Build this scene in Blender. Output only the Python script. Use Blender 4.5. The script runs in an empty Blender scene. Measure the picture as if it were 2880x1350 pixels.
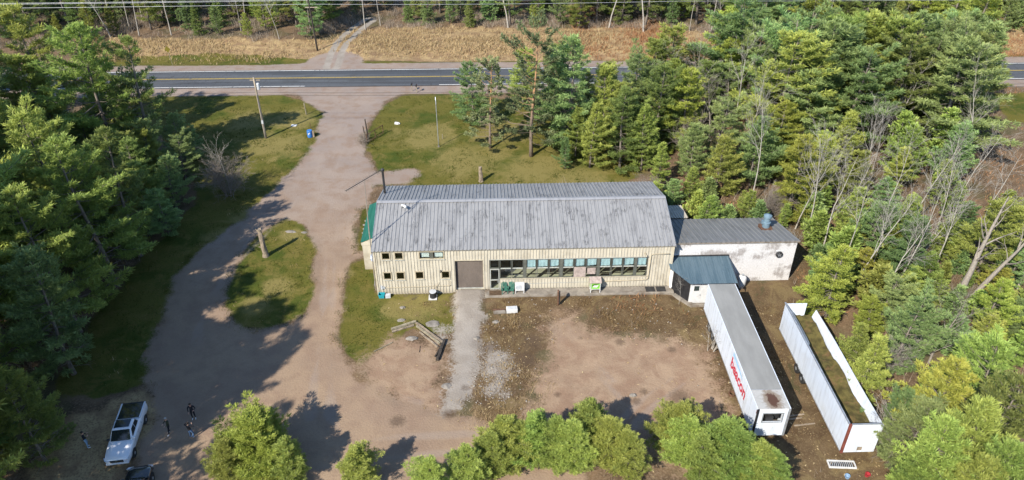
import bpy, bmesh, math, random
import numpy as np
from mathutils import Vector, Matrix, noise as mnoise

# ------------------------------------------------------------------ camera, sky, sun, exposure
scene = bpy.context.scene
CAM_H, CAM_PITCH, FOCAL_PX = 47.5, math.radians(33.77), 2111.0
cam_data = bpy.data.cameras.new("camera")
cam_data.sensor_width = 36.0
cam_data.lens = 36.0 * FOCAL_PX / 2880.0
cam_data.clip_start, cam_data.clip_end = 0.5, 5000.0
cam = bpy.data.objects.new("camera", cam_data)
scene.collection.objects.link(cam)
cam.location = (0, 0, CAM_H)
cam.rotation_euler = (math.pi / 2 - CAM_PITCH, 0, 0)
scene.camera = cam

SUN_EL, SHADOW_AZ = math.radians(39.0), math.radians(37.0)      # shadows fall away and to the right
world = bpy.data.worlds.new("World")
scene.world = world
world.use_nodes = True
wn = world.node_tree
wn.nodes.clear()
sky = wn.nodes.new("ShaderNodeTexSky")
sky.sky_type = 'NISHITA'
sky.sun_disc = False
sky.sun_elevation = SUN_EL
sky.sun_rotation = math.pi + SHADOW_AZ
sky.air_density, sky.dust_density, sky.ozone_density = 1.0, 0.2, 4.0
bg = wn.nodes.new("ShaderNodeBackground")
bg.inputs[1].default_value = 0.13
wo = wn.nodes.new("ShaderNodeOutputWorld")
wn.links.new(sky.outputs[0], bg.inputs[0])
wn.links.new(bg.outputs[0], wo.inputs[0])

sun_data = bpy.data.lights.new("sun", 'SUN')
sun_data.energy = 5.0
sun_data.angle = math.radians(0.55)
sun_data.color = (1.0, 0.93, 0.82)
sun = bpy.data.objects.new("sun", sun_data)
scene.collection.objects.link(sun)
sdir = Vector((math.sin(SHADOW_AZ) * math.cos(SUN_EL), math.cos(SHADOW_AZ) * math.cos(SUN_EL), -math.sin(SUN_EL)))
sun.rotation_euler = sdir.to_track_quat('-Z', 'Y').to_euler()
sun.location = (-40, -40, 80)

scene.view_settings.view_transform = 'Standard'
scene.view_settings.look = 'None'
scene.view_settings.exposure = 0.9
scene.view_settings.gamma = 1.0
scene.view_settings.use_curve_mapping = False
scene.render.engine = 'CYCLES'
scene.cycles.max_bounces = 6
scene.cycles.diffuse_bounces = 2
scene.cycles.glossy_bounces = 2
scene.cycles.transmission_bounces = 4
scene.cycles.transparent_max_bounces = 8
scene.cycles.caustics_reflective = False
scene.cycles.caustics_refractive = False

# ------------------------------------------------------------------ survey: ground points measured from the site plan
_c, _s = math.cos(CAM_PITCH), math.sin(CAM_PITCH)


def G(px, py, z=0.0):
    """site point at height z seen along the survey line (px, py) of the 2880 x 1350 survey picture"""
    u, v = (px - 1440.0) / FOCAL_PX, (py - 675.0) / FOCAL_PX
    d = (u, _c - _s * v, -_s - _c * v)
    t = (z - CAM_H) / d[2]
    return Vector((d[0] * t, d[1] * t, z))


def GS(x, y, z=0.0):
    return G(x * 1.11801, y * 1.11801, z)


COL = scene.collection
rng = random.Random(11)
nr = np.random.default_rng(5)


# ------------------------------------------------------------------ object helpers
def tag(o, label=None, cat=None, group=None, kind=None):
    if label: o["label"] = label
    if cat: o["category"] = cat
    if group: o["group"] = group
    if kind: o["kind"] = kind
    return o


def empty(name, loc=(0, 0, 0), rz=0.0, label=None, cat=None, group=None):
    o = bpy.data.objects.new(name, None)
    o.empty_display_size = 0.3
    o.location = loc
    o.rotation_euler = (0, 0, rz)
    COL.objects.link(o)
    return tag(o, label, cat, group)


def link_mesh(name, me, parent=None, loc=None, rot=None):
    o = bpy.data.objects.new(name, me)
    COL.objects.link(o)
    if parent is not None: o.parent = parent
    if loc is not None: o.location = loc
    if rot is not None: o.rotation_euler = rot
    return o


class MB:
    """collects faces; build() links them as one mesh object"""
    def __init__(self):
        self.v, self.f, self.m = [], [], []

    def add(self, verts, faces, mi=0):
        b = len(self.v)
        self.v.extend([tuple(p) for p in verts])
        for f in faces:
            self.f.append([i + b for i in f])
            self.m.append(mi)
        return self

    def box(self, x0, x1, y0, y1, z0, z1, mi=0):
        v = [(x, y, z) for x in (x0, x1) for y in (y0, y1) for z in (z0, z1)]
        return self.add(v, [(0, 1, 3, 2), (4, 6, 7, 5), (0, 4, 5, 1), (2, 3, 7, 6), (0, 2, 6, 4), (1, 5, 7, 3)], mi)

    def bar(self, p, q, w, t, mi=0, up=(0, 0, 1)):
        p, q = Vector(p), Vector(q)
        d = (q - p).normalized()
        s = d.cross(Vector(up))
        if s.length < 1e-4: s = d.cross(Vector((1, 0, 0)))
        s.normalize()
        n = s.cross(d).normalized()
        v = []
        for e in (p, q):
            for a, b in ((-1, -1), (1, -1), (1, 1), (-1, 1)):
                v.append(e + s * (a * w / 2) + n * (b * t / 2))
        return self.add(v, [(0, 3, 2, 1), (4, 5, 6, 7), (0, 1, 5, 4), (1, 2, 6, 5), (2, 3, 7, 6), (3, 0, 4, 7)], mi)

    def tube(self, pts, rad, n=6, mi=0, cap=True):
        pts = [Vector(p) for p in pts]
        if not isinstance(rad, (list, tuple)): rad = [rad] * len(pts)
        rings = []
        ref = None
        b = len(self.v)
        for i, p in enumerate(pts):
            d = (pts[min(i + 1, len(pts) - 1)] - pts[max(i - 1, 0)]).normalized()
            if ref is None or abs(ref.dot(d)) > 0.95:
                ref = Vector((1, 0, 0)) if abs(d.x) < 0.8 else Vector((0, 1, 0))
            s = d.cross(ref).normalized()
            ref = s.cross(d)
            t = d.cross(s)
            for k in range(n):
                a = 2 * math.pi * k / n
                self.v.append(tuple(p + (s * math.cos(a) + t * math.sin(a)) * rad[i]))
        for i in range(len(pts) - 1):
            for k in range(n):
                a, c = b + i * n + k, b + i * n + (k + 1) % n
                self.f.append([a, c, c + n, a + n])
                self.m.append(mi)
        if cap:
            self.f.append([b + k for k in range(n)][::-1]); self.m.append(mi)
            e = b + (len(pts) - 1) * n
            self.f.append([e + k for k in range(n)]); self.m.append(mi)
        return self

    def lathe(self, prof, n=16, c=(0, 0, 0), mi=0):
        """prof: list of (r, z) about the z axis"""
        b = len(self.v)
        for r, z in prof:
            for k in range(n):
                a = 2 * math.pi * k / n
                self.v.append((c[0] + r * math.cos(a), c[1] + r * math.sin(a), c[2] + z))
        for i in range(len(prof) - 1):
            for k in range(n):
                a, d = b + i * n + k, b + i * n + (k + 1) % n
                self.f.append([a, d, d + n, a + n]); self.m.append(mi)
        self.f.append([b + k for k in range(n)][::-1]); self.m.append(mi)
        e = b + (len(prof) - 1) * n
        self.f.append([e + k for k in range(n)]); self.m.append(mi)
        return self

    def prism(self, poly, z0, z1, mi=0):
        n = len(poly)
        v = [(p[0], p[1], z0) for p in poly] + [(p[0], p[1], z1) for p in poly]
        f = [tuple(range(n))[::-1], tuple(range(n, 2 * n))] + [(i, (i + 1) % n, (i + 1) % n + n, i + n) for i in range(n)]
        return self.add(v, f, mi)

    def loft(self, rings, mi=0, cap=True):
        b = len(self.v)
        n = len(rings[0])
        for r in rings: self.v.extend([tuple(p) for p in r])
        for i in range(len(rings) - 1):
            for k in range(n):
                a, d = b + i * n + k, b + i * n + (k + 1) % n
                self.f.append([a, d, d + n, a + n]); self.m.append(mi)
        if cap:
            self.f.append([b + k for k in range(n)][::-1]); self.m.append(mi)
            e = b + (len(rings) - 1) * n
            self.f.append([e + k for k in range(n)]); self.m.append(mi)
        return self

    def mesh(self, name, mats, smooth=False, fix=True):
        me = bpy.data.meshes.new(name)
        me.from_pydata(self.v, [], self.f)
        if not isinstance(mats, (list, tuple)): mats = [mats]
        for m in mats: me.materials.append(m)
        if len(mats) > 1: me.polygons.foreach_set("material_index", self.m)
        if smooth: me.polygons.foreach_set("use_smooth", [True] * len(me.polygons))
        if fix:
            bm = bmesh.new(); bm.from_mesh(me)
            bmesh.ops.recalc_face_normals(bm, faces=bm.faces)
            bm.to_mesh(me); bm.free()
        me.update()
        return me

    def build(self, name, mats, parent=None, loc=None, rot=None, smooth=False, fix=True):
        return link_mesh(name, self.mesh(name, mats, smooth, fix), parent, loc, rot)


def bevelled(o, w=0.02, seg=2):
    m = o.modifiers.new("bevel", 'BEVEL')
    m.width, m.segments, m.limit_method = w, seg, 'ANGLE'
    return o


def fast_mesh(name, verts, tris, mat, attr=None, attr_name="tint"):
    """numpy vertices / triangles straight into a mesh"""
    me = bpy.data.meshes.new(name)
    nv, nt = len(verts), len(tris)
    me.vertices.add(nv)
    me.vertices.foreach_set("co", np.asarray(verts, np.float32).ravel())
    me.loops.add(nt * 3)
    me.loops.foreach_set("vertex_index", np.asarray(tris, np.int32).ravel())
    me.polygons.add(nt)
    me.polygons.foreach_set("loop_start", np.arange(0, nt * 3, 3, dtype=np.int32))
    me.polygons.foreach_set("loop_total", np.full(nt, 3, np.int32))
    if attr is not None:
        a = me.attributes.new(attr_name, 'FLOAT', 'POINT')
        a.data.foreach_set("value", np.asarray(attr, np.float32))
    me.materials.append(mat)
    me.update()
    me.validate()
    return me


def copy_tree(o, parent=None):
    c = o.copy()
    COL.objects.link(c)
    c.parent = parent
    for ch in o.children:
        copy_tree(ch, c)
    return c


# ------------------------------------------------------------------ material helpers
class NT:
    def __init__(self, name):
        self.mat = bpy.data.materials.new(name)
        self.mat.use_nodes = True
        self.t = self.mat.node_tree
        self.t.nodes.clear()
        self.out = self.t.nodes.new("ShaderNodeOutputMaterial")

    def n(self, kind, **kw):
        nd = self.t.nodes.new(kind)
        for k, v in kw.items(): setattr(nd, k, v)
        return nd

    def link(self, a, b): self.t.links.new(a, b)

    def set(self, sock, v):
        if hasattr(v, "is_output"): self.link(v, sock)
        elif isinstance(v, (tuple, list)) and len(v) == 3 and sock.type == 'RGBA': sock.default_value = (*v, 1)
        else: sock.default_value = v

    def pos(self): return self.n("ShaderNodeNewGeometry").outputs["Position"]

    def objco(self): return self.n("ShaderNodeTexCoord").outputs["Object"]

    def mapping(self, vec, scale=(1, 1, 1), rot=(0, 0, 0)):
        m = self.n("ShaderNodeMapping")
        self.link(vec, m.inputs[0])
        m.inputs["Scale"].default_value = scale
        m.inputs["Rotation"].default_value = rot
        return m.outputs[0]

    def noise(self, vec, scale, detail=3.0, rough=0.55, dist=0.0):
        nd = self.n("ShaderNodeTexNoise")
        self.link(vec, nd.inputs["Vector"])
        nd.inputs["Scale"].default_value = scale
        nd.inputs["Detail"].default_value = detail
        nd.inputs["Roughness"].default_value = rough
        nd.inputs["Distortion"].default_value = dist
        return nd.outputs[0]

    def voronoi(self, vec, scale, out=0):
        nd = self.n("ShaderNodeTexVoronoi")
        self.link(vec, nd.inputs["Vector"])
        nd.inputs["Scale"].default_value = scale
        return nd.outputs[out]

    def attr(self, name, out="Fac"):
        nd = self.n("ShaderNodeAttribute", attribute_name=name)
        return nd.outputs[out]

    def math(self, op, a, b=0.0, clamp=False):
        nd = self.n("ShaderNodeMath", operation=op)
        nd.use_clamp = clamp
        self.set(nd.inputs[0], a); self.set(nd.inputs[1], b)
        return nd.outputs[0]

    def ramp(self, fac, lo, hi, smooth=True):
        nd = self.n("ShaderNodeMapRange")
        if smooth: nd.interpolation_type = 'SMOOTHSTEP'
        self.set(nd.inputs[0], fac)
        nd.inputs[1].default_value, nd.inputs[2].default_value = lo, hi
        return nd.outputs[0]

    def mix(self, fac, a, b, blend='MIX'):
        nd = self.n("ShaderNodeMix", data_type='RGBA', blend_type=blend)
        nd.clamp_factor = True
        self.set(nd.inputs[0], fac); self.set(nd.inputs[6], a); self.set(nd.inputs[7], b)
        return nd.outputs[2]

    def hsv(self, col, h=0.5, s=1.0, v=1.0):
        nd = self.n("ShaderNodeHueSaturation")
        self.set(nd.inputs["Color"], col)
        self.set(nd.inputs["Hue"], h); self.set(nd.inputs["Saturation"], s); self.set(nd.inputs["Value"], v)
        return nd.outputs[0]

    def bump(self, height, strength=0.5, dist=0.05):
        nd = self.n("ShaderNodeBump")
        nd.inputs["Strength"].default_value = strength
        nd.inputs["Distance"].default_value = dist
        self.link(height, nd.inputs["Height"])
        return nd.outputs[0]

    def principled(self, col, rough=0.6, metal=0.0, spec=0.3, normal=None):
        p = self.n("ShaderNodeBsdfPrincipled")
        self.set(p.inputs["Base Color"], col)
        self.set(p.inputs["Roughness"], rough)
        p.inputs["Metallic"].default_value = metal
        p.inputs["Specular IOR Level"].default_value = spec
        if normal is not None: self.link(normal, p.inputs["Normal"])
        return p

    def done(self, shader):
        self.link(shader.outputs[0] if hasattr(shader, "outputs") else shader, self.out.inputs[0])
        return self.mat


def plain(name, col, rough=0.6, metal=0.0, spec=0.3, var=0.25, scale=3.0, dirt=None, dirt_amt=0.5, bump=0.0, stretch=(1, 1, 1)):
    """one paint or material with uneven tone, a little dirt and fine relief"""
    n = NT(name)
    p = n.mapping(n.pos(), stretch)
    a = n.noise(p, scale, 4.0, 0.6)
    b = n.noise(p, scale * 7.3, 3.0, 0.6)
    lo = tuple(c * (1 - var) for c in col)
    hi = tuple(min(1, c * (1 + var * 0.6)) for c in col)
    c = n.mix(n.ramp(a, 0.3, 0.7), lo, hi)
    c = n.mix(n.math('MULTIPLY', n.ramp(b, 0.4, 0.75), 0.35), c, tuple(x * 0.7 for x in col))
    if dirt:
        d = n.noise(p, scale * 0.6, 5.0, 0.68, 0.6)
        c = n.mix(n.math('MULTIPLY', n.ramp(d, 0.5, 0.68), dirt_amt), c, dirt)
    nrm = n.bump(b, 0.4, bump) if bump else None
    return n.done(n.principled(c, rough, metal, spec, nrm))


def glass_mat(name, tint=(0.55, 0.62, 0.62), refl=1.0):
    n = NT(name)
    tr = n.n("ShaderNodeBsdfTransparent"); tr.inputs[0].default_value = (*tint, 1)
    gl = n.n("ShaderNodeBsdfGlossy"); gl.inputs["Roughness"].default_value = 0.03
    gl.inputs[0].default_value = (refl, refl, refl, 1)
    lw = n.n("ShaderNodeLayerWeight"); lw.inputs[0].default_value = 0.5
    fr = n.math('ADD', n.math('MULTIPLY', n.math('POWER', lw.outputs["Facing"], 4.0), 0.7), 0.05)
    mx = n.n("ShaderNodeMixShader")
    n.link(fr, mx.inputs[0]); n.link(tr.outputs[0], mx.inputs[1]); n.link(gl.outputs[0], mx.inputs[2])
    return n.done(mx)

# ------------------------------------------------------------------ materials
M = {}


def ground_material():
    n = NT("ground_cover")
    p = n.pos()
    n_edge = n.noise(p, 0.9, 5.0, 0.65)
    n_fine = n.noise(p, 5.5, 4.0, 0.65)
    n_big = n.noise(p, 0.16, 3.0, 0.5)
    n_mid = n.noise(p, 0.55, 4.0, 0.6)
    n_tiny = n.noise(p, 19.0, 2.0, 0.6)
    n_patch = n.noise(p, 0.34, 6.0, 0.68, 0.8)
    sepp = n.n('ShaderNodeSeparateXYZ'); n.link(p, sepp.inputs[0])
    vor = n.voronoi(p, 7.0)

    def mask(name, amt=0.75, lo=0.36, hi=0.64):
        e = n.math('ADD', n.math('MULTIPLY', n.math('SUBTRACT', n_edge, 0.5), amt),
                   n.math('MULTIPLY', n.math('SUBTRACT', n_fine, 0.5), amt))
        return n.ramp(n.math('ADD', n.attr(name), e), lo, hi)
    # forest floor: needles, leaves, moss
    litter = n.mix(n.ramp(n_mid, 0.3, 0.7), (0.0772, 0.0516, 0.0306), (0.1554, 0.1020, 0.0594))
    litter = n.mix(n.ramp(n_fine, 0.45, 0.75), litter, (0.2099, 0.1535, 0.0990))
    litter = n.mix(n.math('MULTIPLY', n.ramp(n_big, 0.48, 0.62), 0.55), litter, (0.0575, 0.0656, 0.0287))
    litter = n.mix(n.math('MULTIPLY', n.ramp(n_tiny, 0.52, 0.7), 0.5), litter, (0.0376, 0.0263, 0.0179))
    # brown leaf litter by the trailers
    brown = n.mix(n.ramp(n_mid, 0.3, 0.7), (0.0721, 0.0450, 0.0234), (0.1232, 0.0829, 0.0433))
    brown = n.mix(n.ramp(n_fine, 0.5, 0.72), brown, (0.1752, 0.1300, 0.0718))
    brown = n.mix(n.math('MULTIPLY', n.ramp(n_patch, 0.5, 0.62), 0.75), brown, (0.1648, 0.1209, 0.0572))
    brown = n.mix(n.math('MULTIPLY', n.ramp(n_patch, 0.42, 0.34), 0.6), brown, (0.0499, 0.0513, 0.0216))
    brown = n.mix(n.math('MULTIPLY', n.ramp(n_tiny, 0.5, 0.7), 0.6), brown, (0.0344, 0.0254, 0.0146))
    brown = n.mix(n.math('MULTIPLY', n.ramp(vor, 0.12, 0.05), 0.4), brown, (0.2518, 0.2354, 0.1710))
    # lawn
    grass = n.mix(n.ramp(n_mid, 0.35, 0.65), (0.0400, 0.0579, 0.0069), (0.0700, 0.0775, 0.0119))
    grass = n.mix(n.math('MULTIPLY', n.ramp(n_big, 0.38, 0.56), 0.85), grass, (0.1099, 0.0950, 0.0193))
    grass = n.mix(n.math('MULTIPLY', n.ramp(n_patch, 0.48, 0.62), 0.85), grass, (0.1267, 0.1039, 0.0267))
    grass = n.mix(n.math('MULTIPLY', n.ramp(n_fine, 0.45, 0.7), 0.5), grass, (0.0281, 0.0438, 0.0056))
    grass = n.mix(n.math('MULTIPLY', n.ramp(n_tiny, 0.55, 0.75), 0.4), grass, (0.1124, 0.1067, 0.0252))
    grass = n.mix(n.math('MULTIPLY', n.ramp(n.math('ADD', n.attr('straw'), n.math('MULTIPLY', n.math('SUBTRACT', n_patch, 0.5), 1.6)), 0.25, 0.85), 0.8), grass, n.mix(n_fine, (0.2, 0.165, 0.055), (0.15, 0.125, 0.045)))
    # tall dead grass
    dry = n.mix(n.ramp(n_mid, 0.32, 0.68), (0.202, 0.133, 0.074), (0.345, 0.254, 0.129))
    dry = n.mix(n.ramp(n_fine, 0.45, 0.7), dry, (0.149, 0.093, 0.054))
    # pink-beige gravel
    gpos = n.mapping(p, (1, 1, 1))
    grav = n.mix(n.ramp(n_big, 0.4, 0.6), (0.2264, 0.1616, 0.1127), (0.2578, 0.1862, 0.1241))
    grav = n.mix(n.ramp(n.math('ADD', sepp.outputs[1], n.math('MULTIPLY', n_big, 30.0)), 72.0, 108.0), grav, n.mix(n.ramp(n_big, 0.4, 0.6), (0.2199, 0.1812, 0.1583), (0.2413, 0.1964, 0.1658)))
    grav = n.mix(n.math('MULTIPLY', n.ramp(n_mid, 0.42, 0.68), 0.6), grav, (0.1887, 0.1273, 0.0898))
    grav = n.mix(n.math('MULTIPLY', n.ramp(n_fine, 0.45, 0.72), 0.35), grav, (0.1761, 0.1173, 0.0835))
    grav = n.mix(n.math('MULTIPLY', n.ramp(n_tiny, 0.52, 0.72), 0.35), grav, (0.2957, 0.2347, 0.1772))
    grav = n.mix(n.math('MULTIPLY', n.ramp(vor, 0.10, 0.04), 0.35), grav, (0.1069, 0.0744, 0.0506))
    # darker red-pink dirt of the yard
    pink = n.mix(n.ramp(n_mid, 0.35, 0.65), (0.2104, 0.1368, 0.0925), (0.2506, 0.1779, 0.1205))
    pink = n.mix(n.math('MULTIPLY', n.ramp(n_fine, 0.45, 0.72), 0.55), pink, (0.1738, 0.1153, 0.0729))
    pink = n.mix(n.math('MULTIPLY', n.ramp(n_tiny, 0.55, 0.72), 0.4), pink, (0.2806, 0.2175, 0.1515))
    pink = n.mix(n.math('MULTIPLY', n.ramp(vor, 0.09, 0.04), 0.5), pink, (0.0868, 0.0561, 0.0337))
    pink = n.mix(n.math('MULTIPLY', n.ramp(n_patch, 0.46, 0.6), 0.6), pink, (0.2922, 0.2117, 0.1425))
    pink = n.mix(n.math('MULTIPLY', n.ramp(n_patch, 0.42, 0.33), 0.5), pink, (0.1741, 0.1145, 0.0760))
    # grey crushed stone
    grey = n.mix(n.ramp(n_mid, 0.35, 0.65), (0.2238, 0.1966, 0.1663), (0.2722, 0.2450, 0.2117))
    grey = n.mix(n.math('MULTIPLY', n.ramp(n_tiny, 0.5, 0.7), 0.5), grey, (0.1512, 0.1330, 0.1149))
    c = litter
    c = n.mix(mask("dry"), c, dry)
    c = n.mix(mask("brown"), c, brown)
    c = n.mix(mask("grass"), c, grass)
    c = n.mix(mask("pink", 1.1, 0.25, 0.75), c, pink)
    c = n.mix(mask("gravel", 0.75, 0.3, 0.7), c, grav)
    c = n.mix(mask("grey", 1.0, 0.3, 0.7), c, grey)
    c = n.mix(n.math('MULTIPLY', n.ramp(n.math('ADD', n.attr("track"), n.math('MULTIPLY', n.math('SUBTRACT', n_fine, 0.5), 0.7)), 0.25, 0.85), 0.42),
              c, (0.2502, 0.2067, 0.1741))
    c = n.mix(n.math('MULTIPLY', n.ramp(n.math('ADD', n.attr("damp"), n.math('MULTIPLY', n.math('SUBTRACT', n_fine, 0.5), 0.8)), 0.3, 0.8), 0.6),
              c, (0.0707, 0.0476, 0.0326))
    h = n.math('ADD', n.math('MULTIPLY', n_fine, 0.7), n.math('MULTIPLY', n_tiny, 0.3))
    return n.done(n.principled(c, 0.92, 0, 0.15, n.bump(h, 0.75, 0.09)))


M['ground'] = ground_material()


def asphalt():
    n = NT("asphalt")
    p = n.pos()
    st = n.mapping(p, (0.02, 0.55, 1))
    a = n.noise(st, 1.0, 4.0, 0.6)
    b = n.noise(p, 6.0, 3.0, 0.7)
    c = n.mix(n.ramp(a, 0.35, 0.65), (0.0501, 0.0561, 0.0643), (0.0848, 0.0918, 0.1010))
    c = n.mix(n.math('MULTIPLY', n.ramp(b, 0.45, 0.75), 0.4), c, (0.05, 0.052, 0.054))
    pt = n.noise(n.mapping(p, (0.12, 0.5, 1)), 1.0, 2.0, 0.5)
    c = n.mix(n.math('MULTIPLY', n.ramp(pt, 0.56, 0.6), 0.45), c, (0.045, 0.047, 0.05))
    ck = n.noise(n.mapping(p, (1.1, 0.25, 1)), 1.0, 4.0, 0.6, 1.2)
    c = n.mix(n.math('MULTIPLY', n.ramp(n.math('ABSOLUTE', n.math('SUBTRACT', ck, 0.5)), 0.012, 0.0), 0.7), c, (0.03, 0.03, 0.032))
    return n.done(n.principled(c, 0.8, 0, 0.25, n.bump(b, 0.3, 0.02)))


M['asphalt'] = asphalt()


def worn_paint(name, col, under=(0.09, 0.09, 0.09)):
    n = NT(name)
    p = n.pos()
    a = n.noise(p, 2.2, 5.0, 0.7)
    c = n.mix(n.ramp(a, 0.52, 0.72), col, under)
    return n.done(n.principled(c, 0.7, 0, 0.25))


M['line_white'] = worn_paint("white_road_paint", (0.72, 0.71, 0.68))
M['line_yellow'] = worn_paint("yellow_road_paint", (0.4340, 0.3080, 0.0700))


def roof_metal(name, base, dark, pale, along=(3.2, 0.22, 0.22), amt=0.75):
    n = NT(name)
    p = n.pos()
    st = n.noise(n.mapping(p, along), 1.0, 5.0, 0.7, 0.3)
    bl = n.noise(n.mapping(p, (1.1, 0.55, 0.55)), 0.9, 5.0, 0.7, 0.2)
    fi = n.noise(n.mapping(p, (6, 0.9, 0.9)), 2.0, 4.0, 0.7)
    ho = n.noise(n.mapping(p, (1.2, 7.0, 7.0)), 1.0, 3.0, 0.6)
    c = n.mix(n.ramp(st, 0.32, 0.68), base, pale)
    d = n.math('MULTIPLY', n.ramp(bl, 0.47, 0.66), n.ramp(fi, 0.42, 0.62))
    c = n.mix(n.math('MULTIPLY', d, amt), c, dark)
    c = n.mix(n.math('MULTIPLY', n.ramp(st, 0.52, 0.75), amt * 0.55), c, dark)
    c = n.mix(n.math('MULTIPLY', n.math('MULTIPLY', n.ramp(ho, 0.62, 0.72), n.ramp(bl, 0.4, 0.6)), amt * 0.7), c, tuple(x * 0.6 for x in dark))
    return n.done(n.principled(c, 0.55, 0.15, 0.35, n.bump(fi, 0.2, 0.01)))


M['roof_grey'] = roof_metal("weathered_roof_metal", (0.1997, 0.2002, 0.2028), (0.0577, 0.0571, 0.0579), (0.2928, 0.2926, 0.2915), amt=0.9)
M['roof_annex'] = roof_metal("annex_roof_metal", (0.1520, 0.1560, 0.1560), (0.0720, 0.0680, 0.0640), (0.2080, 0.2096, 0.2096), amt=0.6)
M['roof_teal'] = roof_metal("blue_green_roof_metal", (0.0625, 0.1029, 0.1298), (0.0312, 0.0525, 0.0715), (0.1063, 0.1522, 0.1815), amt=0.3)
M['roof_green'] = roof_metal("green_roof_metal", (0.0091, 0.0910, 0.0700), (0.0091, 0.0490, 0.0385), (0.0227, 0.1330, 0.1050), amt=0.3)
M['ridge'] = roof_metal("ridge_cap_metal", (0.2539, 0.2563, 0.2621), (0.1310, 0.1310, 0.1310), (0.3030, 0.3030, 0.3112), amt=0.5)


def siding(name, col, dirt):
    n = NT(name)
    p = n.pos()
    v = n.noise(n.mapping(p, (2.5, 2.5, 0.35)), 1.0, 4.0, 0.65)
    b = n.noise(p, 0.8, 4.0, 0.6)
    c = n.mix(n.ramp(v, 0.35, 0.7), col, tuple(x * 0.8 for x in col))
    c = n.mix(n.math('MULTIPLY', n.ramp(b, 0.5, 0.7), 0.4), c, dirt)
    c = n.mix(n.math('MULTIPLY', n.ramp(n.noise(n.mapping(p, (7, 7, 0.25)), 1.0, 3.0, 0.6), 0.58, 0.75), 0.45), c, dirt)
    sep = n.n("ShaderNodeSeparateXYZ"); n.link(p, sep.inputs[0])
    low = n.math('MULTIPLY', n.ramp(n.math('ADD', sep.outputs[2], n.math('MULTIPLY', v, 0.9)), 1.3, 0.4), 0.55)
    c = n.mix(low, c, dirt)
    return n.done(n.principled(c, 0.5, 0, 0.35))


M['cream'] = siding("cream_metal_siding", (0.4566, 0.4202, 0.3396), (0.2446, 0.2080, 0.1500))
M['cream_trim'] = plain("cream_trim", (0.4320, 0.3840, 0.2880), 0.5, var=0.15, dirt=(0.2400, 0.1920, 0.1200), dirt_amt=0.4)


def peeling():
    n = NT("peeling_white_block_paint")
    p = n.pos()
    big = n.noise(n.mapping(p, (0.35, 0.35, 0.5)), 1.0, 3.0, 0.55)
    mid = n.noise(n.mapping(p, (2.6, 2.6, 1.5)), 1.0, 6.0, 0.72, 0.7)
    fi = n.noise(p, 9.0, 4.0, 0.7)
    drip = n.noise(n.mapping(p, (3.0, 3.0, 0.3)), 1.0, 5.0, 0.7, 0.4)
    c = n.mix(n.ramp(fi, 0.35, 0.7), (0.5270, 0.5185, 0.5142), (0.4420, 0.4292, 0.4250))
    bare = n.mix(n.ramp(fi, 0.4, 0.7), (0.27, 0.245, 0.23), (0.18, 0.165, 0.155))
    w = n.math('ADD', n.math('MULTIPLY', n.math('SUBTRACT', big, 0.5), 1.5), n.math('ADD', n.math('MULTIPLY', mid, 0.62), n.math('MULTIPLY', drip, 0.38)))
    c = n.mix(n.math('MULTIPLY', n.ramp(w, 0.44, 0.66), 0.85), c, bare)
    return n.done(n.principled(c, 0.85, 0, 0.2, n.bump(mid, 0.4, 0.02)))


M['block'] = peeling()
M['concrete'] = plain("concrete", (0.2160, 0.1908, 0.1584), 0.9, var=0.3, scale=1.4, dirt=(0.1008, 0.0720, 0.0468), dirt_amt=0.75, bump=0.02)
M['brown_door'] = plain("brown_roller_door", (0.1, 0.08, 0.066), 0.55, var=0.25, scale=0.8, dirt=(0.16, 0.13, 0.105), dirt_amt=0.5, stretch=(1, 1, 0.4))
M['frame_dark'] = plain("dark_window_frame", (0.095, 0.1, 0.085), 0.5, var=0.2)
M['frame_pale'] = plain("pale_aluminium_frame", (0.46, 0.47, 0.43), 0.45, 0.3, var=0.2)
M['frame_tan'] = plain("tan_window_trim", (0.36, 0.31, 0.22), 0.6, var=0.2)
M['glass'] = glass_mat("window_glass", (0.9, 0.94, 0.93))
M['glass_dark'] = glass_mat("dark_tinted_glass", (0.5, 0.55, 0.55))
M['blind'] = plain("pale_blue_blind", (0.42, 0.54, 0.58), 0.8, var=0.15, scale=1.6)
M['curtain'] = plain("white_curtain", (0.75, 0.76, 0.74), 0.9, var=0.2, scale=6.0, stretch=(3, 3, 0.2))
M['room_floor'] = plain("room_floor", (0.42, 0.38, 0.28), 0.6, var=0.2, scale=1.0)
M['room_wall'] = plain("room_wall", (0.34, 0.32, 0.26), 0.9, var=0.2)
M['plywood'] = plain("grey_plywood", (0.33, 0.27, 0.24), 0.85, var=0.3, scale=4.0, bump=0.01)


def trailer_skin():
    n = NT("white_trailer_skin")
    p = n.pos()
    col = (0.5762, 0.6255, 0.6906)
    v = n.noise(n.mapping(p, (3.5, 3.5, 0.35)), 1.0, 4.0, 0.65)
    b = n.noise(p, 0.6, 4.0, 0.6)
    f = n.noise(p, 6.0, 4.0, 0.65)
    c = n.mix(n.ramp(v, 0.4, 0.75), col, tuple(x * 0.8 for x in col))
    c = n.mix(n.math('MULTIPLY', n.ramp(b, 0.5, 0.72), 0.3), c, (0.42, 0.41, 0.38))
    c = n.mix(n.math('MULTIPLY', n.math('MULTIPLY', n.ramp(v, 0.6, 0.7), n.ramp(f, 0.5, 0.65)), 0.55), c, (0.2, 0.14, 0.1))
    return n.done(n.principled(c, 0.42, 0, 0.45, n.bump(b, 0.35, 0.04)))


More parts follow.
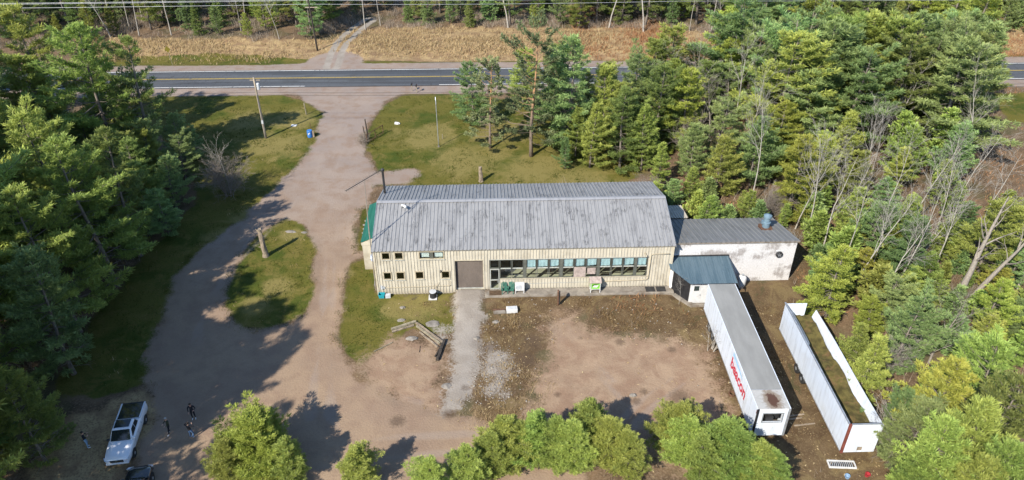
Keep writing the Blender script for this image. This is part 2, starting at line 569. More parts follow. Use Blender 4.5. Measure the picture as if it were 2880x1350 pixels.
M['trailer_white'] = trailer_skin()
M['trailer_inner'] = plain("galvanised_inner_wall", (0.45, 0.47, 0.48), 0.5, 0.2, var=0.25, dirt=(0.3, 0.28, 0.24), dirt_amt=0.5)
M['brown_paint'] = plain("red_brown_paint", (0.17, 0.05, 0.035), 0.6, var=0.3)
M['black_paint'] = plain("black_paint", (0.02, 0.02, 0.022), 0.45, var=0.3)
M['dark_steel'] = plain("dark_steel", (0.05, 0.05, 0.052), 0.5, 0.5, var=0.3)
M['rust'] = plain("rusty_steel", (0.12, 0.065, 0.04), 0.85, 0.1, var=0.4, scale=5, bump=0.01)
M['galv'] = plain("galvanised_steel", (0.42, 0.44, 0.46), 0.4, 0.6, var=0.25)
M['rubber'] = plain("tyre_rubber", (0.022, 0.022, 0.022), 0.85, var=0.3, dirt=(0.12, 0.1, 0.08), dirt_amt=0.4)
M['white_plastic'] = plain("white_plastic", (0.5270, 0.5270, 0.5185), 0.45, var=0.1)
M['grey_plastic'] = plain("grey_plastic", (0.42, 0.44, 0.46), 0.5, var=0.15)
M['black_plastic'] = plain("black_plastic", (0.025, 0.026, 0.028), 0.5, var=0.2)
M['green_plastic'] = plain("dark_green_plastic", (0.04, 0.13, 0.095), 0.5, var=0.2)
M['teal_plastic'] = plain("teal_plastic", (0.02, 0.25, 0.3), 0.45, var=0.2)
M['blue_plastic'] = plain("blue_drum_plastic", (0.035, 0.15, 0.42), 0.45, var=0.2)
M['blue_steel'] = plain("blue_grey_duct_steel", (0.17, 0.25, 0.3), 0.45, 0.3, var=0.2)
M['lime'] = plain("bright_green_panel", (0.16, 0.42, 0.045), 0.5, var=0.15)
M['doormat'] = plain("brown_mat", (0.085, 0.055, 0.032), 0.95, var=0.4, scale=6)
M['wood_grey'] = plain("weathered_grey_wood", (0.2325, 0.1875, 0.1387), 0.9, var=0.35, scale=3.0, bump=0.02, stretch=(1, 1, 1))
M['wood_pale'] = plain("pale_cut_wood", (0.2380, 0.2081, 0.1477), 0.85, var=0.35, scale=4.0, bump=0.02)
M['wood_dark'] = plain("dark_burnt_wood", (0.045, 0.038, 0.032), 0.9, var=0.5, scale=5.0, bump=0.02)
M['pole_wood'] = plain("utility_pole_wood", (0.3, 0.25, 0.19), 0.9, var=0.35, scale=2.0, stretch=(3, 3, 0.4))
M['stone'] = plain("pale_fieldstone", (0.2025, 0.1845, 0.1620), 0.9, var=0.35, scale=3.0, bump=0.03)
M['wire'] = plain("black_cable", (0.03, 0.03, 0.03), 0.5)
M['wire_pale'] = plain("bare_aluminium_conductor", (0.62, 0.64, 0.66), 0.35, 0.5)
M['red_paint'] = plain("red_lettering", (0.45, 0.03, 0.055), 0.45, var=0.15)
M['blue_paint'] = plain("pale_blue_lettering", (0.3, 0.5, 0.68), 0.45, var=0.1)
M['grey_letter'] = plain("grey_lettering", (0.52, 0.55, 0.6), 0.5, var=0.1)
M['red_plastic'] = plain("red_plastic", (0.3000, 0.0300, 0.0360), 0.5, var=0.2)


def trailer_roof():
    n = NT("grey_trailer_roof")
    p = n.pos()
    a = n.noise(n.mapping(p, (1.0, 0.25, 1)), 1.1, 4.0, 0.6)
    b = n.noise(p, 6.0, 3.0, 0.6)
    c = n.mix(n.ramp(a, 0.3, 0.7), (0.1870, 0.1870, 0.1768), (0.2338, 0.2338, 0.2210))
    c = n.mix(n.math('MULTIPLY', n.ramp(b, 0.45, 0.7), 0.3), c, (0.19, 0.19, 0.178))
    return n.done(n.principled(c, 0.75, 0, 0.2))


M['trailer_roof'] = trailer_roof()


def trailer_nose():
    """front roof sheet with its rust burn"""
    n = NT("rust_burnt_roof_sheet")
    o = n.objco()
    f = n.noise(o, 2.6, 5.0, 0.7, 0.8)
    vd = n.n("ShaderNodeVectorMath", operation='DISTANCE')
    n.link(n.mapping(o, (1.0, 0.62, 0.0)), vd.inputs[0])
    vd.inputs[1].default_value = (0.15, 0.62 * 0.95, 0)
    d = n.math('ADD', vd.outputs["Value"], n.math('MULTIPLY', n.math('SUBTRACT', f, 0.5), 0.9))
    base = n.mix(n.ramp(f, 0.35, 0.65), (0.3, 0.297, 0.28), (0.35, 0.345, 0.33))
    c = n.mix(n.ramp(d, 0.95, 0.55), base, (0.2, 0.165, 0.13))
    c = n.mix(n.ramp(d, 0.5, 0.36), c, (0.075, 0.04, 0.028))
    return n.done(n.principled(c, 0.8, 0, 0.2))


M['trailer_nose'] = trailer_nose()
M['moss'] = plain("mossy_collapsed_sheet", (0.085, 0.07, 0.02), 0.95, var=0.5, scale=1.6, dirt=(0.15, 0.085, 0.04), dirt_amt=0.7, bump=0.05)


def car_paint(name, col):
    n = NT(name)
    p = n.principled(col, 0.25, 0, 0.5)
    p.inputs["Coat Weight"].default_value = 0.8
    p.inputs["Coat Roughness"].default_value = 0.05
    a = n.noise(n.pos(), 3.0, 3.0)
    n.link(n.mix(n.math('MULTIPLY', n.ramp(a, 0.4, 0.8), 0.12), col, tuple(c * 0.6 for c in col)), p.inputs["Base Color"])
    return n.done(p)


M['car_white'] = car_paint("white_car_paint", (0.6, 0.61, 0.63))
M['car_black'] = car_paint("black_car_paint", (0.012, 0.013, 0.015))
M['car_glass'] = plain("car_window_glass", (0.012, 0.018, 0.02), 0.05, 0, 0.6, var=0.1)
M['chrome'] = plain("chrome", (0.6, 0.6, 0.62), 0.15, 1.0, 0.5, var=0.05)
M['lamp'] = plain("clear_headlamp", (0.55, 0.57, 0.6), 0.1, 0.2, 0.6, var=0.05)
M['tail_lamp'] = plain("red_tail_lamp", (0.35, 0.02, 0.02), 0.2, 0, 0.5, var=0.05)
M['skin'] = plain("skin", (0.45, 0.27, 0.19), 0.6, var=0.1)
M['hair_grey'] = plain("grey_hair", (0.3, 0.29, 0.27), 0.8, var=0.3)
M['hair_dark'] = plain("dark_hair", (0.03, 0.022, 0.018), 0.7, var=0.3)
M['cloth_black'] = plain("black_cloth", (0.018, 0.018, 0.022), 0.9, var=0.3, scale=8)
M['cloth_olive'] = plain("dark_olive_cloth", (0.035, 0.04, 0.022), 0.9, var=0.4, scale=9)
M['jeans_pale'] = plain("pale_blue_jeans", (0.2, 0.3, 0.42), 0.9, var=0.25, scale=8)
M['jeans_blue'] = plain("blue_jeans", (0.07, 0.13, 0.24), 0.9, var=0.25, scale=8)
M['shoe_pale'] = plain("pale_shoes", (0.6, 0.6, 0.6), 0.7, var=0.1)


def bark(name, a, b, scale=5.0, orange=None):
    n = NT(name)
    o = n.objco()
    v = n.noise(n.mapping(o, (3, 3, 0.6)), scale, 4.0, 0.7)
    c = n.mix(n.ramp(v, 0.3, 0.7), a, b)
    if orange:
        sep = n.n("ShaderNodeSeparateXYZ"); n.link(o, sep.inputs[0])
        c = n.mix(n.math('MULTIPLY', n.ramp(sep.outputs[2], 5.0, 9.0), n.ramp(v, 0.75, 0.4)), c, orange)
    return n.done(n.principled(c, 0.9, 0, 0.15, n.bump(v, 0.5, 0.03)))


M['bark_pine'] = bark("pine_bark", (0.1, 0.086, 0.074), (0.22, 0.19, 0.16))
M['bark_scots'] = bark("orange_pine_bark", (0.11, 0.085, 0.065), (0.2, 0.16, 0.125), orange=(0.36, 0.2, 0.1))
M['bark_pale'] = bark("pale_poplar_bark", (0.22, 0.2, 0.172), (0.37, 0.345, 0.305))
M['bark_grey'] = bark("grey_twig_bark", (0.1440, 0.1188, 0.0972), (0.2376, 0.2052, 0.1728))
M['bark_dead'] = bark("dead_grey_wood", (0.15, 0.13, 0.11), (0.28, 0.25, 0.21))


def needles(name, dark, mid, tip, hue=0.05):
    n = NT(name)
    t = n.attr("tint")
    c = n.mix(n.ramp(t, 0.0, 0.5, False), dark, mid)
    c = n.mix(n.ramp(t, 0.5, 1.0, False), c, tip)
    oi = n.n("ShaderNodeObjectInfo").outputs["Random"]
    hv = n.math('ADD', n.math('MULTIPLY', n.math('SUBTRACT', oi, 0.5), hue), 0.5)
    vv = n.math('ADD', n.math('MULTIPLY', n.math('FRACT', n.math('MULTIPLY', oi, 7.31)), 0.55), 0.72)
    c = n.hsv(c, hv, 1.0, vv)
    p = n.principled(c, 0.55, 0, 0.25)
    tr = n.n("ShaderNodeBsdfTranslucent")
    n.link(c, tr.inputs[0])
    mx = n.n("ShaderNodeMixShader"); mx.inputs[0].default_value = 0.42
    n.link(p.outputs[0], mx.inputs[1]); n.link(tr.outputs[0], mx.inputs[2])
    return n.done(mx)


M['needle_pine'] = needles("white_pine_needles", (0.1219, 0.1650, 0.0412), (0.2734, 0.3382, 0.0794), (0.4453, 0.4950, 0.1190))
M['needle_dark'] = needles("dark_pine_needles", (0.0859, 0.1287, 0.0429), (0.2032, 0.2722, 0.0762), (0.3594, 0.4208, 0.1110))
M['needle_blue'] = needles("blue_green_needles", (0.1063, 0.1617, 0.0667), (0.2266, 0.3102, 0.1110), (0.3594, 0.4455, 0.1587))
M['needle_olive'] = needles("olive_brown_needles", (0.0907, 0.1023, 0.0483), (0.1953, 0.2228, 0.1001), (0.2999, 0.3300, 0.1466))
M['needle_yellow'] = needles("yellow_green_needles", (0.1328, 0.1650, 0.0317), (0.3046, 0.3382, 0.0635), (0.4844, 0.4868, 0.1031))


def blades(name, lo, mid, hi):
    n = NT(name)
    t = n.attr("tint")
    c = n.mix(n.ramp(t, 0.0, 0.5, False), lo, mid)
    c = n.mix(n.ramp(t, 0.5, 1.0, False), c, hi)
    p = n.principled(c, 0.8, 0, 0.15)
    tr = n.n("ShaderNodeBsdfTranslucent"); n.link(c, tr.inputs[0])
    mx = n.n("ShaderNodeMixShader"); mx.inputs[0].default_value = 0.25
    n.link(p.outputs[0], mx.inputs[1]); n.link(tr.outputs[0], mx.inputs[2])
    return n.done(mx)


M['blade_green'] = blades("lawn_blades", (0.0352, 0.0521, 0.0062), (0.0586, 0.0781, 0.0101), (0.1113, 0.1107, 0.0215))
M['blade_dry'] = blades("dead_grass_blades", (0.19, 0.125, 0.065), (0.36, 0.265, 0.14), (0.5, 0.4, 0.23))
M['blade_rust'] = blades("rusty_bracken", (0.19, 0.085, 0.04), (0.3, 0.155, 0.075), (0.42, 0.26, 0.14))
M['blade_weed'] = blades("brown_weeds", (0.0700, 0.0438, 0.0219), (0.1750, 0.1094, 0.0481), (0.3325, 0.2450, 0.1225))
M['twigs'] = blades("bare_twigs", (0.16, 0.125, 0.095), (0.27, 0.215, 0.165), (0.42, 0.36, 0.29))
M['rubble'] = plain("rubble", (0.2604, 0.2356, 0.2046), 0.9, var=0.4, scale=6, bump=0.02)

# ------------------------------------------------------------------ the ground, zoned
BA = Vector((-13.73, 60.98, 0.0))                 # front left corner of the long building
BYAW = math.radians(1.9)
BU = Vector((math.cos(BYAW), math.sin(BYAW), 0))
BN = Vector((-math.sin(BYAW), math.cos(BYAW), 0))


def BL(x, y, z=0.0):
    """building frame to site frame"""
    return BA + BU * x + BN * y + Vector((0, 0, z))


def road_y(x):
    return 120.75 + 0.0285 * x - 0.0000075 * (x + 10) ** 2 + 0.0


def poly(pts):
    return np.array([GS(x, y)[:2] for x, y in pts])


def vnoise(x, y, scale, seed=0):
    x, y = np.asarray(x) / scale, np.asarray(y) / scale
    xi, yi = np.floor(x).astype(np.int64), np.floor(y).astype(np.int64)
    fx, fy = x - xi, y - yi
    fx, fy = fx * fx * (3 - 2 * fx), fy * fy * (3 - 2 * fy)

    def h(a, b):
        k = (a * 374761393 + b * 668265263 + seed * 1442695) & 0xffffffff
        k = ((k ^ (k >> 13)) * 1274126177) & 0xffffffff
        return ((k ^ (k >> 16)) & 0xffff) / 65535.0
    return (h(xi, yi) * (1 - fx) + h(xi + 1, yi) * fx) * (1 - fy) + (h(xi, yi + 1) * (1 - fx) + h(xi + 1, yi + 1) * fx) * fy


def sdist(P, X, Y):
    """distance to the outline, positive inside"""
    ins = np.zeros(X.shape, bool)
    d2 = np.full(X.shape, 1e12)
    n = len(P)
    for i in range(n):
        x0, y0 = P[i]; x1, y1 = P[(i + 1) % n]
        dx, dy = x1 - x0, y1 - y0
        t = np.clip(((X - x0) * dx + (Y - y0) * dy) / (dx * dx + dy * dy + 1e-9), 0, 1)
        d2 = np.minimum(d2, (X - x0 - t * dx) ** 2 + (Y - y0 - t * dy) ** 2)
        c = (y0 > Y) != (y1 > Y)
        with np.errstate(divide='ignore', invalid='ignore'):
            xc = x0 + (Y - y0) * dx / (dy if dy != 0 else 1e-9)
        ins ^= c & (X < xc)
    d = np.sqrt(d2)
    return np.where(ins, d, -d)


def soft(d, w): return np.clip(0.5 + d / (2 * w), 0, 1)


def pathdist(pts, X, Y):
    d2 = np.full(X.shape, 1e12)
    for (x0, y0), (x1, y1) in zip(pts[:-1], pts[1:]):
        dx, dy = x1 - x0, y1 - y0
        t = np.clip(((X - x0) * dx + (Y - y0) * dy) / (dx * dx + dy * dy + 1e-9), 0, 1)
        d2 = np.minimum(d2, (X - x0 - t * dx) ** 2 + (Y - y0 - t * dy) ** 2)
    return np.sqrt(d2)


Z_DRIVE = poly([(690, 226), (755, 244), (790, 268), (812, 286), (818, 296), (800, 311), (793, 355), (782, 382), (740, 420), (690, 470), (640, 520),
                (605, 555), (560, 580), (520, 610), (480, 650), (440, 700), (415, 750), (400, 800), (385, 850), (372, 900), (362, 950),
                (395, 1000), (385, 1060), (350, 1130), (325, 1207), (300, 1300), (1500, 1300), (1450, 1130), (1300, 1095), (1240, 1075), (1190, 1050), (1110, 1040), (1000, 1000),
                (900, 950), (866, 900), (846, 850), (852, 780), (868, 700), (883, 662), (912, 647), (925, 641), (900, 632), (893, 600), (893, 560),
                (903, 530), (925, 520), (945, 470), (1030, 465), (1050, 440), (1045, 425), (950, 428), (930, 400), (912, 378), (915, 350),
                (928, 310), (955, 280), (975, 255), (1030, 226)])
Z_ISLAND = poly([(680, 565), (720, 550), (752, 553), (772, 575), (788, 600), (793, 650), (788, 700), (778, 750), (758, 790), (720, 820), (660, 835),
                 (610, 825), (585, 790), (570, 740), (575, 700), (590, 665), (620, 625), (650, 590)])
Z_PINK = [poly([(905, 925), (950, 885), (1010, 855), (1100, 868), (1122, 900), (1108, 960), (1115, 1040), (1000, 1015), (930, 960)]),
          poly([(1395, 780), (1450, 785), (1480, 832), (1700, 848), (1770, 885), (1790, 950), (1815, 1010), (1850, 1075), (1800, 1180), (1250, 1130),
                (1310, 1055), (1350, 950), (1385, 870)])]
Z_GREY = [poly([(1143, 728), (1219, 728), (1214, 790), (1204, 900), (1190, 965), (1165, 1030), (1110, 1040), (1130, 960), (1142, 860)])]
Z_RUBBLE = [poly([(1225, 860), (1290, 880), (1300, 960), (1270, 1000), (1200, 990), (1215, 920)]), poly([(1075, 815), (1135, 815), (1130, 860), (1100, 870)])]
Z_GRASS = [poly([(330, 236), (690, 233), (760, 250), (835, 290), (800, 390), (650, 540), (520, 650), (410, 820), (385, 960), (250, 1010), (120, 1000),
                 (230, 800), (380, 620), (500, 500), (470, 380), (320, 300)]),
           Z_ISLAND,
           poly([(905, 530), (965, 505), (965, 645), (893, 632)]),
           poly([(880, 660), (950, 640), (955, 740), (1145, 733), (1145, 835), (1100, 838), (1040, 832), (1000, 850), (945, 884), (905, 922), (865, 892),
                 (846, 850), (850, 780)]),
           poly([(955, 268), (1010, 240), (1190, 236), (1600, 300), (1620, 440), (1560, 475), (1500, 465), (940, 474), (935, 400), (918, 372), (920, 330)]),
           poly([(2480, 236), (2700, 230), (2700, 300), (2540, 305)]),
           poly([(240, 178), (250, 140), (560, 128), (830, 152), (870, 152), (1000, 150), (1700, 148), (2600, 130), (2600, 165), (1500, 178)])]
Z_BROWN = [poly([(1212, 738), (1700, 742), (1790, 800), (1775, 890), (1700, 852), (1480, 835), (1450, 785), (1395, 785), (1385, 870), (1350, 960),
                 (1320, 1060), (1200, 1070), (1192, 965), (1205, 880)]),
           poly([(1700, 742), (2020, 700), (2030, 760), (2260, 1000), (2330, 1207), (2340, 1300), (1800, 1300), (1850, 1070), (1790, 950), (1770, 880)]),
           poly([(1000, 745), (1140, 742), (1135, 800), (1000, 800)]),
           poly([(1640, 460), (1760, 470), (2020, 560), (2060, 720), (2000, 700), (1900, 560), (1700, 540)])]
Z_DRY = [poly([(180, 90), (830, 100), (880, 75), (1000, 66), (1700, 72), (1800, 90), (2700, 60), (2700, 138), (1700, 150), (870, 153), (240, 168)]),
         poly([(130, 1080), (330, 990), (420, 1010), (395, 1090), (300, 1230), (60, 1230)]),
         poly([(600, 560), (690, 470), (640, 500), (560, 560), (540, 600)]),
         poly([(560, 120), (800, 120), (800, 150), (600, 158)])]
SPOTS_DAMP = [(1710, 1000, 1.3), (1500, 790, 0.9), (1560, 860, 0.7), (1460, 850, 0.35), (1690, 880, 0.6), (1130, 1040, 0.8), (1000, 1060, 0.9), (1450, 1040, 0.8), (1402, 993, 0.45), (1170, 975, 0.5), (1620, 985, 0.5), (1600, 1010, 0.6), (1320, 905, 1.6), (1230, 870, 1.2), (1340, 860, 1.5)]
TRACKS = [[(1395, 790), (1412, 850), (1428, 910), (1475, 975)], [(1450, 800), (1462, 850), (1490, 910), (1545, 960)], [(1560, 1060), (1620, 1000), (1690, 950)], [(1590, 1075), (1650, 1015), (1720, 965)],
          [(980, 900), (1010, 940), (1050, 970), (1110, 985)], [(960, 940), (1000, 990), (1060, 1010)],
          [(845, 250), (835, 330), (800, 430), (730, 520), (640, 590), (560, 700), (500, 820), (480, 950)],
          [(880, 250), (870, 330), (845, 430), (830, 540), (820, 650), (815, 760), (800, 900), (780, 1050)],
          [(860, 250), (855, 330), (830, 430), (790, 520), (690, 570), (600, 660), (540, 780)],
          [(850, 540), (842, 650), (838, 760), (835, 900), (830, 1050), (900, 1150)],
          [(1385, 800), (1400, 860), (1440, 930), (1500, 1010)], [(1425, 790), (1440, 850), (1480, 920), (1560, 1000)],
          [(760, 1130), (1000, 1100), (1200, 1090)], [(780, 1180), (1000, 1150), (1250, 1130)]]

xs = np.concatenate([np.arange(-150, -62, 1.1), np.arange(-62, 52, 0.33), np.arange(52, 150, 1.1)])
ys = np.concatenate([np.arange(12, 34, 0.8), np.arange(34, 112, 0.33), np.arange(112, 215, 0.9)])
GX, GY = np.meshgrid(xs, ys)
_warp = (vnoise(GX, GY, 2.3, 3) - 0.5) * 1.1 + (vnoise(GX, GY, 0.9, 4) - 0.5) * 0.5
d_drive = sdist(Z_DRIVE, GX, GY) + _warp * 1.0
d_isl = sdist(Z_ISLAND, GX, GY) + _warp * 0.9
rdist = np.abs(GY - (120.75 + 0.0285 * GX - 0.0000075 * (GX + 10) ** 2))
d_shoulder = np.minimum(7.0 + (vnoise(GX, GY, 3.0, 8) - 0.5) * 0.7 - rdist, 50)
two_track = [tuple(GS(x, y)[:2]) for x, y in [(835, 170), (846, 135), (860, 108), (882, 86), (905, 66), (930, 50)]]
d_tt = pathdist(two_track, GX, GY)
flare = [tuple(GS(x, y)[:2]) for x, y in [(836, 172), (841, 155)]]
d_fl = 5.0 - pathdist(flare, GX, GY)
m_gravel = np.maximum(np.minimum(soft(d_drive, 0.9), 1 - soft(d_isl, 0.9)), soft(d_shoulder, 0.5))
m_gravel = np.maximum(m_gravel, soft(d_fl, 0.8))
m_grey = np.zeros_like(GX)
for P in Z_GREY: m_grey = np.maximum(m_grey, soft(sdist(P, GX, GY) + _warp * 0.9, 1.1))
m_rub = np.zeros_like(GX)
for P in Z_RUBBLE: m_rub = np.maximum(m_rub, soft(sdist(P, GX, GY) + _warp * 1.5, 1.2))
m_grey = np.maximum(m_grey, m_rub * 0.62)
m_grey = np.maximum(m_grey, soft(0.62 - np.abs(d_tt - 0.95), 0.3) * 0.95)
m_pink = np.zeros_like(GX)
for P in Z_PINK: m_pink = np.maximum(m_pink, soft(sdist(P, GX, GY) + _warp * 1.6, 2.2))
m_grass = np.zeros_like(GX)
for P in Z_GRASS: m_grass = np.maximum(m_grass, soft(sdist(P, GX, GY) + _warp, 0.9))
m_brown = np.zeros_like(GX)
for P in Z_BROWN: m_brown = np.maximum(m_brown, soft(sdist(P, GX, GY) + _warp * 1.6, 1.8))
m_dry = np.zeros_like(GX)
for P in Z_DRY: m_dry = np.maximum(m_dry, soft(sdist(P, GX, GY) + _warp * 1.5, 1.4))
# the worn grass by the wall is half brown; the lawn rim browns off along the gravel
rim = np.exp(-np.clip(np.abs(d_drive), 0, 9) / 0.55)
m_grass = np.clip(m_grass - rim * 0.45 * vnoise(GX, GY, 1.6, 21), 0, 1)
m_grass = np.where(m_brown > 0.5, m_grass * 0.62, m_grass)
m_track = np.zeros_like(GX)
for T in TRACKS:
    d = pathdist([tuple(GS(x, y)[:2]) for x, y in T], GX, GY)
    m_track = np.maximum(m_track, np.exp(-((d + (vnoise(GX, GY, 3.0, 33) - 0.5) * 0.7) / 0.45) ** 2) * np.clip(vnoise(GX, GY, 5.0, 31) * 1.5 - 0.25, 0, 0.9))
m_damp = np.zeros_like(GX)
for x, y, r in SPOTS_DAMP:
    g = GS(x, y)
    m_damp = np.maximum(m_damp, np.exp(-(((GX - g.x) ** 2 + (GY - g.y) ** 2) / (r * r))) * 0.9)
m_damp = np.maximum(m_damp, m_rub * 0.45 * vnoise(GX, GY, 1.1, 77))
m_straw = np.zeros_like(GX)
for x, y, r in ((1080, 345, 5), (1180, 400, 6), (1350, 425, 6), (1455, 450, 5), (1250, 330, 5), (640, 300, 4), (740, 300, 4), (690, 365, 5), (700, 720, 2.2), (640, 770, 2), (1000, 780, 2.2), (1060, 770, 3), (730, 590, 1.6), (560, 600, 3), (620, 545, 2.5), (870, 690, 1.2)):
    g = GS(x, y)
    m_straw = np.maximum(m_straw, np.exp(-(((GX - g.x) ** 2 + (GY - g.y) ** 2) / (r * r))))
# height: small unevenness, the ramp up to the roller door, the bank in front of the porch slab, the roadside ditch
lx = (GX - BA.x) * BU.x + (GY - BA.y) * BU.y
ly = (GX - BA.x) * BN.x + (GY - BA.y) * BN.y
hum = (vnoise(GX, GY, 5.0, 51) - 0.5) * 0.12 + (vnoise(GX, GY, 1.2, 52) - 0.5) * 0.05
wood = np.clip(1 - np.maximum.reduce([m_gravel, m_grass, m_pink, m_brown, m_grey]), 0, 1)
hum = hum + wood * ((vnoise(GX, GY, 9.0, 53) - 0.5) * 0.5 + (vnoise(GX, GY, 2.0, 54) - 0.5) * 0.18)
sm = lambda t: np.clip(t, 0, 1) ** 2 * (3 - 2 * np.clip(t, 0, 1))
ramp_w = sm((1.9 - np.abs(lx - 9.45)) / 0.8)
ramp_h = 0.40 * sm((ly + 6.5) / 6.4) * (ly < 0.3)
bank_w = sm((lx - 10.6) / 0.8) * sm((30.6 - lx) / 1.0)
bank_h = 0.22 * sm((ly + 4.5) / 3.2) * (ly < 0.3)
inside = (lx > -0.6) & (lx < 43.5) & (ly > -0.2) & (ly < 13)
GZ = hum * np.where(inside, 0.0, 1.0) * sm((np.hypot(np.clip(np.abs(lx - 15) - 16, 0, 99), np.clip(-ly - 0.2, 0, 99) * (ly < 0))) / 1.2 + 0.15)
GZ = GZ + np.maximum(ramp_w * ramp_h, bank_w * bank_h)
GZ = np.where(rdist < 6.2, GZ * 0.1, GZ)
beyond = (GY > 120) * sm((rdist - 6.6) / 2.5) * sm((16 - rdist) / 5.0)
GZ = GZ - 0.55 * beyond * np.clip(np.hypot(GX - two_track[1][0], GY - two_track[1][1]) / 12 - 0.3, 0, 1)


def ground_z(x, y):
    j = int(np.clip(np.searchsorted(xs, x), 0, len(xs) - 1)); i = int(np.clip(np.searchsorted(ys, y), 0, len(ys) - 1))
    return float(GZ[i, j])


def sample(field, X, Y):
    j = np.clip(np.searchsorted(xs, X), 0, len(xs) - 1); i = np.clip(np.searchsorted(ys, Y), 0, len(ys) - 1)
    return field[i, j]


def on(x, y, dz=0.0):
    return Vector((x, y, ground_z(x, y) + dz))


zone = np.zeros(GX.shape, int)
zone[m_dry > 0.5] = 1
zone[m_brown > 0.5] = 2
zone[m_grass > 0.5] = 3
zone[m_pink > 0.5] = 4
zone[(m_gravel > 0.5)] = 5
zone[(d_shoulder > 0) & (d_drive < 0)] = 6
zone[m_grey > 0.7] = 7
ny, nx = GX.shape
vid = np.arange(ny * nx).reshape(ny, nx)
quads = np.stack([vid[:-1, :-1], vid[:-1, 1:], vid[1:, 1:], vid[1:, :-1]], -1).reshape(-1, 4)
fz = zone[:-1, :-1].ravel()
allv = np.stack([GX, GY, GZ], -1).reshape(-1, 3)
fields = dict(gravel=m_gravel, grey=m_grey, pink=m_pink, grass=m_grass, brown=m_brown, dry=m_dry, track=m_track, damp=m_damp, straw=m_straw)
for k, (nm, lab) in enumerate([("ground", "brown forest floor under the pines"), ("dry_field", "tan field of dead grass beyond the road"),
                               ("litter_ground", "brown leaf litter and dead weeds around the trailers"), ("lawn", "patchy green and yellow lawn around the drive"),
                               ("dirt_yard", "bare pinkish dirt yard in front of the building"), ("driveway", "pale gravel driveway curving from the road"),
                               ("road_shoulder", "pale gravel shoulder beside the asphalt road"), ("gravel_ramp", "grey crushed stone ramp up to the roller door")]):
    q = quads[fz == k]
    if len(q) == 0: continue
    used, inv = np.unique(q.ravel(), return_inverse=True)
    me = bpy.data.meshes.new(nm)
    me.vertices.add(len(used)); me.vertices.foreach_set("co", allv[used].astype(np.float32).ravel())
    me.loops.add(len(q) * 4); me.loops.foreach_set("vertex_index", inv.astype(np.int32).ravel())
    me.polygons.add(len(q))
    me.polygons.foreach_set("loop_start", np.arange(0, len(q) * 4, 4, dtype=np.int32))
    me.polygons.foreach_set("loop_total", np.full(len(q), 4, np.int32))
    me.polygons.foreach_set("use_smooth", np.ones(len(q), bool))
    for an, fld in fields.items():
        a = me.attributes.new(an, 'FLOAT', 'POINT')
        a.data.foreach_set("value", fld.ravel()[used].astype(np.float32))
    me.materials.append(M['ground']); me.update(); me.validate()
    tag(link_mesh(nm, me), lab, None, None, 'structure')
# the land beyond, one sheet to the horizon
far = MB()
R0 = (xs[0], xs[-1], ys[0], ys[-1])
far.add([(-3000, -3000, -0.25), (3000, -3000, -0.25), (3000, 3000, -0.25), (-3000, 3000, -0.25),
         (R0[0] + 1, R0[2] + 1, -0.25), (R0[1] - 1, R0[2] + 1, -0.25), (R0[1] - 1, R0[3] - 1, -0.25), (R0[0] + 1, R0[3] - 1, -0.25)],
        [(0, 1, 5, 4), (1, 2, 6, 5), (2, 3, 7, 6), (3, 0, 4, 7)])
tag(far.build("terrain", M['ground'], fix=False), "wooded land stretching away beyond the site", kind='structure')


# ------------------------------------------------------------------ the road and its paint
def ribbon(off0, off1, z, x0, x1, step=4.0, crown=0.0):
    b = MB()
    n = max(2, int((x1 - x0) / step) + 1)
    X = np.linspace(x0, x1, n)
    cuts = [off0, off1] if not crown else [off0, (off0 + off1) / 2, off1]
    v = []
    for x in X:
        for o in cuts:
            v.append((x, road_y(x) + o, z + crown * (1 - abs(o) / 4.0)))
    w = len(cuts)
    f = [(i * w + k, (i + 1) * w + k, (i + 1) * w + k + 1, i * w + k + 1) for i in range(n - 1) for k in range(w - 1)]
    return b.add(v, f)


tag(ribbon(-3.85, 3.85, 0.075, -320, 320, crown=0.06).build("road", M['asphalt']), "grey two lane asphalt road crossing the whole width", kind='structure')
tag(ribbon(-3.58, -3.44, 0.089, -140, -34, 6).build("edge_line", M['line_white'], fix=False), "white edge line of the road, west stretch", kind='structure')
tag(ribbon(-3.58, -3.44, 0.089, -12, 140, 6).build("edge_line", M['line_white'], fix=False), "white edge line of the road, east stretch", kind='structure')
tag(ribbon(3.44, 3.58, 0.089, -140, 140, 6).build("edge_line", M['line_white'], fix=False), "white edge line of the road on its far side", kind='structure')
tag(ribbon(-0.17, -0.05, 0.144, -140, 140, 6).build("centre_line", M['line_yellow'], fix=False), "solid yellow centre line of the road", kind='structure')
b = MB()
for x in np.arange(-140, 140, 9.0):
    if x < -8: b.v and None
    r = ribbon(0.06, 0.18, 0.144, x, x + (9.0 if x < -8 else 3.2), 6)
    b.add(r.v, r.f)
tag(b.build("centre_line", M['line_yellow'], fix=False), "broken yellow centre line beside the solid one", kind='structure')

# ------------------------------------------------------------------ the long building
RIB = [(0.0, 0.0), (0.21, 0.0), (0.225, -0.055), (0.285, -0.055), (0.305, 0.0)]
PITCH = 0.305


def rib_breaks(x0, x1, pitch=PITCH, prof=RIB):
    out = []
    k = math.floor(x0 / pitch) - 1
    while k * pitch < x1 + pitch:
        for px, d in prof[:-1]:
            out.append((k * pitch + px * pitch / PITCH, d))
        k += 1

    def depth(x):
        for (a, da), (b_, db) in zip(out[:-1], out[1:]):
            if a <= x <= b_: return da + (db - da) * (x - a) / (b_ - a + 1e-9)
        return 0.0
    pts = [(x0, depth(x0))] + [(a, d) for a, d in out if x0 + 1e-4 < a < x1 - 1e-4] + [(x1, depth(x1))]
    return pts, depth


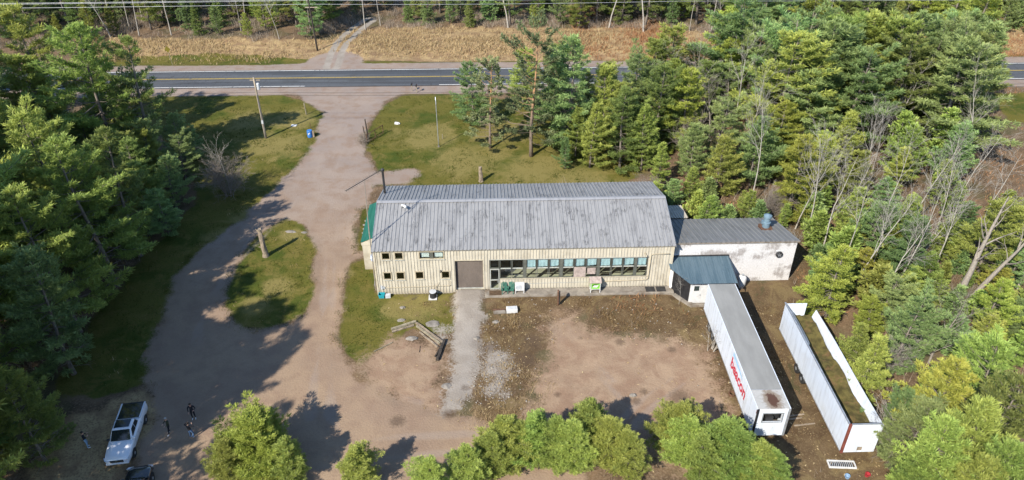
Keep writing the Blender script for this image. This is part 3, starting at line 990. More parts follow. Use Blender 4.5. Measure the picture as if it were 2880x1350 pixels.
def siding_panel(x0, x1, z0, z1, holes):
    """one ribbed sheet in the x-z plane (ribs stand towards -y) with the window openings cut out; a sheet cut right across is two sheets"""
    pts, depth = rib_breaks(x0, x1)
    cuts = sorted({round(p[0], 4) for p in pts} | {round(h, 4) for hh in holes for h in (hh[0], hh[1]) if x0 < h < x1})
    cells = []
    for a, c in zip(cuts[:-1], cuts[1:]):
        mid = (a + c) / 2
        spans = [(z0, z1)]
        for hx0, hx1, hz0, hz1 in holes:
            if hx0 < mid < hx1:
                ns = []
                for s0, s1 in spans:
                    if hz0 > s0: ns.append((s0, min(hz0, s1)))
                    if hz1 < s1: ns.append((max(hz1, s0), s1))
                spans = [s for s in ns if s[1] - s[0] > 1e-3]
        for s in spans: cells.append((a, c, s[0], s[1]))
    # connected pieces
    left = list(range(len(cells)))
    out = []
    while left:
        comp, todo = [], [left.pop(0)]
        while todo:
            i = todo.pop(); comp.append(i)
            for j in left[:]:
                ci, cj = cells[i], cells[j]
                if (abs(ci[1] - cj[0]) < 1e-4 or abs(ci[0] - cj[1]) < 1e-4) and min(ci[3], cj[3]) - max(ci[2], cj[2]) > 1e-3:
                    left.remove(j); todo.append(j)
        b = MB()
        for i in comp:
            a, c, s0, s1 = cells[i]
            da, dc = depth(a), depth(c)
            b.add([(a, da, s0), (c, dc, s0), (c, dc, s1), (a, da, s1)], [(0, 1, 2, 3)])
        out.append(b)
    return out


bld = empty("metal_building", BA, BYAW, "long cream ribbed metal building with weathered grey gable roof", "building")
BLEN, BDEP, EAVE, RIDGE = 29.95, 12.6, 5.55, 7.3
SMALL = [(0.80, 1.60, 4.38, 5.22), (2.08, 2.90, 4.38, 5.22), (4.50, 6.96, 4.36, 5.24),
         (0.77, 1.55, 1.92, 2.80), (2.05, 2.87, 1.90, 2.80), (3.98, 4.80, 1.92, 2.83), (6.60, 7.42, 1.91, 2.82)]
GARAGE = (8.02, 10.86, 0.42, 4.05)
SHOP = (11.45, 27.5, 1.76, 4.08)
DOOR = (11.45, 12.52, 0.42, 4.08)
HOLES = SMALL + [GARAGE, SHOP, DOOR]
npan = 33
pw = BLEN / npan
for i in range(npan):
    z0 = 0.0 if i * pw < 7.9 else 0.4
    for piece in siding_panel(i * pw, (i + 1) * pw, z0, EAVE - 0.12, HOLES):
        piece.build("siding_panel", M['cream'], bld, fix=False)
# left end wall under the gable, panel by panel; right end wall above the annex
for side, x in (("left", 0.0), ("right", BLEN)):
    n = 14
    w = BDEP / n
    for i in range(n):
        b = MB()
        pts, dep = rib_breaks(i * w, (i + 1) * w)
        for (a, da), (c, dc) in zip(pts[:-1], pts[1:]):
            za = EAVE - 0.1 + (RIDGE - EAVE) * (1 - abs(a - BDEP / 2) / (BDEP / 2)); zc = EAVE - 0.1 + (RIDGE - EAVE) * (1 - abs(c - BDEP / 2) / (BDEP / 2))
            s = 1 if side == "left" else -1
            b.add([(x + s * da, a, 0), (x + s * dc, c, 0), (x + s * dc, c, zc), (x + s * da, a, za)], [(0, 1, 2, 3)])
        b.build("siding_panel", M['cream'], bld, fix=False)
b = MB(); b.box(0, BLEN, BDEP - 0.02, BDEP + 0.03, 0, EAVE - 0.1); b.build("back_wall", M['cream'], bld)
# corner and foot trim
b = MB(); b.box(-0.06, 0.12, -0.06, -0.036, 0, EAVE - 0.12); b.box(-0.06, -0.036, -0.036, 0.12, 0, EAVE - 0.12); b.build("corner_trim", M['cream_trim'], bld)
b = MB(); b.box(BLEN - 0.12, BLEN + 0.06, -0.06, -0.036, 0.4, EAVE - 0.12); b.build("corner_trim", M['cream_trim'], bld)
b = MB(); b.box(0, 8.0, -0.03, 0.1, -0.3, 0.06); b.build("foundation", M['concrete'], bld)
# rooms seen through the glass
b = MB(); b.box(0.15, BLEN - 0.15, 0.12, 7.0, 0.3, 0.4); b.build("room_floor", M['room_floor'], bld)
b = MB(); b.box(0.15, BLEN - 0.15, 7.0, 7.1, 0.4, EAVE - 0.2); b.box(8.0, 8.06, 0.12, 7.0, 0.4, EAVE - 0.2); b.box(10.95, 11.0, 0.12, 7.0, 0.4, EAVE - 0.2)
b.build("room_wall", M['room_wall'], bld)
b = MB(); b.box(0.15, BLEN - 0.15, 0.12, 7.0, EAVE - 0.2, EAVE - 0.16); b.build("room_ceiling", M['room_wall'], bld)
b = MB(); b.box(0.15, 7.9, 0.12, 6.9, 3.5, 3.6); b.build("upper_floor", M['room_floor'], bld)


def frame_ring(x0, x1, z0, z1, w, y0, y1):
    b = MB()
    b.box(x0, x0 + w, y0, y1, z0, z1); b.box(x1 - w, x1, y0, y1, z0, z1)
    b.box(x0 + w, x1 - w, y0, y1, z0, z0 + w); b.box(x0 + w, x1 - w, y0, y1, z1 - w, z1)
    return b


def pane(parent, x0, x1, z0, z1, y, mat=None):
    b = MB(); b.box(x0, x1, y, y + 0.012, z0, z1)
    return b.build("pane", mat or M['glass'], parent)


for i, (x0, x1, z0, z1) in enumerate(SMALL):
    w = frame_ring(x0 - 0.05, x1 + 0.05, z0 - 0.05, z1 + 0.05, 0.10, -0.075, 0.06).build("window", M['frame_tan'], bld)
    b = MB(); b.box(x0 - 0.08, x1 + 0.08, -0.13, -0.078, z0 - 0.09, z0 - 0.04); b.build("sill", M['frame_pale'], w)
    if i == 2:
        b = MB(); xm = (x0 + x1) / 2; b.box(xm - 0.16, xm + 0.16, -0.05, 0.05, z0 + 0.051, z1 - 0.051); b.build("mullion", M['frame_dark'], w)
        for a, c in ((x0 + 0.05, xm - 0.16), (xm + 0.16, x1 - 0.05)):
            pane(w, a, c, z0 + 0.05, z1 - 0.05, 0.0)
            cu = MB()
            nf = 22
            xx = np.linspace(a + 0.12, c - 0.06, nf)
            vv = []
            for k, xk in enumerate(xx):
                yk = 0.16 + (0.04 if k % 2 else 0.0)
                vv += [(xk, yk, z0 + 0.1), (xk, yk, z1 - 0.06)]
            cu.add(vv, [(2 * k, 2 * k + 2, 2 * k + 3, 2 * k + 1) for k in range(nf - 1)])
            cu.build("curtain", M['curtain'], w, fix=False)
    else:
        pane(w, x0 + 0.05, x1 - 0.05, z0 + 0.05, z1 - 0.05, 0.0, M['glass_dark'] if i != 6 else M['glass'])
# roller door
gx0, gx1, gz0, gz1 = GARAGE
b = MB()
ns = 34
vv, ff = [], []
for k in range(ns):
    za, zc = gz0 + (gz1 - gz0) * k / ns, gz0 + (gz1 - gz0) * (k + 1) / ns
    for z, y in ((za, 0.20), (za + (zc - za) * 0.3, 0.165), (za + (zc - za) * 0.7, 0.165), (zc, 0.20)):
        vv += [(gx0 + 0.06, y, z), (gx1 - 0.06, y, z)]
for k in range(len(vv) // 2 - 1): ff.append((2 * k, 2 * k + 1, 2 * k + 3, 2 * k + 2))
b.add(vv, ff)
gd = b.build("roller_door", M['brown_door'], bld, fix=False)
b = MB(); b.box(gx0 + 0.06, gx1 - 0.06, 0.13, 0.22, gz0, gz0 + 0.1); b.build("bottom_bar", M['frame_pale'], gd)
b = MB(); b.box(gx0 - 0.02, gx0 + 0.06, -0.05, 0.26, gz0, gz1); b.build("door_track", M['black_paint'], gd)
b = MB(); b.box(gx1 - 0.06, gx1 + 0.05, -0.05, 0.26, gz0, gz1); b.build("door_track", M['cream_trim'], gd)
b = MB(); b.box(gx0 - 0.02, gx1 + 0.05, -0.06, 0.26, gz1, gz1 + 0.1); b.build("door_header", M['cream_trim'], gd)
# the shop front: eleven bays, transom, lower lights
BAYS = [(11.50, 12.46), (12.52, 13.68), (13.74, 14.88), (15.16, 16.20), (16.27, 17.42), (17.49, 18.55), (18.86, 20.01), (20.08, 21.15), (21.22, 22.37),
        (22.60, 23.75), (23.82, 24.94), (25.01, 26.14), (26.36, 27.44)]
TZ0, TZ1 = 2.94, 3.04
for i, (x0, x1) in enumerate(BAYS):
    zb = 0.42 if i == 0 else 1.76
    fm = M['frame_dark']
    if i == 0:
        w = frame_ring(x0, x1, 3.04, 4.08, 0.06, -0.05, 0.05).build("window", fm, bld)
        pane(w, x0 + 0.06, x1 - 0.06, 3.1, 4.02, 0.0)
        d = frame_ring(x0, x1, zb, TZ0, 0.09, -0.045, 0.05).build("door", M['frame_pale'], bld)
        b = MB(); b.box(x0 + 0.09, x1 - 0.09, -0.04, 0.04, 1.52, 1.62); b.build("push_bar", M['frame_pale'], d)
        pane(d, x0 + 0.09, x1 - 0.09, 1.62, TZ0 - 0.09, 0.0)
        pane(d, x0 + 0.09, x1 - 0.09, 0.51, 1.52, 0.0, M['glass'])
        b = MB(); b.box(x1 - 0.2, x1 - 0.15, -0.1, -0.046, 1.3, 1.75); b.build("handle", M['galv'], d)
        continue
    w = frame_ring(x0, x1, zb, 4.08, 0.055, -0.05, 0.05).build("window", fm, bld)
    b = MB(); b.box(x0 + 0.056, x1 - 0.056, -0.055, 0.05, TZ0, TZ1); b.build("transom", M['frame_pale'] if i < 7 or i > 8 else fm, w)
    pane(w, x0 + 0.055, x1 - 0.055, TZ1, 4.025, 0.0)
    pane(w, x0 + 0.055, x1 - 0.055, zb + 0.055, TZ0, 0.0)
    if i >= 3:
        b = MB()
        n = 9
        vv = []
        sag = 0.05 * ((i * 7) % 3)
        for k in range(n):
            xk = x0 + 0.1 + (x1 - x0 - 0.2) * k / (n - 1)
            vv += [(xk, 0.10 + 0.02 * math.sin(k * 1.7 + i), TZ1 + 0.02 + sag * (k / (n - 1))), (xk, 0.08, 4.05)]
        b.add(vv, [(2 * k, 2 * k + 2, 2 * k + 3, 2 * k + 1) for k in range(n - 1)])
        b.build("blind", M['blind'], w, fix=False)
for x0, x1 in ((14.9, 15.15), (18.57, 18.85), (22.38, 22.59), (26.15, 26.35)):
    b = MB(); b.box(x0, x1, -0.06, 0.06, 1.76, 4.08); b.build("window_post", M['frame_dark'], bld)
b = MB(); b.box(11.42, 27.55, -0.085, -0.062, 4.09, 4.15); b.build("head_flashing", M['frame_pale'], bld)
b = MB(); b.box(12.55, 27.55, -0.10, -0.052, 1.69, 1.755); b.build("sill_flashing", M['cream_trim'], bld)
for x0, x1, z0, z1, y in ((20.02, 21.22, 1.80, 3.02, -0.085), (21.38, 22.22, 2.12, 2.9, -0.08)):
    b = MB(); b.box(x0, x1, y, y + 0.02, z0, z1); b.build("board", M['plywood'], bld)["label"] = "grey board over a lower window"
# roof sheets, ridge cap, gutters and rakes
RP = 0.375
NR = 80
RPITCH = (BLEN + 0.3) / NR
slope = math.atan2(RIDGE - EAVE, BDEP / 2)
SL = math.hypot(RIDGE - EAVE, BDEP / 2) + 0.25
ROOF_PROF = [(0.0, 0.0), (0.205, 0.0), (0.225, 0.06), (0.28, 0.06), (0.305, 0.0)]


def roof_sheet(width, length, pitch, name, prof=ROOF_PROF):
    b = MB()
    pts, dep = rib_breaks(0, width, pitch, prof)
    for (a, da), (c, dc) in zip(pts[:-1], pts[1:]):
        for s0, s1, lap in ((0.0, length * 0.48, 0.0), (length * 0.48, length, 0.006)):
            b.add([(a, s0, da + lap), (c, s0, dc + lap), (c, s1, dc + lap), (a, s1, da + lap)], [(0, 1, 2, 3)])
    b.add([(0, 0, -0.02), (width, 0, -0.02), (width, 0, 0.0), (0, 0, 0.0)], [(0, 1, 2, 3)])
    return b


sheet = roof_sheet(RPITCH * 2, SL, RPITCH, "roof_panel").mesh("roof_panel", M['roof_grey'], fix=False)
for i in range(NR // 2):
    x = -0.15 + i * RPITCH * 2
    jz = rng.uniform(-0.006, 0.006)
    o = link_mesh("roof_panel", sheet, bld, (x, -0.24, EAVE - 0.06 + jz), (slope, 0, 0))
    o = link_mesh("roof_panel", sheet, bld, (x + RPITCH * 2, BDEP + 0.24, EAVE - 0.06 + jz), (slope, 0, math.pi))
b = MB()
zt = RIDGE + 0.075
hw = 0.32
b.add([(-0.17, BDEP / 2 - hw, zt - 0.055), (BLEN + 0.17, BDEP / 2 - hw, zt - 0.055), (BLEN + 0.17, BDEP / 2, zt + 0.01), (-0.17, BDEP / 2, zt + 0.01),
       (-0.17, BDEP / 2 + hw, zt - 0.055), (BLEN + 0.17, BDEP / 2 + hw, zt - 0.055)], [(0, 1, 2, 3), (3, 2, 5, 4)])
b.build("ridge_cap", M['ridge'], bld, fix=False)
b = MB(); b.box(-0.1, BLEN + 0.1, -0.2, -0.07, EAVE - 0.14, EAVE - 0.085); b.build("eave_trim", M['frame_tan'], bld)
for x in (-0.17, BLEN + 0.13):
    b = MB()
    for s in (0, 1):
        y0, y1 = (-0.24, BDEP / 2) if s == 0 else (BDEP + 0.24, BDEP / 2)
        b.bar((x + 0.02, y0, EAVE - 0.13), (x + 0.02, y1, RIDGE + 0.0), 0.04, 0.16)
    b.build("rake_trim", M['galv'], bld)
# pipes on the front wall
b = MB(); b.tube([(0.9, -0.12, 0.9), (4.2, -0.12, 0.96), (5.9, -0.12, 1.0), (7.3, -0.12, 1.02), (7.45, -0.12, 1.1), (7.45, -0.12, 1.6)], 0.03, 6)
b.tube([(5.62, -0.55, 0.75), (5.75, -0.35, 0.95), (6.05, -0.13, 1.05), (6.3, -0.12, 1.45)], 0.025, 6); b.build("wall_pipe", M['frame_tan'], bld, smooth=True)
b = MB(); b.tube([(29.6, -0.12, 4.47), (27.9, -0.12, 4.47), (27.72, -0.12, 4.35), (27.68, -0.12, 1.5), (27.5, -0.12, 1.3), (23.2, -0.12, 1.2)], 0.045, 6)
b.build("wall_pipe", M['frame_tan'], bld, smooth=True)
b = MB(); b.tube([(15.3, -0.1, 1.12), (21.5, -0.1, 1.16)], 0.018, 5); b.build("wall_pipe", M['frame_pale'], bld)
b = MB(); b.box(27.02, 27.16, -0.12, -0.04, 4.5, 4.62); b.tube([(27.1, -0.12, 4.55), (27.15, -0.28, 4.5), (27.2, -0.34, 4.38)], [0.03, 0.05, 0.09], 8)
b.build("wall_lamp", M['frame_tan'], bld)
b = MB(); b.box(6.5, 6.62, -0.13, -0.04, 2.82, 2.96); b.tube([(6.55, -0.12, 2.9), (6.55, -0.3, 2.84)], [0.05, 0.06], 8); b.build("wall_lamp", M['black_plastic'], bld)
b = MB(); b.box(0.35, 0.55, -0.16, -0.04, 0.75, 1.15); b.box(0.62, 0.74, -0.12, -0.04, 0.8, 1.05); b.build("meter_box", M['grey_plastic'], bld)
# the porch slab along the shop front
b = MB(); b.box(10.95, 30.3, -1.15, -0.02, -0.2, 0.4); sl = b.build("porch_slab", M['concrete'], bld); bevelled(sl, 0.04)
for x0 in (27.45, 28.55):
    b = MB(); b.box(x0, x0 + 0.95, -0.98, -0.16, 0.401, 0.43); b.build("floor_hatch", M['dark_steel'], bld)
# white vent hood on the ridge and stove pipe at the west gable
vt = MB(); vt.tube([(2.55, 5.45, 7.1), (2.55, 5.4, 7.42), (2.85, 5.1, 7.44), (3.05, 4.92, 7.38)], [0.11, 0.12, 0.14, 0.15], 10)
vt.build("roof_vent", M['white_plastic'], bld, smooth=True)
b = MB(); b.tube([(0.25, 9.6, 4.6), (0.25, 9.6, 9.15)], 0.12, 10); b.tube([(0.25, 9.6, 9.15), (0.25, 9.6, 9.35)], [0.19, 0.19], 10)
b.tube([(0.25, 9.6, 9.35), (0.25, 9.6, 9.5)], [0.2, 0.03], 10)
b.build("stove_pipe", M['dark_steel'], bld, smooth=False)
# green-roofed lean-to porch on the west end
gsheet_len = 7.6
gn = 19
gw = gsheet_len / gn
b = MB()
for i in range(gn):
    b = MB()
    y0 = 4.35 + i * gw
    pts, dep = rib_breaks(0, gw, gw / 2, ROOF_PROF)
    n = 6
    for k in range(n):                                   # pressed tile steps across the fall
        xa, xb = -2.0 + 2.0 * k / n, -2.0 + 2.0 * (k + 1) / n
        za, zb = 3.5 + 0.85 * k / n, 3.5 + 0.85 * (k + 1) / n
        for (a, da), (c, dc) in zip(pts[:-1], pts[1:]):
            b.add([(xa, y0 + a, za + da + 0.03), (xa, y0 + c, za + dc + 0.03), (xb, y0 + c, zb + dc), (xb, y0 + a, zb + da)], [(3, 2, 1, 0)])
            b.add([(xa, y0 + a, za + da + 0.03), (xa, y0 + c, za + dc + 0.03), (xa, y0 + c, za + dc - 0.02), (xa, y0 + a, za + da - 0.02)], [(0, 1, 2, 3)])
    b.build("lean_to_roof_panel", M['roof_green'], bld, fix=False)["label"] = "green pressed metal lean-to roof sheet"
b = MB(); b.box(-1.95, -0.05, 4.36, 4.42, 3.15, 3.48); b.add([(-1.95, 4.36, 3.48), (-0.05, 4.36, 3.48), (-0.05, 4.36, 4.28)], [(0, 1, 2)])
b.build("lean_to_gable", M['cream'], bld, fix=False)
for y in (4.45, 8.1, 11.8):
    b = MB(); b.box(-1.88, -1.76, y, y + 0.12, 0, 3.48); b.build("lean_to_post", M['cream_trim'], bld)
b = MB(); b.box(-1.88, -1.76, 4.57, 11.8, 3.35, 3.47); b.build("lean_to_beam", M['cream_trim'], bld)
b = MB(); b.box(-1.9, -0.07, 4.42, 4.48, 0.0, 3.15); b.build("lean_to_wall", M['cream'], bld)

# ------------------------------------------------------------------ white block annex, vestibule and rear lean-to
ann = empty("block_annex", BL(29.95, 1.07), BYAW, "white block annex with peeling paint and flat grey metal roof", "building")
AL, AD, AZ0, AZ1 = 12.95, 7.4, 5.0, 3.05


def block_wall(name, length, height, axis, parent, slope_to=None):
    """blocks 0.4 x 0.2 with recessed joints, each a little proud or shy of its neighbours"""
    b = MB()
    nrow = int(height / 0.2) + 1
    r = random.Random(17 + int(length * 10))
    for j in range(nrow):
        z0 = j * 0.2
        off = 0.2 if j % 2 else 0.0
        x = -off
        while x < length - 0.01:
            a, c = max(x, 0) + 0.006, min(x + 0.4, length) - 0.006
            x += 0.4
            if c - a < 0.03: continue
            top = height if slope_to is None else height + (slope_to - height) * ((a + c) / 2 / length)
            z1 = min(z0 + 0.19, top)
            if z1 - z0 < 0.02: continue
            y = r.uniform(-0.012, 0.008)
            q = [(a, y, z0), (c, y, z0), (c, y, z1), (a, y, z1), (a, 0.06, z0), (c, 0.06, z0), (c, 0.06, z1), (a, 0.06, z1)]
            if axis == 'y': q = [(AL - p[1], p[0], p[2]) for p in q]
            b.add(q, [(0, 1, 2, 3), (0, 4, 5, 1), (1, 5, 6, 2), (2, 6, 7, 3), (3, 7, 4, 0)])
    o = b.build(name, M['block'], parent, fix=False)
    o["kind"] = "stuff"
    return o


block_wall("block_wall", AL, AZ0 - 0.12, 'x', ann)
block_wall("block_wall", AD, AZ0 - 0.12, 'y', ann, AZ1 - 0.1)
b = MB(); b.box(0.05, AL - 0.04, 0.045, 0.2, -0.2, AZ0 - 0.15); b.box(AL - 0.2, AL - 0.045, 0.2, AD, -0.2, AZ1 - 0.15); b.box(0, AL - 0.05, AD - 0.1, AD, -0.2, AZ1 - 0.15)
b.build("mortar_backing", M['block'], ann)
ash = math.atan2(AZ0 - AZ1, AD)
ALN = math.hypot(AZ0 - AZ1, AD) + 0.4
an = 26
aw = (AL + 0.2) / an
asheet = roof_sheet(aw, ALN, aw / 1.0, "roof_panel").mesh("roof_panel", M['roof_annex'], fix=False)
for i in range(an):
    link_mesh("roof_panel", asheet, ann, (0.02 + i * aw, -0.2, AZ0 + 0.03), (-ash, 0, 0))
b = MB(); b.box(0.02, AL + 0.2, -0.17, -0.02, AZ0 - 0.12, AZ0 - 0.005); b.build("fascia", M['wood_grey'], ann)
b = MB()
cx, cz = 11.32, 3.35
ring = []
for rr, yy in ((0.36, 0.0), (0.36, -0.16), (0.28, -0.2), (0.1, -0.1)):
    ring.append([(cx + rr * math.cos(a), yy, cz + rr * math.sin(a)) for a in np.linspace(0, 2 * math.pi, 20, endpoint=False)])
b.loft(ring)
fan = b.build("wall_fan", M['dark_steel'], ann, smooth=False)
b = MB()
for k in range(5):
    a = k * 2 * math.pi / 5
    b.add([(cx, -0.13, cz), (cx + 0.26 * math.cos(a), -0.15, cz + 0.26 * math.sin(a)), (cx + 0.26 * math.cos(a + 0.7), -0.17, cz + 0.26 * math.sin(a + 0.7))], [(0, 1, 2)])
b.build("fan_blade", M['galv'], fan, fix=False)
b = MB(); b.box(cx - 0.42, cx + 0.42, -0.03, -0.014, cz + 0.36, cz + 0.52); b.build("fan_hood", M['white_plastic'], fan)
# turbine stack on the roof
zr = lambda y: AZ0 + 0.05 - (y + 0.2) * math.tan(ash)
st = MB(); st.lathe([(0.4, -0.3), (0.4, 0.75), (0.44, 0.78), (0.44, 0.84), (0.34, 0.9), (0.34, 1.35), (0.43, 1.4), (0.43, 1.62), (0.1, 1.78)], 16, (11.05, 4.0, zr(4.0)))
stk = st.build("roof_stack", M['blue_steel'], ann, smooth=False)
b = MB(); b.box(10.5, 10.7, 3.85, 4.15, zr(4.0) + 0.6, zr(4.0) + 1.0); b.build("stack_motor", M['blue_steel'], stk)
b = MB(); b.box(10.45, 11.65, 3.4, 4.6, zr(3.4) - 0.45, zr(3.4) + 0.06); b.build("stack_curb", M['rust'], stk)

ves = empty("vestibule", BL(0, 0), BYAW, "small entry vestibule with blue-green metal shed roof beside annex", "building")
rt, rf = 3.35, 2.72
RPOLY = [(29.66, 1.02, rt), (35.98, 1.02, rt), (35.9, -2.88, rf), (31.25, -2.88, rf), (29.62, -0.62, rt - 0.63 * (1.64 / 3.9))]
b = MB()
# ribbed sheets run down the fall, each cut to the skewed corner
nv = 14
for i in range(nv):
    x0, x1 = 29.66 + i * (35.98 - 29.66) / nv, 29.66 + (i + 1) * (35.98 - 29.66) / nv
    bb = MB()
    pts, dep = rib_breaks(x0, x1, 0.226, ROOF_PROF)
    for (a, da), (c, dc) in zip(pts[:-1], pts[1:]):
        def yend(x): return -2.9 if x > 31.25 else -0.62 + (x - 29.62) * (-2.28 / 1.63)
        def zz(y): return rt + (y - 1.02) * (rt - rf) / 3.9
        bb.add([(a, yend(a), zz(yend(a)) + da * 0.6), (c, yend(c), zz(yend(c)) + dc * 0.6), (c, 1.02, rt + dc * 0.6), (a, 1.02, rt + da * 0.6)], [(0, 1, 2, 3)])
    bb.build("roof_panel", M['roof_teal'], ves, fix=False)
b = MB(); b.box(29.96, 36.0, 0.9, 1.03, rt + 0.03, rt + 0.12); b.build("head_flashing", M['dark_steel'], ves)
b = MB(); b.add([(36.0, 1.0, rt), (35.92, -2.88, rf), (36.6, -2.5, 1.5), (36.75, 1.0, 1.7)], [(0, 1, 2, 3)]); b.build("side_skirt", M['roof_teal'], ves, fix=False)
b = MB(); b.add([(31.25, -2.9, rf - 0.03), (35.9, -2.9, rf - 0.03), (35.9, -2.9, rf + 0.02), (31.25, -2.9, rf + 0.02)], [(0, 1, 2, 3)])
b.add([(31.25, -2.9, rf - 0.06), (29.62, -0.64, rt - 0.33), (29.62, -0.64, rt - 0.27), (31.25, -2.9, rf)], [(0, 1, 2, 3)]); b.build("drip_edge", M['dark_steel'], ves, fix=False)
b = MB(); b.add([(30.12, -0.5, 0), (31.45, -2.42, 0), (31.45, -2.42, rf - 0.02), (30.12, -0.5, rt - 0.34)], [(0, 1, 2, 3)])
b.build("slanted_wall", M['black_paint'], ves, fix=False)["label"] = "dark painted slanted wall of the vestibule"
b = MB(); b.box(31.46, 35.8, -2.46, -2.36, 0, rf - 0.06); b.build("front_wall", M['white_plastic'], ves)
b = MB(); b.box(35.7, 35.8, -2.36, 1.0, 0, 2.7); b.build("side_wall", M['white_plastic'], ves)
w = frame_ring(31.75, 32.45, 1.45, 2.25, 0.09, -2.5, -2.462).build("door_window", M['white_plastic'], ves)
pane(w, 31.84, 32.36, 1.54, 2.16, -2.475, M['glass_dark'])
b = MB(); b.box(31.6, 32.62, -2.478, -2.463, 0.12, 1.40); b.build("door_leaf", M['white_plastic'], ves)
b = MB(); b.box(32.5, 32.56, -2.55, -2.48, 1.0, 1.08); b.build("door_handle", M['galv'], ves)
b = MB(); b.prism([(29.9, -0.9), (30.6, -0.6), (31.9, -2.7), (33.4, -2.75), (33.4, -3.1), (31.6, -3.1)], -0.1, 0.16); b.build("step_slab", M['concrete'], ves)
b = MB()
pr = [[(29.86 + 0.07 * math.sin(t * 3), -0.12 - 0.22 * t - dx, 0.45 + 1.55 * (1 - t)) for dx in (0.0, 0.03)] for t in np.linspace(0, 1, 8)]
vv = []
for t in np.linspace(0, 1, 9):
    w_ = 0.1 + 0.28 * math.sin(math.pi * min(1, t * 0.9 + 0.1))
    vv += [(29.95 - w_ * 0.3, -0.15 - 0.25 * t, 2.6 - 2.15 * t), (29.95 + w_, -0.32 - 0.25 * t, 2.6 - 2.15 * t)]
b.add(vv, [(2 * k, 2 * k + 1, 2 * k + 3, 2 * k + 2) for k in range(8)])
b.build("hanging_tarp", M['white_plastic'], ves, fix=False)["label"] = "white tarp hanging at the corner of the wall"

lt = empty("lean_to_shed", BL(30.0, 8.7), BYAW, "small cream ribbed metal lean-to behind the annex", "shed")
lsh = roof_sheet(0.9, 3.4, 0.3, "roof_panel").mesh("roof_panel", M['cream'], fix=False)
for i in range(4):
    link_mesh("roof_panel", lsh, lt, (0.1 + i * 0.9, 0.2, 3.0), (-0.12, 0, 0))
b = MB(); b.box(0.1, 3.6, 0.3, 3.4, 0, 2.5); b.build("wall", M['cream'], lt)
tank = empty("white_tank", BL(37.55, 0.05), BYAW, "white rounded tank standing against annex beside the vestibule", "tank")
b = MB(); b.lathe([(0.12, 0.12), (0.38, 0.2), (0.44, 0.4), (0.44, 1.15), (0.36, 1.36), (0.14, 1.46)], 18); b.build("shell", M['white_plastic'], tank, smooth=True)
b = MB(); b.lathe([(0.36, 0.0), (0.36, 0.18)], 14); b.build("foot_ring", M['galv'], tank)
b = MB(); b.lathe([(0.13, 1.44), (0.13, 1.6), (0.1, 1.62)], 10); b.build("valve_cap", M['galv'], tank)

# ------------------------------------------------------------------ semi trailers
def wheel(parent, c, r=0.5, w=0.28, axis='x', name="wheel"):
    """tyre with a rim; centre c in the parent's frame"""
    b = MB()
    prof = [(r * 0.55, -w / 2), (r * 0.93, -w / 2), (r, -w * 0.32), (r, w * 0.32), (r * 0.93, w / 2), (r * 0.55, w / 2)]
    b.lathe(prof, 20)
    rot = (0, math.pi / 2, 0) if axis == 'x' else (math.pi / 2, 0, 0)
    t = b.build(name, M['rubber'], parent, c, rot)
    b = MB(); b.lathe([(r * 0.2, -w / 2 - 0.02), (r * 0.56, -w / 2 + 0.03), (r * 0.56, w / 2 - 0.03), (r * 0.2, w / 2 + 0.02)], 14)
    b.build("rim", M['galv'], t)
    return t


def text_mesh(name, body, size, mat, parent, loc, rot, shear=0.0, bold=0.0):
    cu = bpy.data.curves.new(name, 'FONT')
    cu.body = body
    cu.size = size
    cu.shear = shear
    cu.offset = bold
    cu.extrude = 0.004
    cu.resolution_u = 3
    tmp = bpy.data.objects.new("tmp", cu)
    COL.objects.link(tmp)
    bpy.context.view_layer.update()
    me = bpy.data.meshes.new_from_object(tmp.evaluated_get(bpy.context.evaluated_depsgraph_get()))
    bpy.data.objects.remove(tmp)
    me.materials.clear(); me.materials.append(mat)
    return link_mesh(name, me, parent, loc, rot)


T1 = Vector((20.48, 41.37, 0))
t1yaw = math.atan2(20.48 - 20.09, 57.45 - 41.37)
tr1 = empty("semi_trailer", T1, t1yaw, "closed white semi trailer with red lettering, backed up to vestibule", "trailer")
TL, TW, TZ, TZ2 = 16.1, 2.58, 0.98, 4.0
hw = TW / 2
# side sheets, one by one
ns = 12
for s in (-1, 1):
    for i in range(ns):
        y0, y1 = 0.06 + i * (TL - 0.12) / ns, 0.06 + (i + 1) * (TL - 0.12) / ns
        b = MB(); b.box(s * hw - 0.02, s * hw + 0.02, y0 + 0.006, y1 - 0.006, TZ + 0.12, TZ2 - 0.1); b.build("side_panel", M['trailer_white'], tr1)
        if i:
            b = MB(); b.box(s * hw - 0.026, s * hw + 0.026, y0 - 0.025, y0 + 0.025, TZ + 0.121, TZ2 - 0.101); b.build("seam_strip", M['trailer_inner'], tr1)
for s in (-1, 1):
    b = MB(); b.box(s * hw - 0.03, s * hw + 0.03, 0, TL, TZ, TZ + 0.115); b.build("bottom_rail", M['galv'], tr1)
    b = MB(); b.box(s * hw - 0.03, s * hw + 0.03, 0, TL, TZ2 - 0.095, TZ2 + 0.01); b.build("top_rail", M['trailer_white'], tr1)
b = MB(); b.box(-hw + 0.031, hw - 0.031, 2.1, TL - 0.02, TZ2 - 0.05, TZ2 + 0.004); b.build("roof_sheet", M['trailer_roof'], tr1)
b = MB(); b.box(-hw + 0.031, hw - 0.031, 0.02, 2.06, TZ2 - 0.05, TZ2 + 0.0); b.build("front_roof_sheet", M['trailer_nose'], tr1)["label"] = "front roof sheet burnt brown by rust"
b = MB(); b.box(-hw + 0.031, hw - 0.031, 2.062, 2.098, TZ2 - 0.05, TZ2 + 0.02); b.build("roof_seam", M['galv'], tr1)
b = MB(); b.box(-hw + 0.03, hw - 0.03, 0.1, TL - 0.1, TZ, TZ + 0.1); b.build("floor_deck", M['wood_grey'], tr1)
b = MB(); b.box(-hw + 0.03, hw - 0.03, TL - 0.06, TL, TZ, TZ2 - 0.05); b.build("rear_wall", M['trailer_white'], tr1)
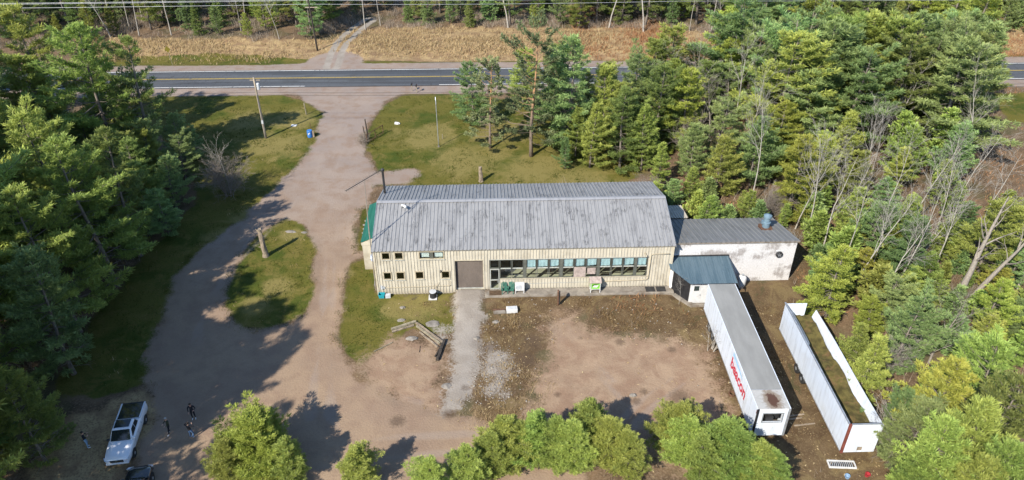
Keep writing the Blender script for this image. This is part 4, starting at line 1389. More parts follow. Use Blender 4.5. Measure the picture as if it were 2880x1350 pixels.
fr = MB(); hx0, hx1, hz0, hz1 = -0.72, 0.8, 2.55, 3.45
fr.box(-hw + 0.03, hx0, 0.0, 0.06, TZ, TZ2 - 0.05); fr.box(hx1, hw - 0.03, 0.0, 0.06, TZ, TZ2 - 0.05)
fr.box(hx0, hx1, 0.0, 0.06, TZ, hz0); fr.box(hx0, hx1, 0.0, 0.06, hz1, TZ2 - 0.05)
fr.build("front_wall", M['trailer_white'], tr1)
f2 = frame_ring(hx0 - 0.08, hx1 + 0.08, hz0 - 0.08, hz1 + 0.08, 0.08, -0.03, -0.003).build("opening_frame", M['galv'], tr1)
b = MB(); b.box(hx0, hx1, 0.5, 0.55, hz0 - 0.2, hz1 + 0.2); b.box(hx0 + 0.3, hx0 + 0.9, 0.1, 0.5, hz0, hz0 + 0.4); b.build("refrigeration_bay", M['dark_steel'], tr1)
for s, m in ((-1, M['black_paint']), (1, M['galv'])):
    b = MB(); b.box(s * (hw - 0.05) - 0.09, s * (hw - 0.05) + 0.09, -0.05, -0.004, TZ, TZ2 - 0.02); b.build("corner_post", m, tr1)
b = MB(); b.box(-hw - 0.035, -hw - 0.022, -0.04, 0.1, TZ2 - 0.55, TZ2 - 0.15); b.build("marker_plate", M['brown_paint'], tr1)
for s in (-1, 1):
    b = MB(); b.box(s * 0.9 - 0.06, s * 0.9 + 0.06, 2.6, 2.72, 0.12, TZ); b.box(s * 0.9 - 0.14, s * 0.9 + 0.14, 2.52, 2.8, 0.05, 0.12); b.build("landing_leg", M['dark_steel'], tr1)
    for y in (TL - 2.2, TL - 3.45):
        wheel(tr1, (s * (hw - 0.28), y, 0.5), 0.5, 0.5)
b = MB(); b.box(-0.5, 0.5, TL - 4.4, TL - 1.2, 0.55, TZ - 0.002); b.build("bogie_frame", M['dark_steel'], tr1)
# lettering on the lit side: reads from far end to near end
lrot = (math.pi / 2, 0, -math.pi / 2)
lt_ = text_mesh("lettering", "beacon", 1.6, M['red_paint'], tr1, (-hw - 0.026, 6.95, 2.15), lrot, 0.1, 0.05)
lt_.scale = (0.92, 1.0, 1.0)
b = MB()
pts_ = []
for t in np.linspace(0, 1, 12):
    y = 6.75 - 2.9 * t
    z = 3.62 - 0.3 * t * t
    w_ = 0.17 * (1 - t) ** 0.5 + 0.03
    pts_ += [(-hw - 0.026, y, z - w_), (-hw - 0.026, y, z + w_)]
b.add(pts_, [(2 * k, 2 * k + 1, 2 * k + 3, 2 * k + 2) for k in range(11)])
b.build("lettering_swoosh", M['blue_paint'], tr1, fix=False)
b = MB(); b.box(-hw - 0.027, -hw - 0.0225, 5.0, 6.4, 1.78, 1.9); b.build("lettering_stripe", M['grey_letter'], tr1)

# open, collapsed trailer
T2 = Vector((27.1, 39.75, 0))
t2yaw = math.atan2(0.42, 15.0)
tr2 = empty("open_trailer", T2, t2yaw, "roofless white semi trailer with collapsed side and mossy inside", "trailer")
T2L = 14.9
for i in range(10):
    y0, y1 = 0.12 + i * (T2L - 0.15) / 10, 0.12 + (i + 1) * (T2L - 0.15) / 10
    b = MB()
    n = 6
    for k in range(n):
        ya, yb = y0 + (y1 - y0) * k / n, y0 + (y1 - y0) * (k + 1) / n

        def lean(y): return -0.05 * math.sin(y * 0.42) - 0.04
        for y_a, y_b in ((ya, yb - 0.02), (yb - 0.02, yb)):
            dd = 0.0 if y_a == ya else -0.012
            for zz0, zz1 in ((0.92, 2.5), (2.5, 4.0)):
                b.add([(-hw + lean(y_a) * (zz0 - 0.92) / 3 + dd, y_a, zz0), (-hw + lean(y_b) * (zz0 - 0.92) / 3 + dd, y_b, zz0),
                       (-hw + lean(y_b) * (zz1 - 0.92) / 3 + dd, y_b, zz1), (-hw + lean(y_a) * (zz1 - 0.92) / 3 + dd, y_a, zz1)], [(0, 3, 2, 1)])
                b.add([(-hw + 0.05 + lean(y_a) * (zz0 - 0.92) / 3 - dd, y_a, zz0), (-hw + 0.05 + lean(y_b) * (zz0 - 0.92) / 3 - dd, y_b, zz0),
                       (-hw + 0.05 + lean(y_b) * (zz1 - 0.92) / 3 - dd, y_b, zz1), (-hw + 0.05 + lean(y_a) * (zz1 - 0.92) / 3 - dd, y_a, zz1)], [(0, 1, 2, 3)])
    b.build("side_panel", M['trailer_white'], tr2, fix=False)
b = MB(); b.box(-hw - 0.12, -hw + 0.0, 0.1, T2L, 3.97, 4.06); b.build("top_rail", M['galv'], tr2)
b = MB(); b.box(-hw - 0.03, -hw + 0.06, 0.1, T2L, 0.82, 0.925); b.build("bottom_rail", M['galv'], tr2)
# right side leaning out and sagging from its far end
b = MB()
n = 26
vv = []
for k in range(n + 1):
    t = k / n
    y = 0.1 + t * (T2L - 0.3)
    top = 3.7 - 0.45 * t - 0.05 * math.sin(t * 7)
    out = 0.1 + 0.25 * t
    bow = -0.38 * math.sin(math.pi * min(1.0, t * 1.3)) * (0.85 + 0.15 * math.sin(t * 9))
    vv += [(hw + 0.02, y, 0.95), (hw + bow * 0.8, y, 1.75), (hw + out * 0.5 + bow * 0.2, y, 2.7), (hw + out, y, top)]
ff = []
for k in range(n):
    for j in range(3): ff.append((4 * k + j, 4 * k + j + 1, 4 * k + 4 + j + 1, 4 * k + 4 + j))
b.add(vv, ff)
o = b.build("fallen_side", M['trailer_white'], tr2, fix=False); sol = o.modifiers.new("thick", 'SOLIDIFY'); sol.thickness = 0.05
o["label"] = "bowed and sagging right side wall"
# collapsed roof sheet inside, mossed over
b = MB()
nx_, ny_ = 10, 40
vv = []
for j in range(ny_ + 1):
    for i in range(nx_ + 1):
        x = -hw + 0.08 + (TW - 0.2) * i / nx_
        y = 0.12 + (T2L - 0.25) * j / ny_
        z = 2.55 + 0.35 * mnoise.noise(Vector((x * 0.8, y * 0.35, 3.1))) + 0.12 * mnoise.noise(Vector((x * 3, y * 1.7, 0))) + 0.12 * (i / nx_ - 0.5) ** 2 * 4
        vv.append((x, y, z))
ff = [(j * (nx_ + 1) + i, j * (nx_ + 1) + i + 1, (j + 1) * (nx_ + 1) + i + 1, (j + 1) * (nx_ + 1) + i) for j in range(ny_) for i in range(nx_)]
b.add(vv, ff)
b.build("collapsed_roof", M['moss'], tr2, fix=False, smooth=True)["label"] = "fallen roof sheet grown over with moss"
b = MB()
vv = []
for k in range(13):
    t = k / 12
    vv += [(-hw + 0.02, T2L * (0.62 + 0.36 * t), 3.95), (-hw + 0.15 + 0.75 * math.sin(math.pi * t) ** 0.7, T2L * (0.62 + 0.36 * t), 3.75 - 0.8 * math.sin(math.pi * t))]
b.add(vv, [(2 * k, 2 * k + 1, 2 * k + 3, 2 * k + 2) for k in range(12)])
b.build("peeled_sheet", M['trailer_inner'], tr2, fix=False)["label"] = "grey roof sheet peeled inward from the top rail"
b = MB(); b.box(-hw + 0.05, hw, 0.1, T2L - 0.05, 0.82, 0.94); b.build("floor_deck", M['wood_grey'], tr2)
fw = MB(); ox0, ox1, oz0, oz1 = -0.12, 0.3, 1.05, 1.5
fw.box(-hw + 0.13, ox0, 0.0, 0.06, 0.9, 3.98); fw.box(ox1, hw, 0.0, 0.06, 0.9, 3.98); fw.box(ox0, ox1, 0.0, 0.06, 0.9, oz0); fw.box(ox0, ox1, 0.0, 0.06, oz1, 3.98)
fw.build("front_wall", M['trailer_white'], tr2)
b = MB(); b.box(ox0, ox1, 0.03, 0.05, oz0, oz1); b.build("wall_hatch", M['wood_grey'], tr2)
b = MB(); b.box(-hw - 0.07, -hw + 0.125, -0.05, 0.09, 0.85, 4.02); b.build("corner_post", M['brown_paint'], tr2)["label"] = "red-brown steel corner post"
b = MB(); b.box(-hw + 0.13, hw + 0.02, -0.02, 0.07, 3.985, 4.06); b.build("front_top_rail", M['galv'], tr2)
b = MB(); b.box(-hw, hw * 0.55, T2L - 0.06, T2L, 0.9, 3.9); b.build("rear_wall", M['trailer_white'], tr2)
for s in (-1, 1):
    for y in (8.6, 9.9):
        w = wheel(tr2, (s * (hw - 0.1), y, 0.48), 0.48, 0.3)
b = MB(); b.box(-0.5, 0.5, 7.8, 10.8, 0.5, 0.819); b.build("bogie_frame", M['rust'], tr2)
for s in (-1, 1):
    b = MB(); b.box(s * 0.85 - 0.06, s * 0.85 + 0.06, 2.0, 2.12, 0.0, 0.82); b.build("landing_leg", M['rust'], tr2)


# ------------------------------------------------------------------ cars
def ring_body(x, w, z0, z1, tuck=0.1, shoulder=0.08, crown=0.03):
    """cross-section at station x: half width w, from z0 to z1"""
    h = z1 - z0
    half = [(w * 0.9, z0), (w - tuck * 0.25, z0 + h * 0.18), (w, z0 + h * 0.45), (w - 0.01, z0 + h * 0.75), (w - shoulder * 0.6, z1 - 0.05), (w - shoulder * 1.6, z1), (w * 0.45, z1 + crown)]
    return [(x, -a, z) for a, z in half] + [(x, a, z) for a, z in reversed(half)]


def make_vehicle(name, paint, kind, label, loc, rz):
    """front of the vehicle at x = 0, tail at +x; y is its width"""
    t = empty(name, loc, rz, label, "truck" if kind == 'pickup' else "car")
    L, W = (5.75, 0.99) if kind == 'pickup' else (4.75, 0.93)
    if kind == 'pickup':
        st = [(0.0, 0.80, 0.48, 0.86), (0.10, 0.90, 0.42, 0.98), (0.4, 0.955, 0.38, 1.06), (1.0, 0.985, 0.36, 1.14), (1.55, 0.99, 0.36, 1.19), (1.75, 0.99, 0.36, 1.22),
              (3.55, 0.995, 0.36, 1.26), (3.9, 0.995, 0.36, 1.28), (5.55, 0.99, 0.40, 1.30), (5.7, 0.97, 0.45, 1.29), (5.75, 0.94, 0.5, 1.27)]
        cab = [(1.62, 0.86, 1.20), (2.35, 0.73, 1.86), (3.35, 0.74, 1.88), (3.82, 0.84, 1.27)]
        axles = (1.02, 4.55)
    else:
        st = [(0.0, 0.72, 0.45, 0.78), (0.12, 0.84, 0.38, 0.9), (0.5, 0.9, 0.34, 0.98), (1.2, 0.92, 0.32, 1.02), (1.5, 0.93, 0.32, 1.04), (3.9, 0.93, 0.32, 1.06),
              (4.5, 0.9, 0.36, 1.04), (4.7, 0.85, 0.42, 1.0), (4.75, 0.8, 0.46, 0.95)]
        cab = [(1.25, 0.82, 1.01), (1.95, 0.66, 1.62), (3.9, 0.66, 1.64), (4.55, 0.8, 1.04)]
        axles = (0.92, 3.78)
    b = MB(); b.loft([ring_body(x, w, z0, z1) for x, w, z0, z1 in st])
    body = b.build("body", paint, t, smooth=True)
    e = body.modifiers.new("es", 'EDGE_SPLIT'); e.split_angle = math.radians(62)
    # greenhouse: lower ring at the belt, upper ring at the roof
    (xa, wa, za), (xb, wb, zb), (xc, wc, zc), (xd, wd, zd) = cab
    b = MB()
    roof = [(xb, -wb, zb - 0.03), (xb, -wb * 0.6, zb), (xb, wb * 0.6, zb), (xb, wb, zb - 0.03), (xc, wc, zc - 0.03), (xc, wc * 0.6, zc), (xc, -wc * 0.6, zc), (xc, -wc, zc - 0.03)]
    b.add([(xa, -wa, za), (xb, -wb, zb - 0.03), (xc, -wc, zc - 0.03), (xd, -wd, zd), (xa, wa, za), (xb, wb, zb - 0.03), (xc, wc, zc - 0.03), (xd, wd, zd),
           (xb, -wb * 0.6, zb + 0.015), (xb, wb * 0.6, zb + 0.015), (xc, -wc * 0.6, zc + 0.015), (xc, wc * 0.6, zc + 0.015)],
          [(0, 1, 2, 3), (4, 7, 6, 5), (0, 4, 5, 9, 8, 1), (3, 2, 10, 11, 6, 7), (1, 8, 10, 2), (8, 9, 11, 10), (9, 5, 6, 11)])
    cabin = b.build("cabin", paint, t); bevelled(cabin, 0.09, 3)

    def lerp(p, q, s): return tuple(p[i] + (q[i] - p[i]) * s for i in range(3))

    def patch(name_, p00, p10, p11, p01, out, mat, m=(0.08, 0.92, 0.1, 0.9)):
        def at(u, v):
            return Vector(lerp(lerp(p00, p10, u), lerp(p01, p11, u), v)) + Vector(out)
        bb = MB(); bb.add([at(m[0], m[2]), at(m[1], m[2]), at(m[1], m[3]), at(m[0], m[3])], [(0, 1, 2, 3)])
        o_ = bb.build(name_, mat, t, fix=False)
        s_ = o_.modifiers.new("th", 'SOLIDIFY'); s_.thickness = 0.012; s_.offset = 0
        return o_
    patch("windshield", (xa, -wa, za), (xa, wa, za), (xb, wb, zb), (xb, -wb, zb), (-0.014, 0, 0.016), M['car_glass'], (0.06, 0.94, 0.06, 0.9))
    patch("rear_window", (xd, -wd, zd), (xd, wd, zd), (xc, wc, zc), (xc, -wc, zc), (0.014, 0, 0.012), M['car_glass'], (0.08, 0.92, 0.1, 0.85))
    for s in (-1, 1):
        xm = (xb + xc) / 2
        lo = lambda x: (x, s * (wa + (wd - wa) * (x - xa) / (xd - xa)), za + (zd - za) * (x - xa) / (xd - xa))
        hi = lambda x: (x, s * (wb + (wc - wb) * (x - xb) / (xc - xb)), zb - 0.03)
        patch("side_window", lo(xa + 0.22), lo(xm - 0.04), hi(xm - 0.04), hi(xb + 0.02), (0, s * 0.014, 0.006), M['car_glass'], (0.05, 1.0, 0.1, 0.86))
        patch("side_window", lo(xm + 0.04), lo(xd - 0.18), hi(xc - 0.02), hi(xm + 0.04), (0, s * 0.014, 0.006), M['car_glass'], (0.0, 0.95, 0.1, 0.86))
        b = MB(); b.box(xa + 0.1, xa + 0.26, s * (wa + 0.1) - 0.11, s * (wa + 0.1) + 0.11, za + 0.02, za + 0.18); m_ = b.build("mirror", M['black_plastic'] if s > 0 else paint, t); bevelled(m_, 0.03)
        for xh in (xm - 0.25, xm + 0.75):
            b = MB(); b.box(xh, xh + 0.16, s * (W - 0.005) - 0.015, s * (W - 0.005) + 0.015, 0.98, 1.02); b.build("door_handle", M['chrome'], t)
        for xs_ in (xa + 0.25, xm + 0.02, xd - 0.15):
            b = MB(); b.box(xs_, xs_ + 0.012, s * (W - 0.003) - 0.004, s * (W - 0.003) + 0.004, 0.5, za - 0.07); b.build("door_seam", M['black_plastic'], t)
        b = MB()
        b.add([(0.02, s * 0.5, 0.84), (0.05, s * 0.86, 0.86), (0.3, s * 0.945, 0.93), (0.12, s * 0.9, 0.76), (0.0, s * 0.52, 0.74)], [(0, 1, 2, 3, 4)])
        o_ = b.build("headlight", M['lamp'], t, (-0.03, s * 0.015, 0.03), fix=False); so = o_.modifiers.new("th", 'SOLIDIFY'); so.thickness = 0.05; so.offset = 0
        b = MB(); b.box(L - 0.06, L + 0.012, s * (W - 0.16) - 0.07, s * (W - 0.16) + 0.07, 0.9, 1.18); b.build("tail_light", M['tail_lamp'], t)
        for xw in axles:
            b = MB()
            arc = np.linspace(0.05, math.pi - 0.05, 12)
            vv = []
            for a in arc:
                for rr in (0.40, 0.47):
                    vv.append((xw + rr * math.cos(a), s * (W + 0.006), 0.36 + rr * math.sin(a)))
            b.add(vv, [(2 * k, 2 * k + 1, 2 * k + 3, 2 * k + 2) for k in range(11)])
            ar = b.build("wheel_arch", M['black_plastic'], t, fix=False); so = ar.modifiers.new("th", 'SOLIDIFY'); so.thickness = 0.03; so.offset = 0
            wheel(t, (xw, s * (W - 0.1), 0.38), 0.385, 0.26, 'y')
    b = MB(); b.box(-0.035, 0.03, -0.5, 0.5, 0.62, 0.86); g = b.build("grille", M['black_plastic'], t); bevelled(g, 0.02)
    b = MB(); b.box(-0.045, -0.036, -0.46, 0.46, 0.7, 0.73); b.box(-0.045, -0.036, -0.46, 0.46, 0.78, 0.80); b.build("grille_bar", M['chrome'], t)
    b = MB(); b.lathe([(0.07, 0), (0.07, 0.012)], 14); b.build("badge", M['chrome'], t, (-0.047, 0, 0.76), (0, -math.pi / 2, 0))
    b = MB(); b.box(-0.05, 0.12, -0.85, 0.85, 0.42, 0.58); bu = b.build("bumper", paint, t); bevelled(bu, 0.04)
    b = MB(); b.box(L - 0.1, L + 0.08, -0.9, 0.9, 0.42, 0.56); bu = b.build("bumper", M['chrome'] if kind == 'pickup' else paint, t); bevelled(bu, 0.03)
    b = MB(); b.box(xb + 0.12, xc - 0.06, -wb * 0.78, wb * 0.78, zc + 0.016, zc + 0.03); b.build("sunroof", M['car_glass'], t)
    if kind == 'pickup':
        b = MB(); b.box(3.98, 5.6, -0.84, 0.84, 1.335, 1.352); b.build("bed_cover", M['car_glass'], t)
        for s in (-1, 1):
            b = MB(); b.box(3.9, 5.7, s * 0.9 - 0.055, s * 0.9 + 0.055, 1.27, 1.36); b.build("bed_rail", paint, t)
        b = MB(); b.box(5.6, 5.72, -0.845, 0.845, 1.28, 1.36); b.build("tailgate_cap", M['black_plastic'], t)
        b = MB()
        for k in (-0.32, 0.32):
            b.add([(0.25, k - 0.05, 1.065), (1.5, k * 1.5 - 0.05, 1.215), (1.5, k * 1.5 + 0.05, 1.215), (0.25, k + 0.05, 1.065)], [(0, 1, 2, 3)])
    return t


front, tail = Vector((-30.74, 38.95, 0)), Vector((-31.62, 44.6, 0))
vd_ = tail - front
trk = make_vehicle("pickup_truck", M['car_white'], 'pickup', "white crew cab pickup truck parked on grass near the people", front, math.atan2(vd_.y, vd_.x))
blk = make_vehicle("black_car", M['car_black'], 'suv', "black car cut off by the bottom edge, nearest the white pickup", (-29.0, 37.4, 0), math.atan2(vd_.y, vd_.x) + math.pi + 0.02)
blk.location = (-28.6, 38.4, 0)


# ------------------------------------------------------------------ people
def make_person(label, loc, rz, top, legs, shoe, hair, pose, h=1.75):
    p = empty("person", loc, rz, label, "person", "people standing by the pickup")
    k = h / 1.75
    J = {
        'pel': (0, 0, 0.95), 'waist': (0, 0.01, 1.1), 'chest': (0, 0.02, 1.32), 'neck': (0, 0.0, 1.49), 'head': (0, -0.03, 1.58), 'crown': (0, -0.03, 1.70),
        'hipL': (0.1, 0, 0.9), 'kneeL': (0.11, -0.03, 0.5), 'ankL': (0.11, 0.02, 0.09), 'toeL': (0.13, -0.17, 0.04),
        'hipR': (-0.1, 0, 0.9), 'kneeR': (-0.11, -0.03, 0.5), 'ankR': (-0.11, 0.02, 0.09), 'toeR': (-0.13, -0.17, 0.04),
        'shL': (0.19, 0.02, 1.42), 'elL': (0.25, 0.04, 1.14), 'wrL': (0.27, -0.06, 0.89),
        'shR': (-0.19, 0.02, 1.42), 'elR': (-0.25, 0.04, 1.14), 'wrR': (-0.27, -0.06, 0.89)}
    J.update(pose)
    R = {'pel': .15, 'waist': .135, 'chest': .15, 'neck': .058, 'head': .088, 'crown': .075, 'hipL': .095, 'kneeL': .062, 'ankL': .045, 'toeL': .038,
         'shL': .068, 'elL': .046, 'wrL': .03}
    for a in ('hip', 'knee', 'ank', 'toe', 'sh', 'el', 'wr'): R[a + 'R'] = R[a + 'L']
    E_ = [('pel', 'waist'), ('waist', 'chest'), ('chest', 'neck'), ('neck', 'head'), ('head', 'crown')]
    for s in 'LR': E_ += [('pel', 'hip' + s), ('hip' + s, 'knee' + s), ('knee' + s, 'ank' + s), ('ank' + s, 'toe' + s), ('chest', 'sh' + s), ('sh' + s, 'el' + s), ('el' + s, 'wr' + s)]
    # hands: palm and five fingers
    for s in 'LR':
        wv, ev = Vector(J['wr' + s]), Vector(J['el' + s])
        d = (wv - ev).normalized()
        side = d.cross(Vector((0, 1, 0)))
        side = side.normalized() if side.length > 0.1 else Vector((1, 0, 0))
        fwd = side.cross(d)
        J['palm' + s] = tuple(wv + d * 0.07); R['palm' + s] = 0.034
        E_.append(('wr' + s, 'palm' + s))
        for q, (o_, ln) in enumerate(((-0.03, .075), (-0.01, .09), (0.01, .085), (0.03, .065))):
            a, c = f'f{q}a{s}', f'f{q}b{s}'
            J[a] = tuple(wv + d * 0.11 + fwd * o_); J[c] = tuple(wv + d * (0.11 + ln * 0.8) + fwd * o_ + side * (0.02 if s == 'L' else -0.02))
            R[a], R[c] = 0.011, 0.008
            E_ += [('palm' + s, a), (a, c)]
        J['th' + s] = tuple(wv + d * 0.075 - fwd * 0.06); R['th' + s] = 0.011
        E_.append(('palm' + s, 'th' + s))
    keys = list(J)
    me = bpy.data.meshes.new("body")
    me.from_pydata([tuple(c * k for c in J[q]) for q in keys], [(keys.index(a), keys.index(c)) for a, c in E_], [])
    o = bpy.data.objects.new("tmp_body", me); COL.objects.link(o)
    sk = o.modifiers.new("skin", 'SKIN'); sk.use_smooth_shade = True
    for i, q in enumerate(keys):
        r = R[q] * k
        dpt = 0.78 if q in ('pel', 'waist', 'chest') else 1.0
        me.skin_vertices[0].data[i].radius = (r, r * dpt)
        me.skin_vertices[0].data[i].use_root = (q == 'pel')
    ss = o.modifiers.new("sub", 'SUBSURF'); ss.levels = 1; ss.render_levels = 1
    bpy.context.view_layer.update()
    m2 = bpy.data.meshes.new_from_object(o.evaluated_get(bpy.context.evaluated_depsgraph_get()))
    bpy.data.objects.remove(o)
    m2.name = "body"
    m2.materials.clear()
    for m_ in (top, legs, shoe, M['skin']): m2.materials.append(m_)
    # clothing by nearest bone
    bones = [(Vector(J[a]) * k, Vector(J[c]) * k, a, c) for a, c in E_]
    for f in m2.polygons:
        c = f.center
        best, bn = 9, None
        for a, c2, na, nc in bones:
            ab = c2 - a
            t_ = max(0, min(1, (c - a).dot(ab) / (ab.length_squared + 1e-9)))
            dd = (c - a - ab * t_).length - R[nc] * k * 0.6
            if dd < best: best, bn = dd, nc
        z = c.z
        if bn.startswith(('knee', 'hip')) or (bn.startswith('ank') and z > 0.12 * k): mi = 1
        elif bn.startswith(('ank', 'toe')): mi = 2
        elif bn in ('head', 'crown', 'neck') and z > Vector(J['neck']).z * k - 0.01 or bn.startswith(('palm', 'f', 'th')): mi = 3
        else: mi = 0
        f.material_index = mi
        f.use_smooth = True
    link_mesh("body", m2, p)
    hb = MB()
    hc = Vector(J['crown']) * k
    hd = Vector(J['head']) * k
    for a in range(1):
        rings = []
        for th_ in np.linspace(0.05, 1.9, 7):
            rr, zz = 0.112 * k * math.sin(th_), 0.115 * k * math.cos(th_)
            ring_ = []
            for a_ in np.linspace(0, 2 * math.pi, 14, endpoint=False):
                back = 1.0 if math.sin(a_) > -0.35 or th_ < 1.15 else 0.72
                ring_.append((hc.x + rr * math.cos(a_) * 0.92, hc.y + 0.012 + rr * math.sin(a_) * back, hc.z - 0.015 * k + zz))
            rings.append(ring_)
        hb.loft(rings)
    hb.build("hair", hair, p, smooth=True)
    fb = MB()
    for s in (-1, 1):
        fb.lathe([(0.004, -0.008), (0.011, 0), (0.004, 0.008)], 8, (hd.x + s * 0.033, hd.y - 0.098 * k, hd.z + 0.05 * k))
    fb.build("eye", M['black_plastic'], p)
    fb = MB(); fb.tube([(hd.x, hd.y - 0.088 * k, hd.z + 0.045 * k), (hd.x, hd.y - 0.118 * k, hd.z + 0.005 * k), (hd.x, hd.y - 0.09 * k, hd.z - 0.002)], [0.009, 0.015, 0.01], 6)
    fb.build("nose", M['skin'], p)
    fb = MB(); fb.tube([(hd.x - 0.028, hd.y - 0.088, hd.z - 0.035), (hd.x, hd.y - 0.096, hd.z - 0.036), (hd.x + 0.028, hd.y - 0.088, hd.z - 0.035)], 0.006, 5)
    fb.build("mouth", M['brown_paint'], p)
    fb = MB()
    for s in (-1, 1): fb.tube([(hd.x + s * 0.088, hd.y + 0.0, hd.z + 0.03), (hd.x + s * 0.098, hd.y + 0.01, hd.z + 0.055), (hd.x + s * 0.088, hd.y + 0.005, hd.z + 0.08)], 0.012, 5)
    fb.build("ear", M['skin'], p)
    return p


g = G(250, 1262)
make_person("person in dark top and pale blue jeans standing alone beside the pickup's hood", on(g.x, g.y), 2.2, M['cloth_black'], M['jeans_pale'], M['shoe_pale'], M['hair_dark'],
            {'elL': (0.30, -0.02, 1.2), 'wrL': (0.26, -0.22, 1.22), 'elR': (-0.3, 0.02, 1.2), 'wrR': (-0.22, -0.2, 1.3), 'kneeL': (0.13, -0.07, 0.5), 'ankL': (0.15, 0.02, 0.09)}, 1.82)
g = G(480, 1218)
make_person("grey-haired person in dark jacket and black trousers nearest the pickup", on(g.x, g.y), -0.7, M['cloth_olive'], M['cloth_black'], M['shoe_pale'], M['hair_grey'],
            {'elR': (-0.3, -0.05, 1.17), 'wrR': (-0.16, -0.28, 1.15), 'elL': (0.3, -0.05, 1.17), 'wrL': (0.2, -0.26, 1.12), 'kneeL': (0.14, -0.14, 0.52), 'ankL': (0.18, -0.2, 0.09), 'toeL': (0.2, -0.38, 0.04)}, 1.76)
g = G(547, 1178)
make_person("dark-haired person all in black, standing farthest up the drive", on(g.x, g.y), 0.3, M['cloth_black'], M['cloth_black'], M['shoe_pale'], M['hair_dark'],
            {'elL': (0.31, -0.04, 1.17), 'wrL': (0.2, -0.27, 1.2), 'elR': (-0.29, 0.02, 1.15), 'wrR': (-0.24, -0.2, 1.0)}, 1.78)
g = G(541, 1232)
make_person("person in black jacket and blue jeans with elbows out, rightmost pair, nearer one", on(g.x, g.y), 2.9, M['cloth_black'], M['jeans_blue'], M['shoe_pale'], M['hair_dark'],
            {'elL': (0.42, -0.06, 1.34), 'wrL': (0.24, -0.18, 1.5), 'elR': (-0.42, -0.06, 1.34), 'wrR': (-0.24, -0.18, 1.5), 'kneeR': (-0.15, -0.1, 0.5)}, 1.76)

# ------------------------------------------------------------------ poles and wires
def pole(name, base, top, r0, r1, mat, label, cat, group=None):
    e = empty(name, base, 0, label, cat, group)
    d = Vector(top) - Vector(base)
    n = 7
    b = MB(); b.tube([d * (k / (n - 1)) + Vector((0, 0, -0.3 if k == 0 else 0)) for k in range(n)], [r0 + (r1 - r0) * k / (n - 1) for k in range(n)], 10)
    b.build("shaft", mat, e, smooth=True)
    return e


g = G(748, 388)
p1 = pole("utility_pole", (g.x, g.y, 0), (g.x - 0.05, g.y, 9.1), 0.17, 0.11, M['pole_wood'], "grey wooden utility pole on the lawn beside the drive", "pole")
b = MB(); b.lathe([(0.2, 0.0), (0.22, 0.06), (0.22, 0.85), (0.12, 0.95)], 12, (0.33, 0.12, 7.3)); b.build("transformer", M['grey_plastic'], p1)
b = MB(); b.box(-0.7, 0.7, 0.1, 0.2, 8.6, 8.7); b.build("crossarm", M['pole_wood'], p1)
b = MB(); b.tube([(-0.03, -0.18, 0.2), (-0.03, -0.15, 6.6)], 0.025, 5); b.build("ground_conduit", M['galv'], p1)
b = MB(); b.box(-0.12, 0.14, -0.26, -0.14, 2.3, 2.8); b.build("meter_box", M['grey_plastic'], p1)
P1 = Vector((g.x, g.y, 0))
g = G(893, 140)
p2 = pole("utility_pole", (g.x, g.y, -0.3), (g.x - 0.4, g.y, 10.5), 0.17, 0.12, M['wood_dark'], "dark wooden utility pole at the mouth of the far track", "pole")
b = MB(); b.box(-1.1, 1.1, -0.1, 0.05, 8.0, 8.12); b.build("crossarm", M['pole_wood'], p2)
P2 = Vector((g.x, g.y, 0))
g = G(2224, 84)
p3 = pole("utility_pole", (g.x, g.y, -0.2), (g.x + 1.2, g.y, 10.5), 0.2, 0.14, M['wood_pale'], "pale yellowish pole standing among pines beyond the road", "pole")
g = G(1234, 413)
p4 = pole("yard_pole", (g.x, g.y, 0), (g.x - 0.05, g.y, 7.45), 0.06, 0.05, M['galv'], "thin pale metal pole on the lawn behind the building", "pole")
b = MB(); b.lathe([(0.16, -0.05), (0.16, 0.12)], 12); b.build("footing", M['concrete'], p4)


def wire(name, pts, r, mat, label, sag=0.0, group=None):
    P = [Vector(p) for p in pts]
    path = []
    for a, c in zip(P[:-1], P[1:]):
        for k in range(12):
            t = k / 12
            q = a.lerp(c, t)
            q.z -= sag * 4 * t * (1 - t)
            path.append(q)
    path.append(P[-1])
    b = MB(); b.tube(path, r, 4)
    return tag(b.build(name, mat), label, "wire", group)


def roadline(x, base, off):      # keep a line parallel to the road through a pole
    return base + 0.0285 * (x - off)


for z, r, lab in ((8.85, 0.013, "upper black wire running west and east from the lawn pole"), (8.45, 0.013, "second black wire just under the top of the lawn pole"),
                  (6.95, 0.022, "thick black cable on the lawn pole, lower pair, upper one"), (6.55, 0.02, "lowest black cable hung on the lawn pole")):
    wire("overhead_wire", [(-120, roadline(-120, P1.y, P1.x), z + 0.4), (P1.x, P1.y, z), (22, roadline(22, P1.y, P1.x), z + 0.3), (95, roadline(95, P1.y, P1.x), z + 0.4)], r, M['wire'], lab, 0.45)
for z, dy, lab in ((9.15, 0.0, "topmost pale overhead conductor across the far forest edge"), (8.85, 0.5, "middle pale overhead conductor across the far forest edge"),
                   (8.05, 0.9, "lowest pale overhead conductor across the far forest edge")):
    wire("overhead_wire", [(-150, roadline(-150, P2.y, P2.x) + dy, z), (-35.7, P2.y + dy, z), (30, roadline(30, P2.y, P2.x) + dy, z), (150, roadline(150, P2.y, P2.x) + dy, z)], 0.022, M['wire_pale'], lab, 0.25)

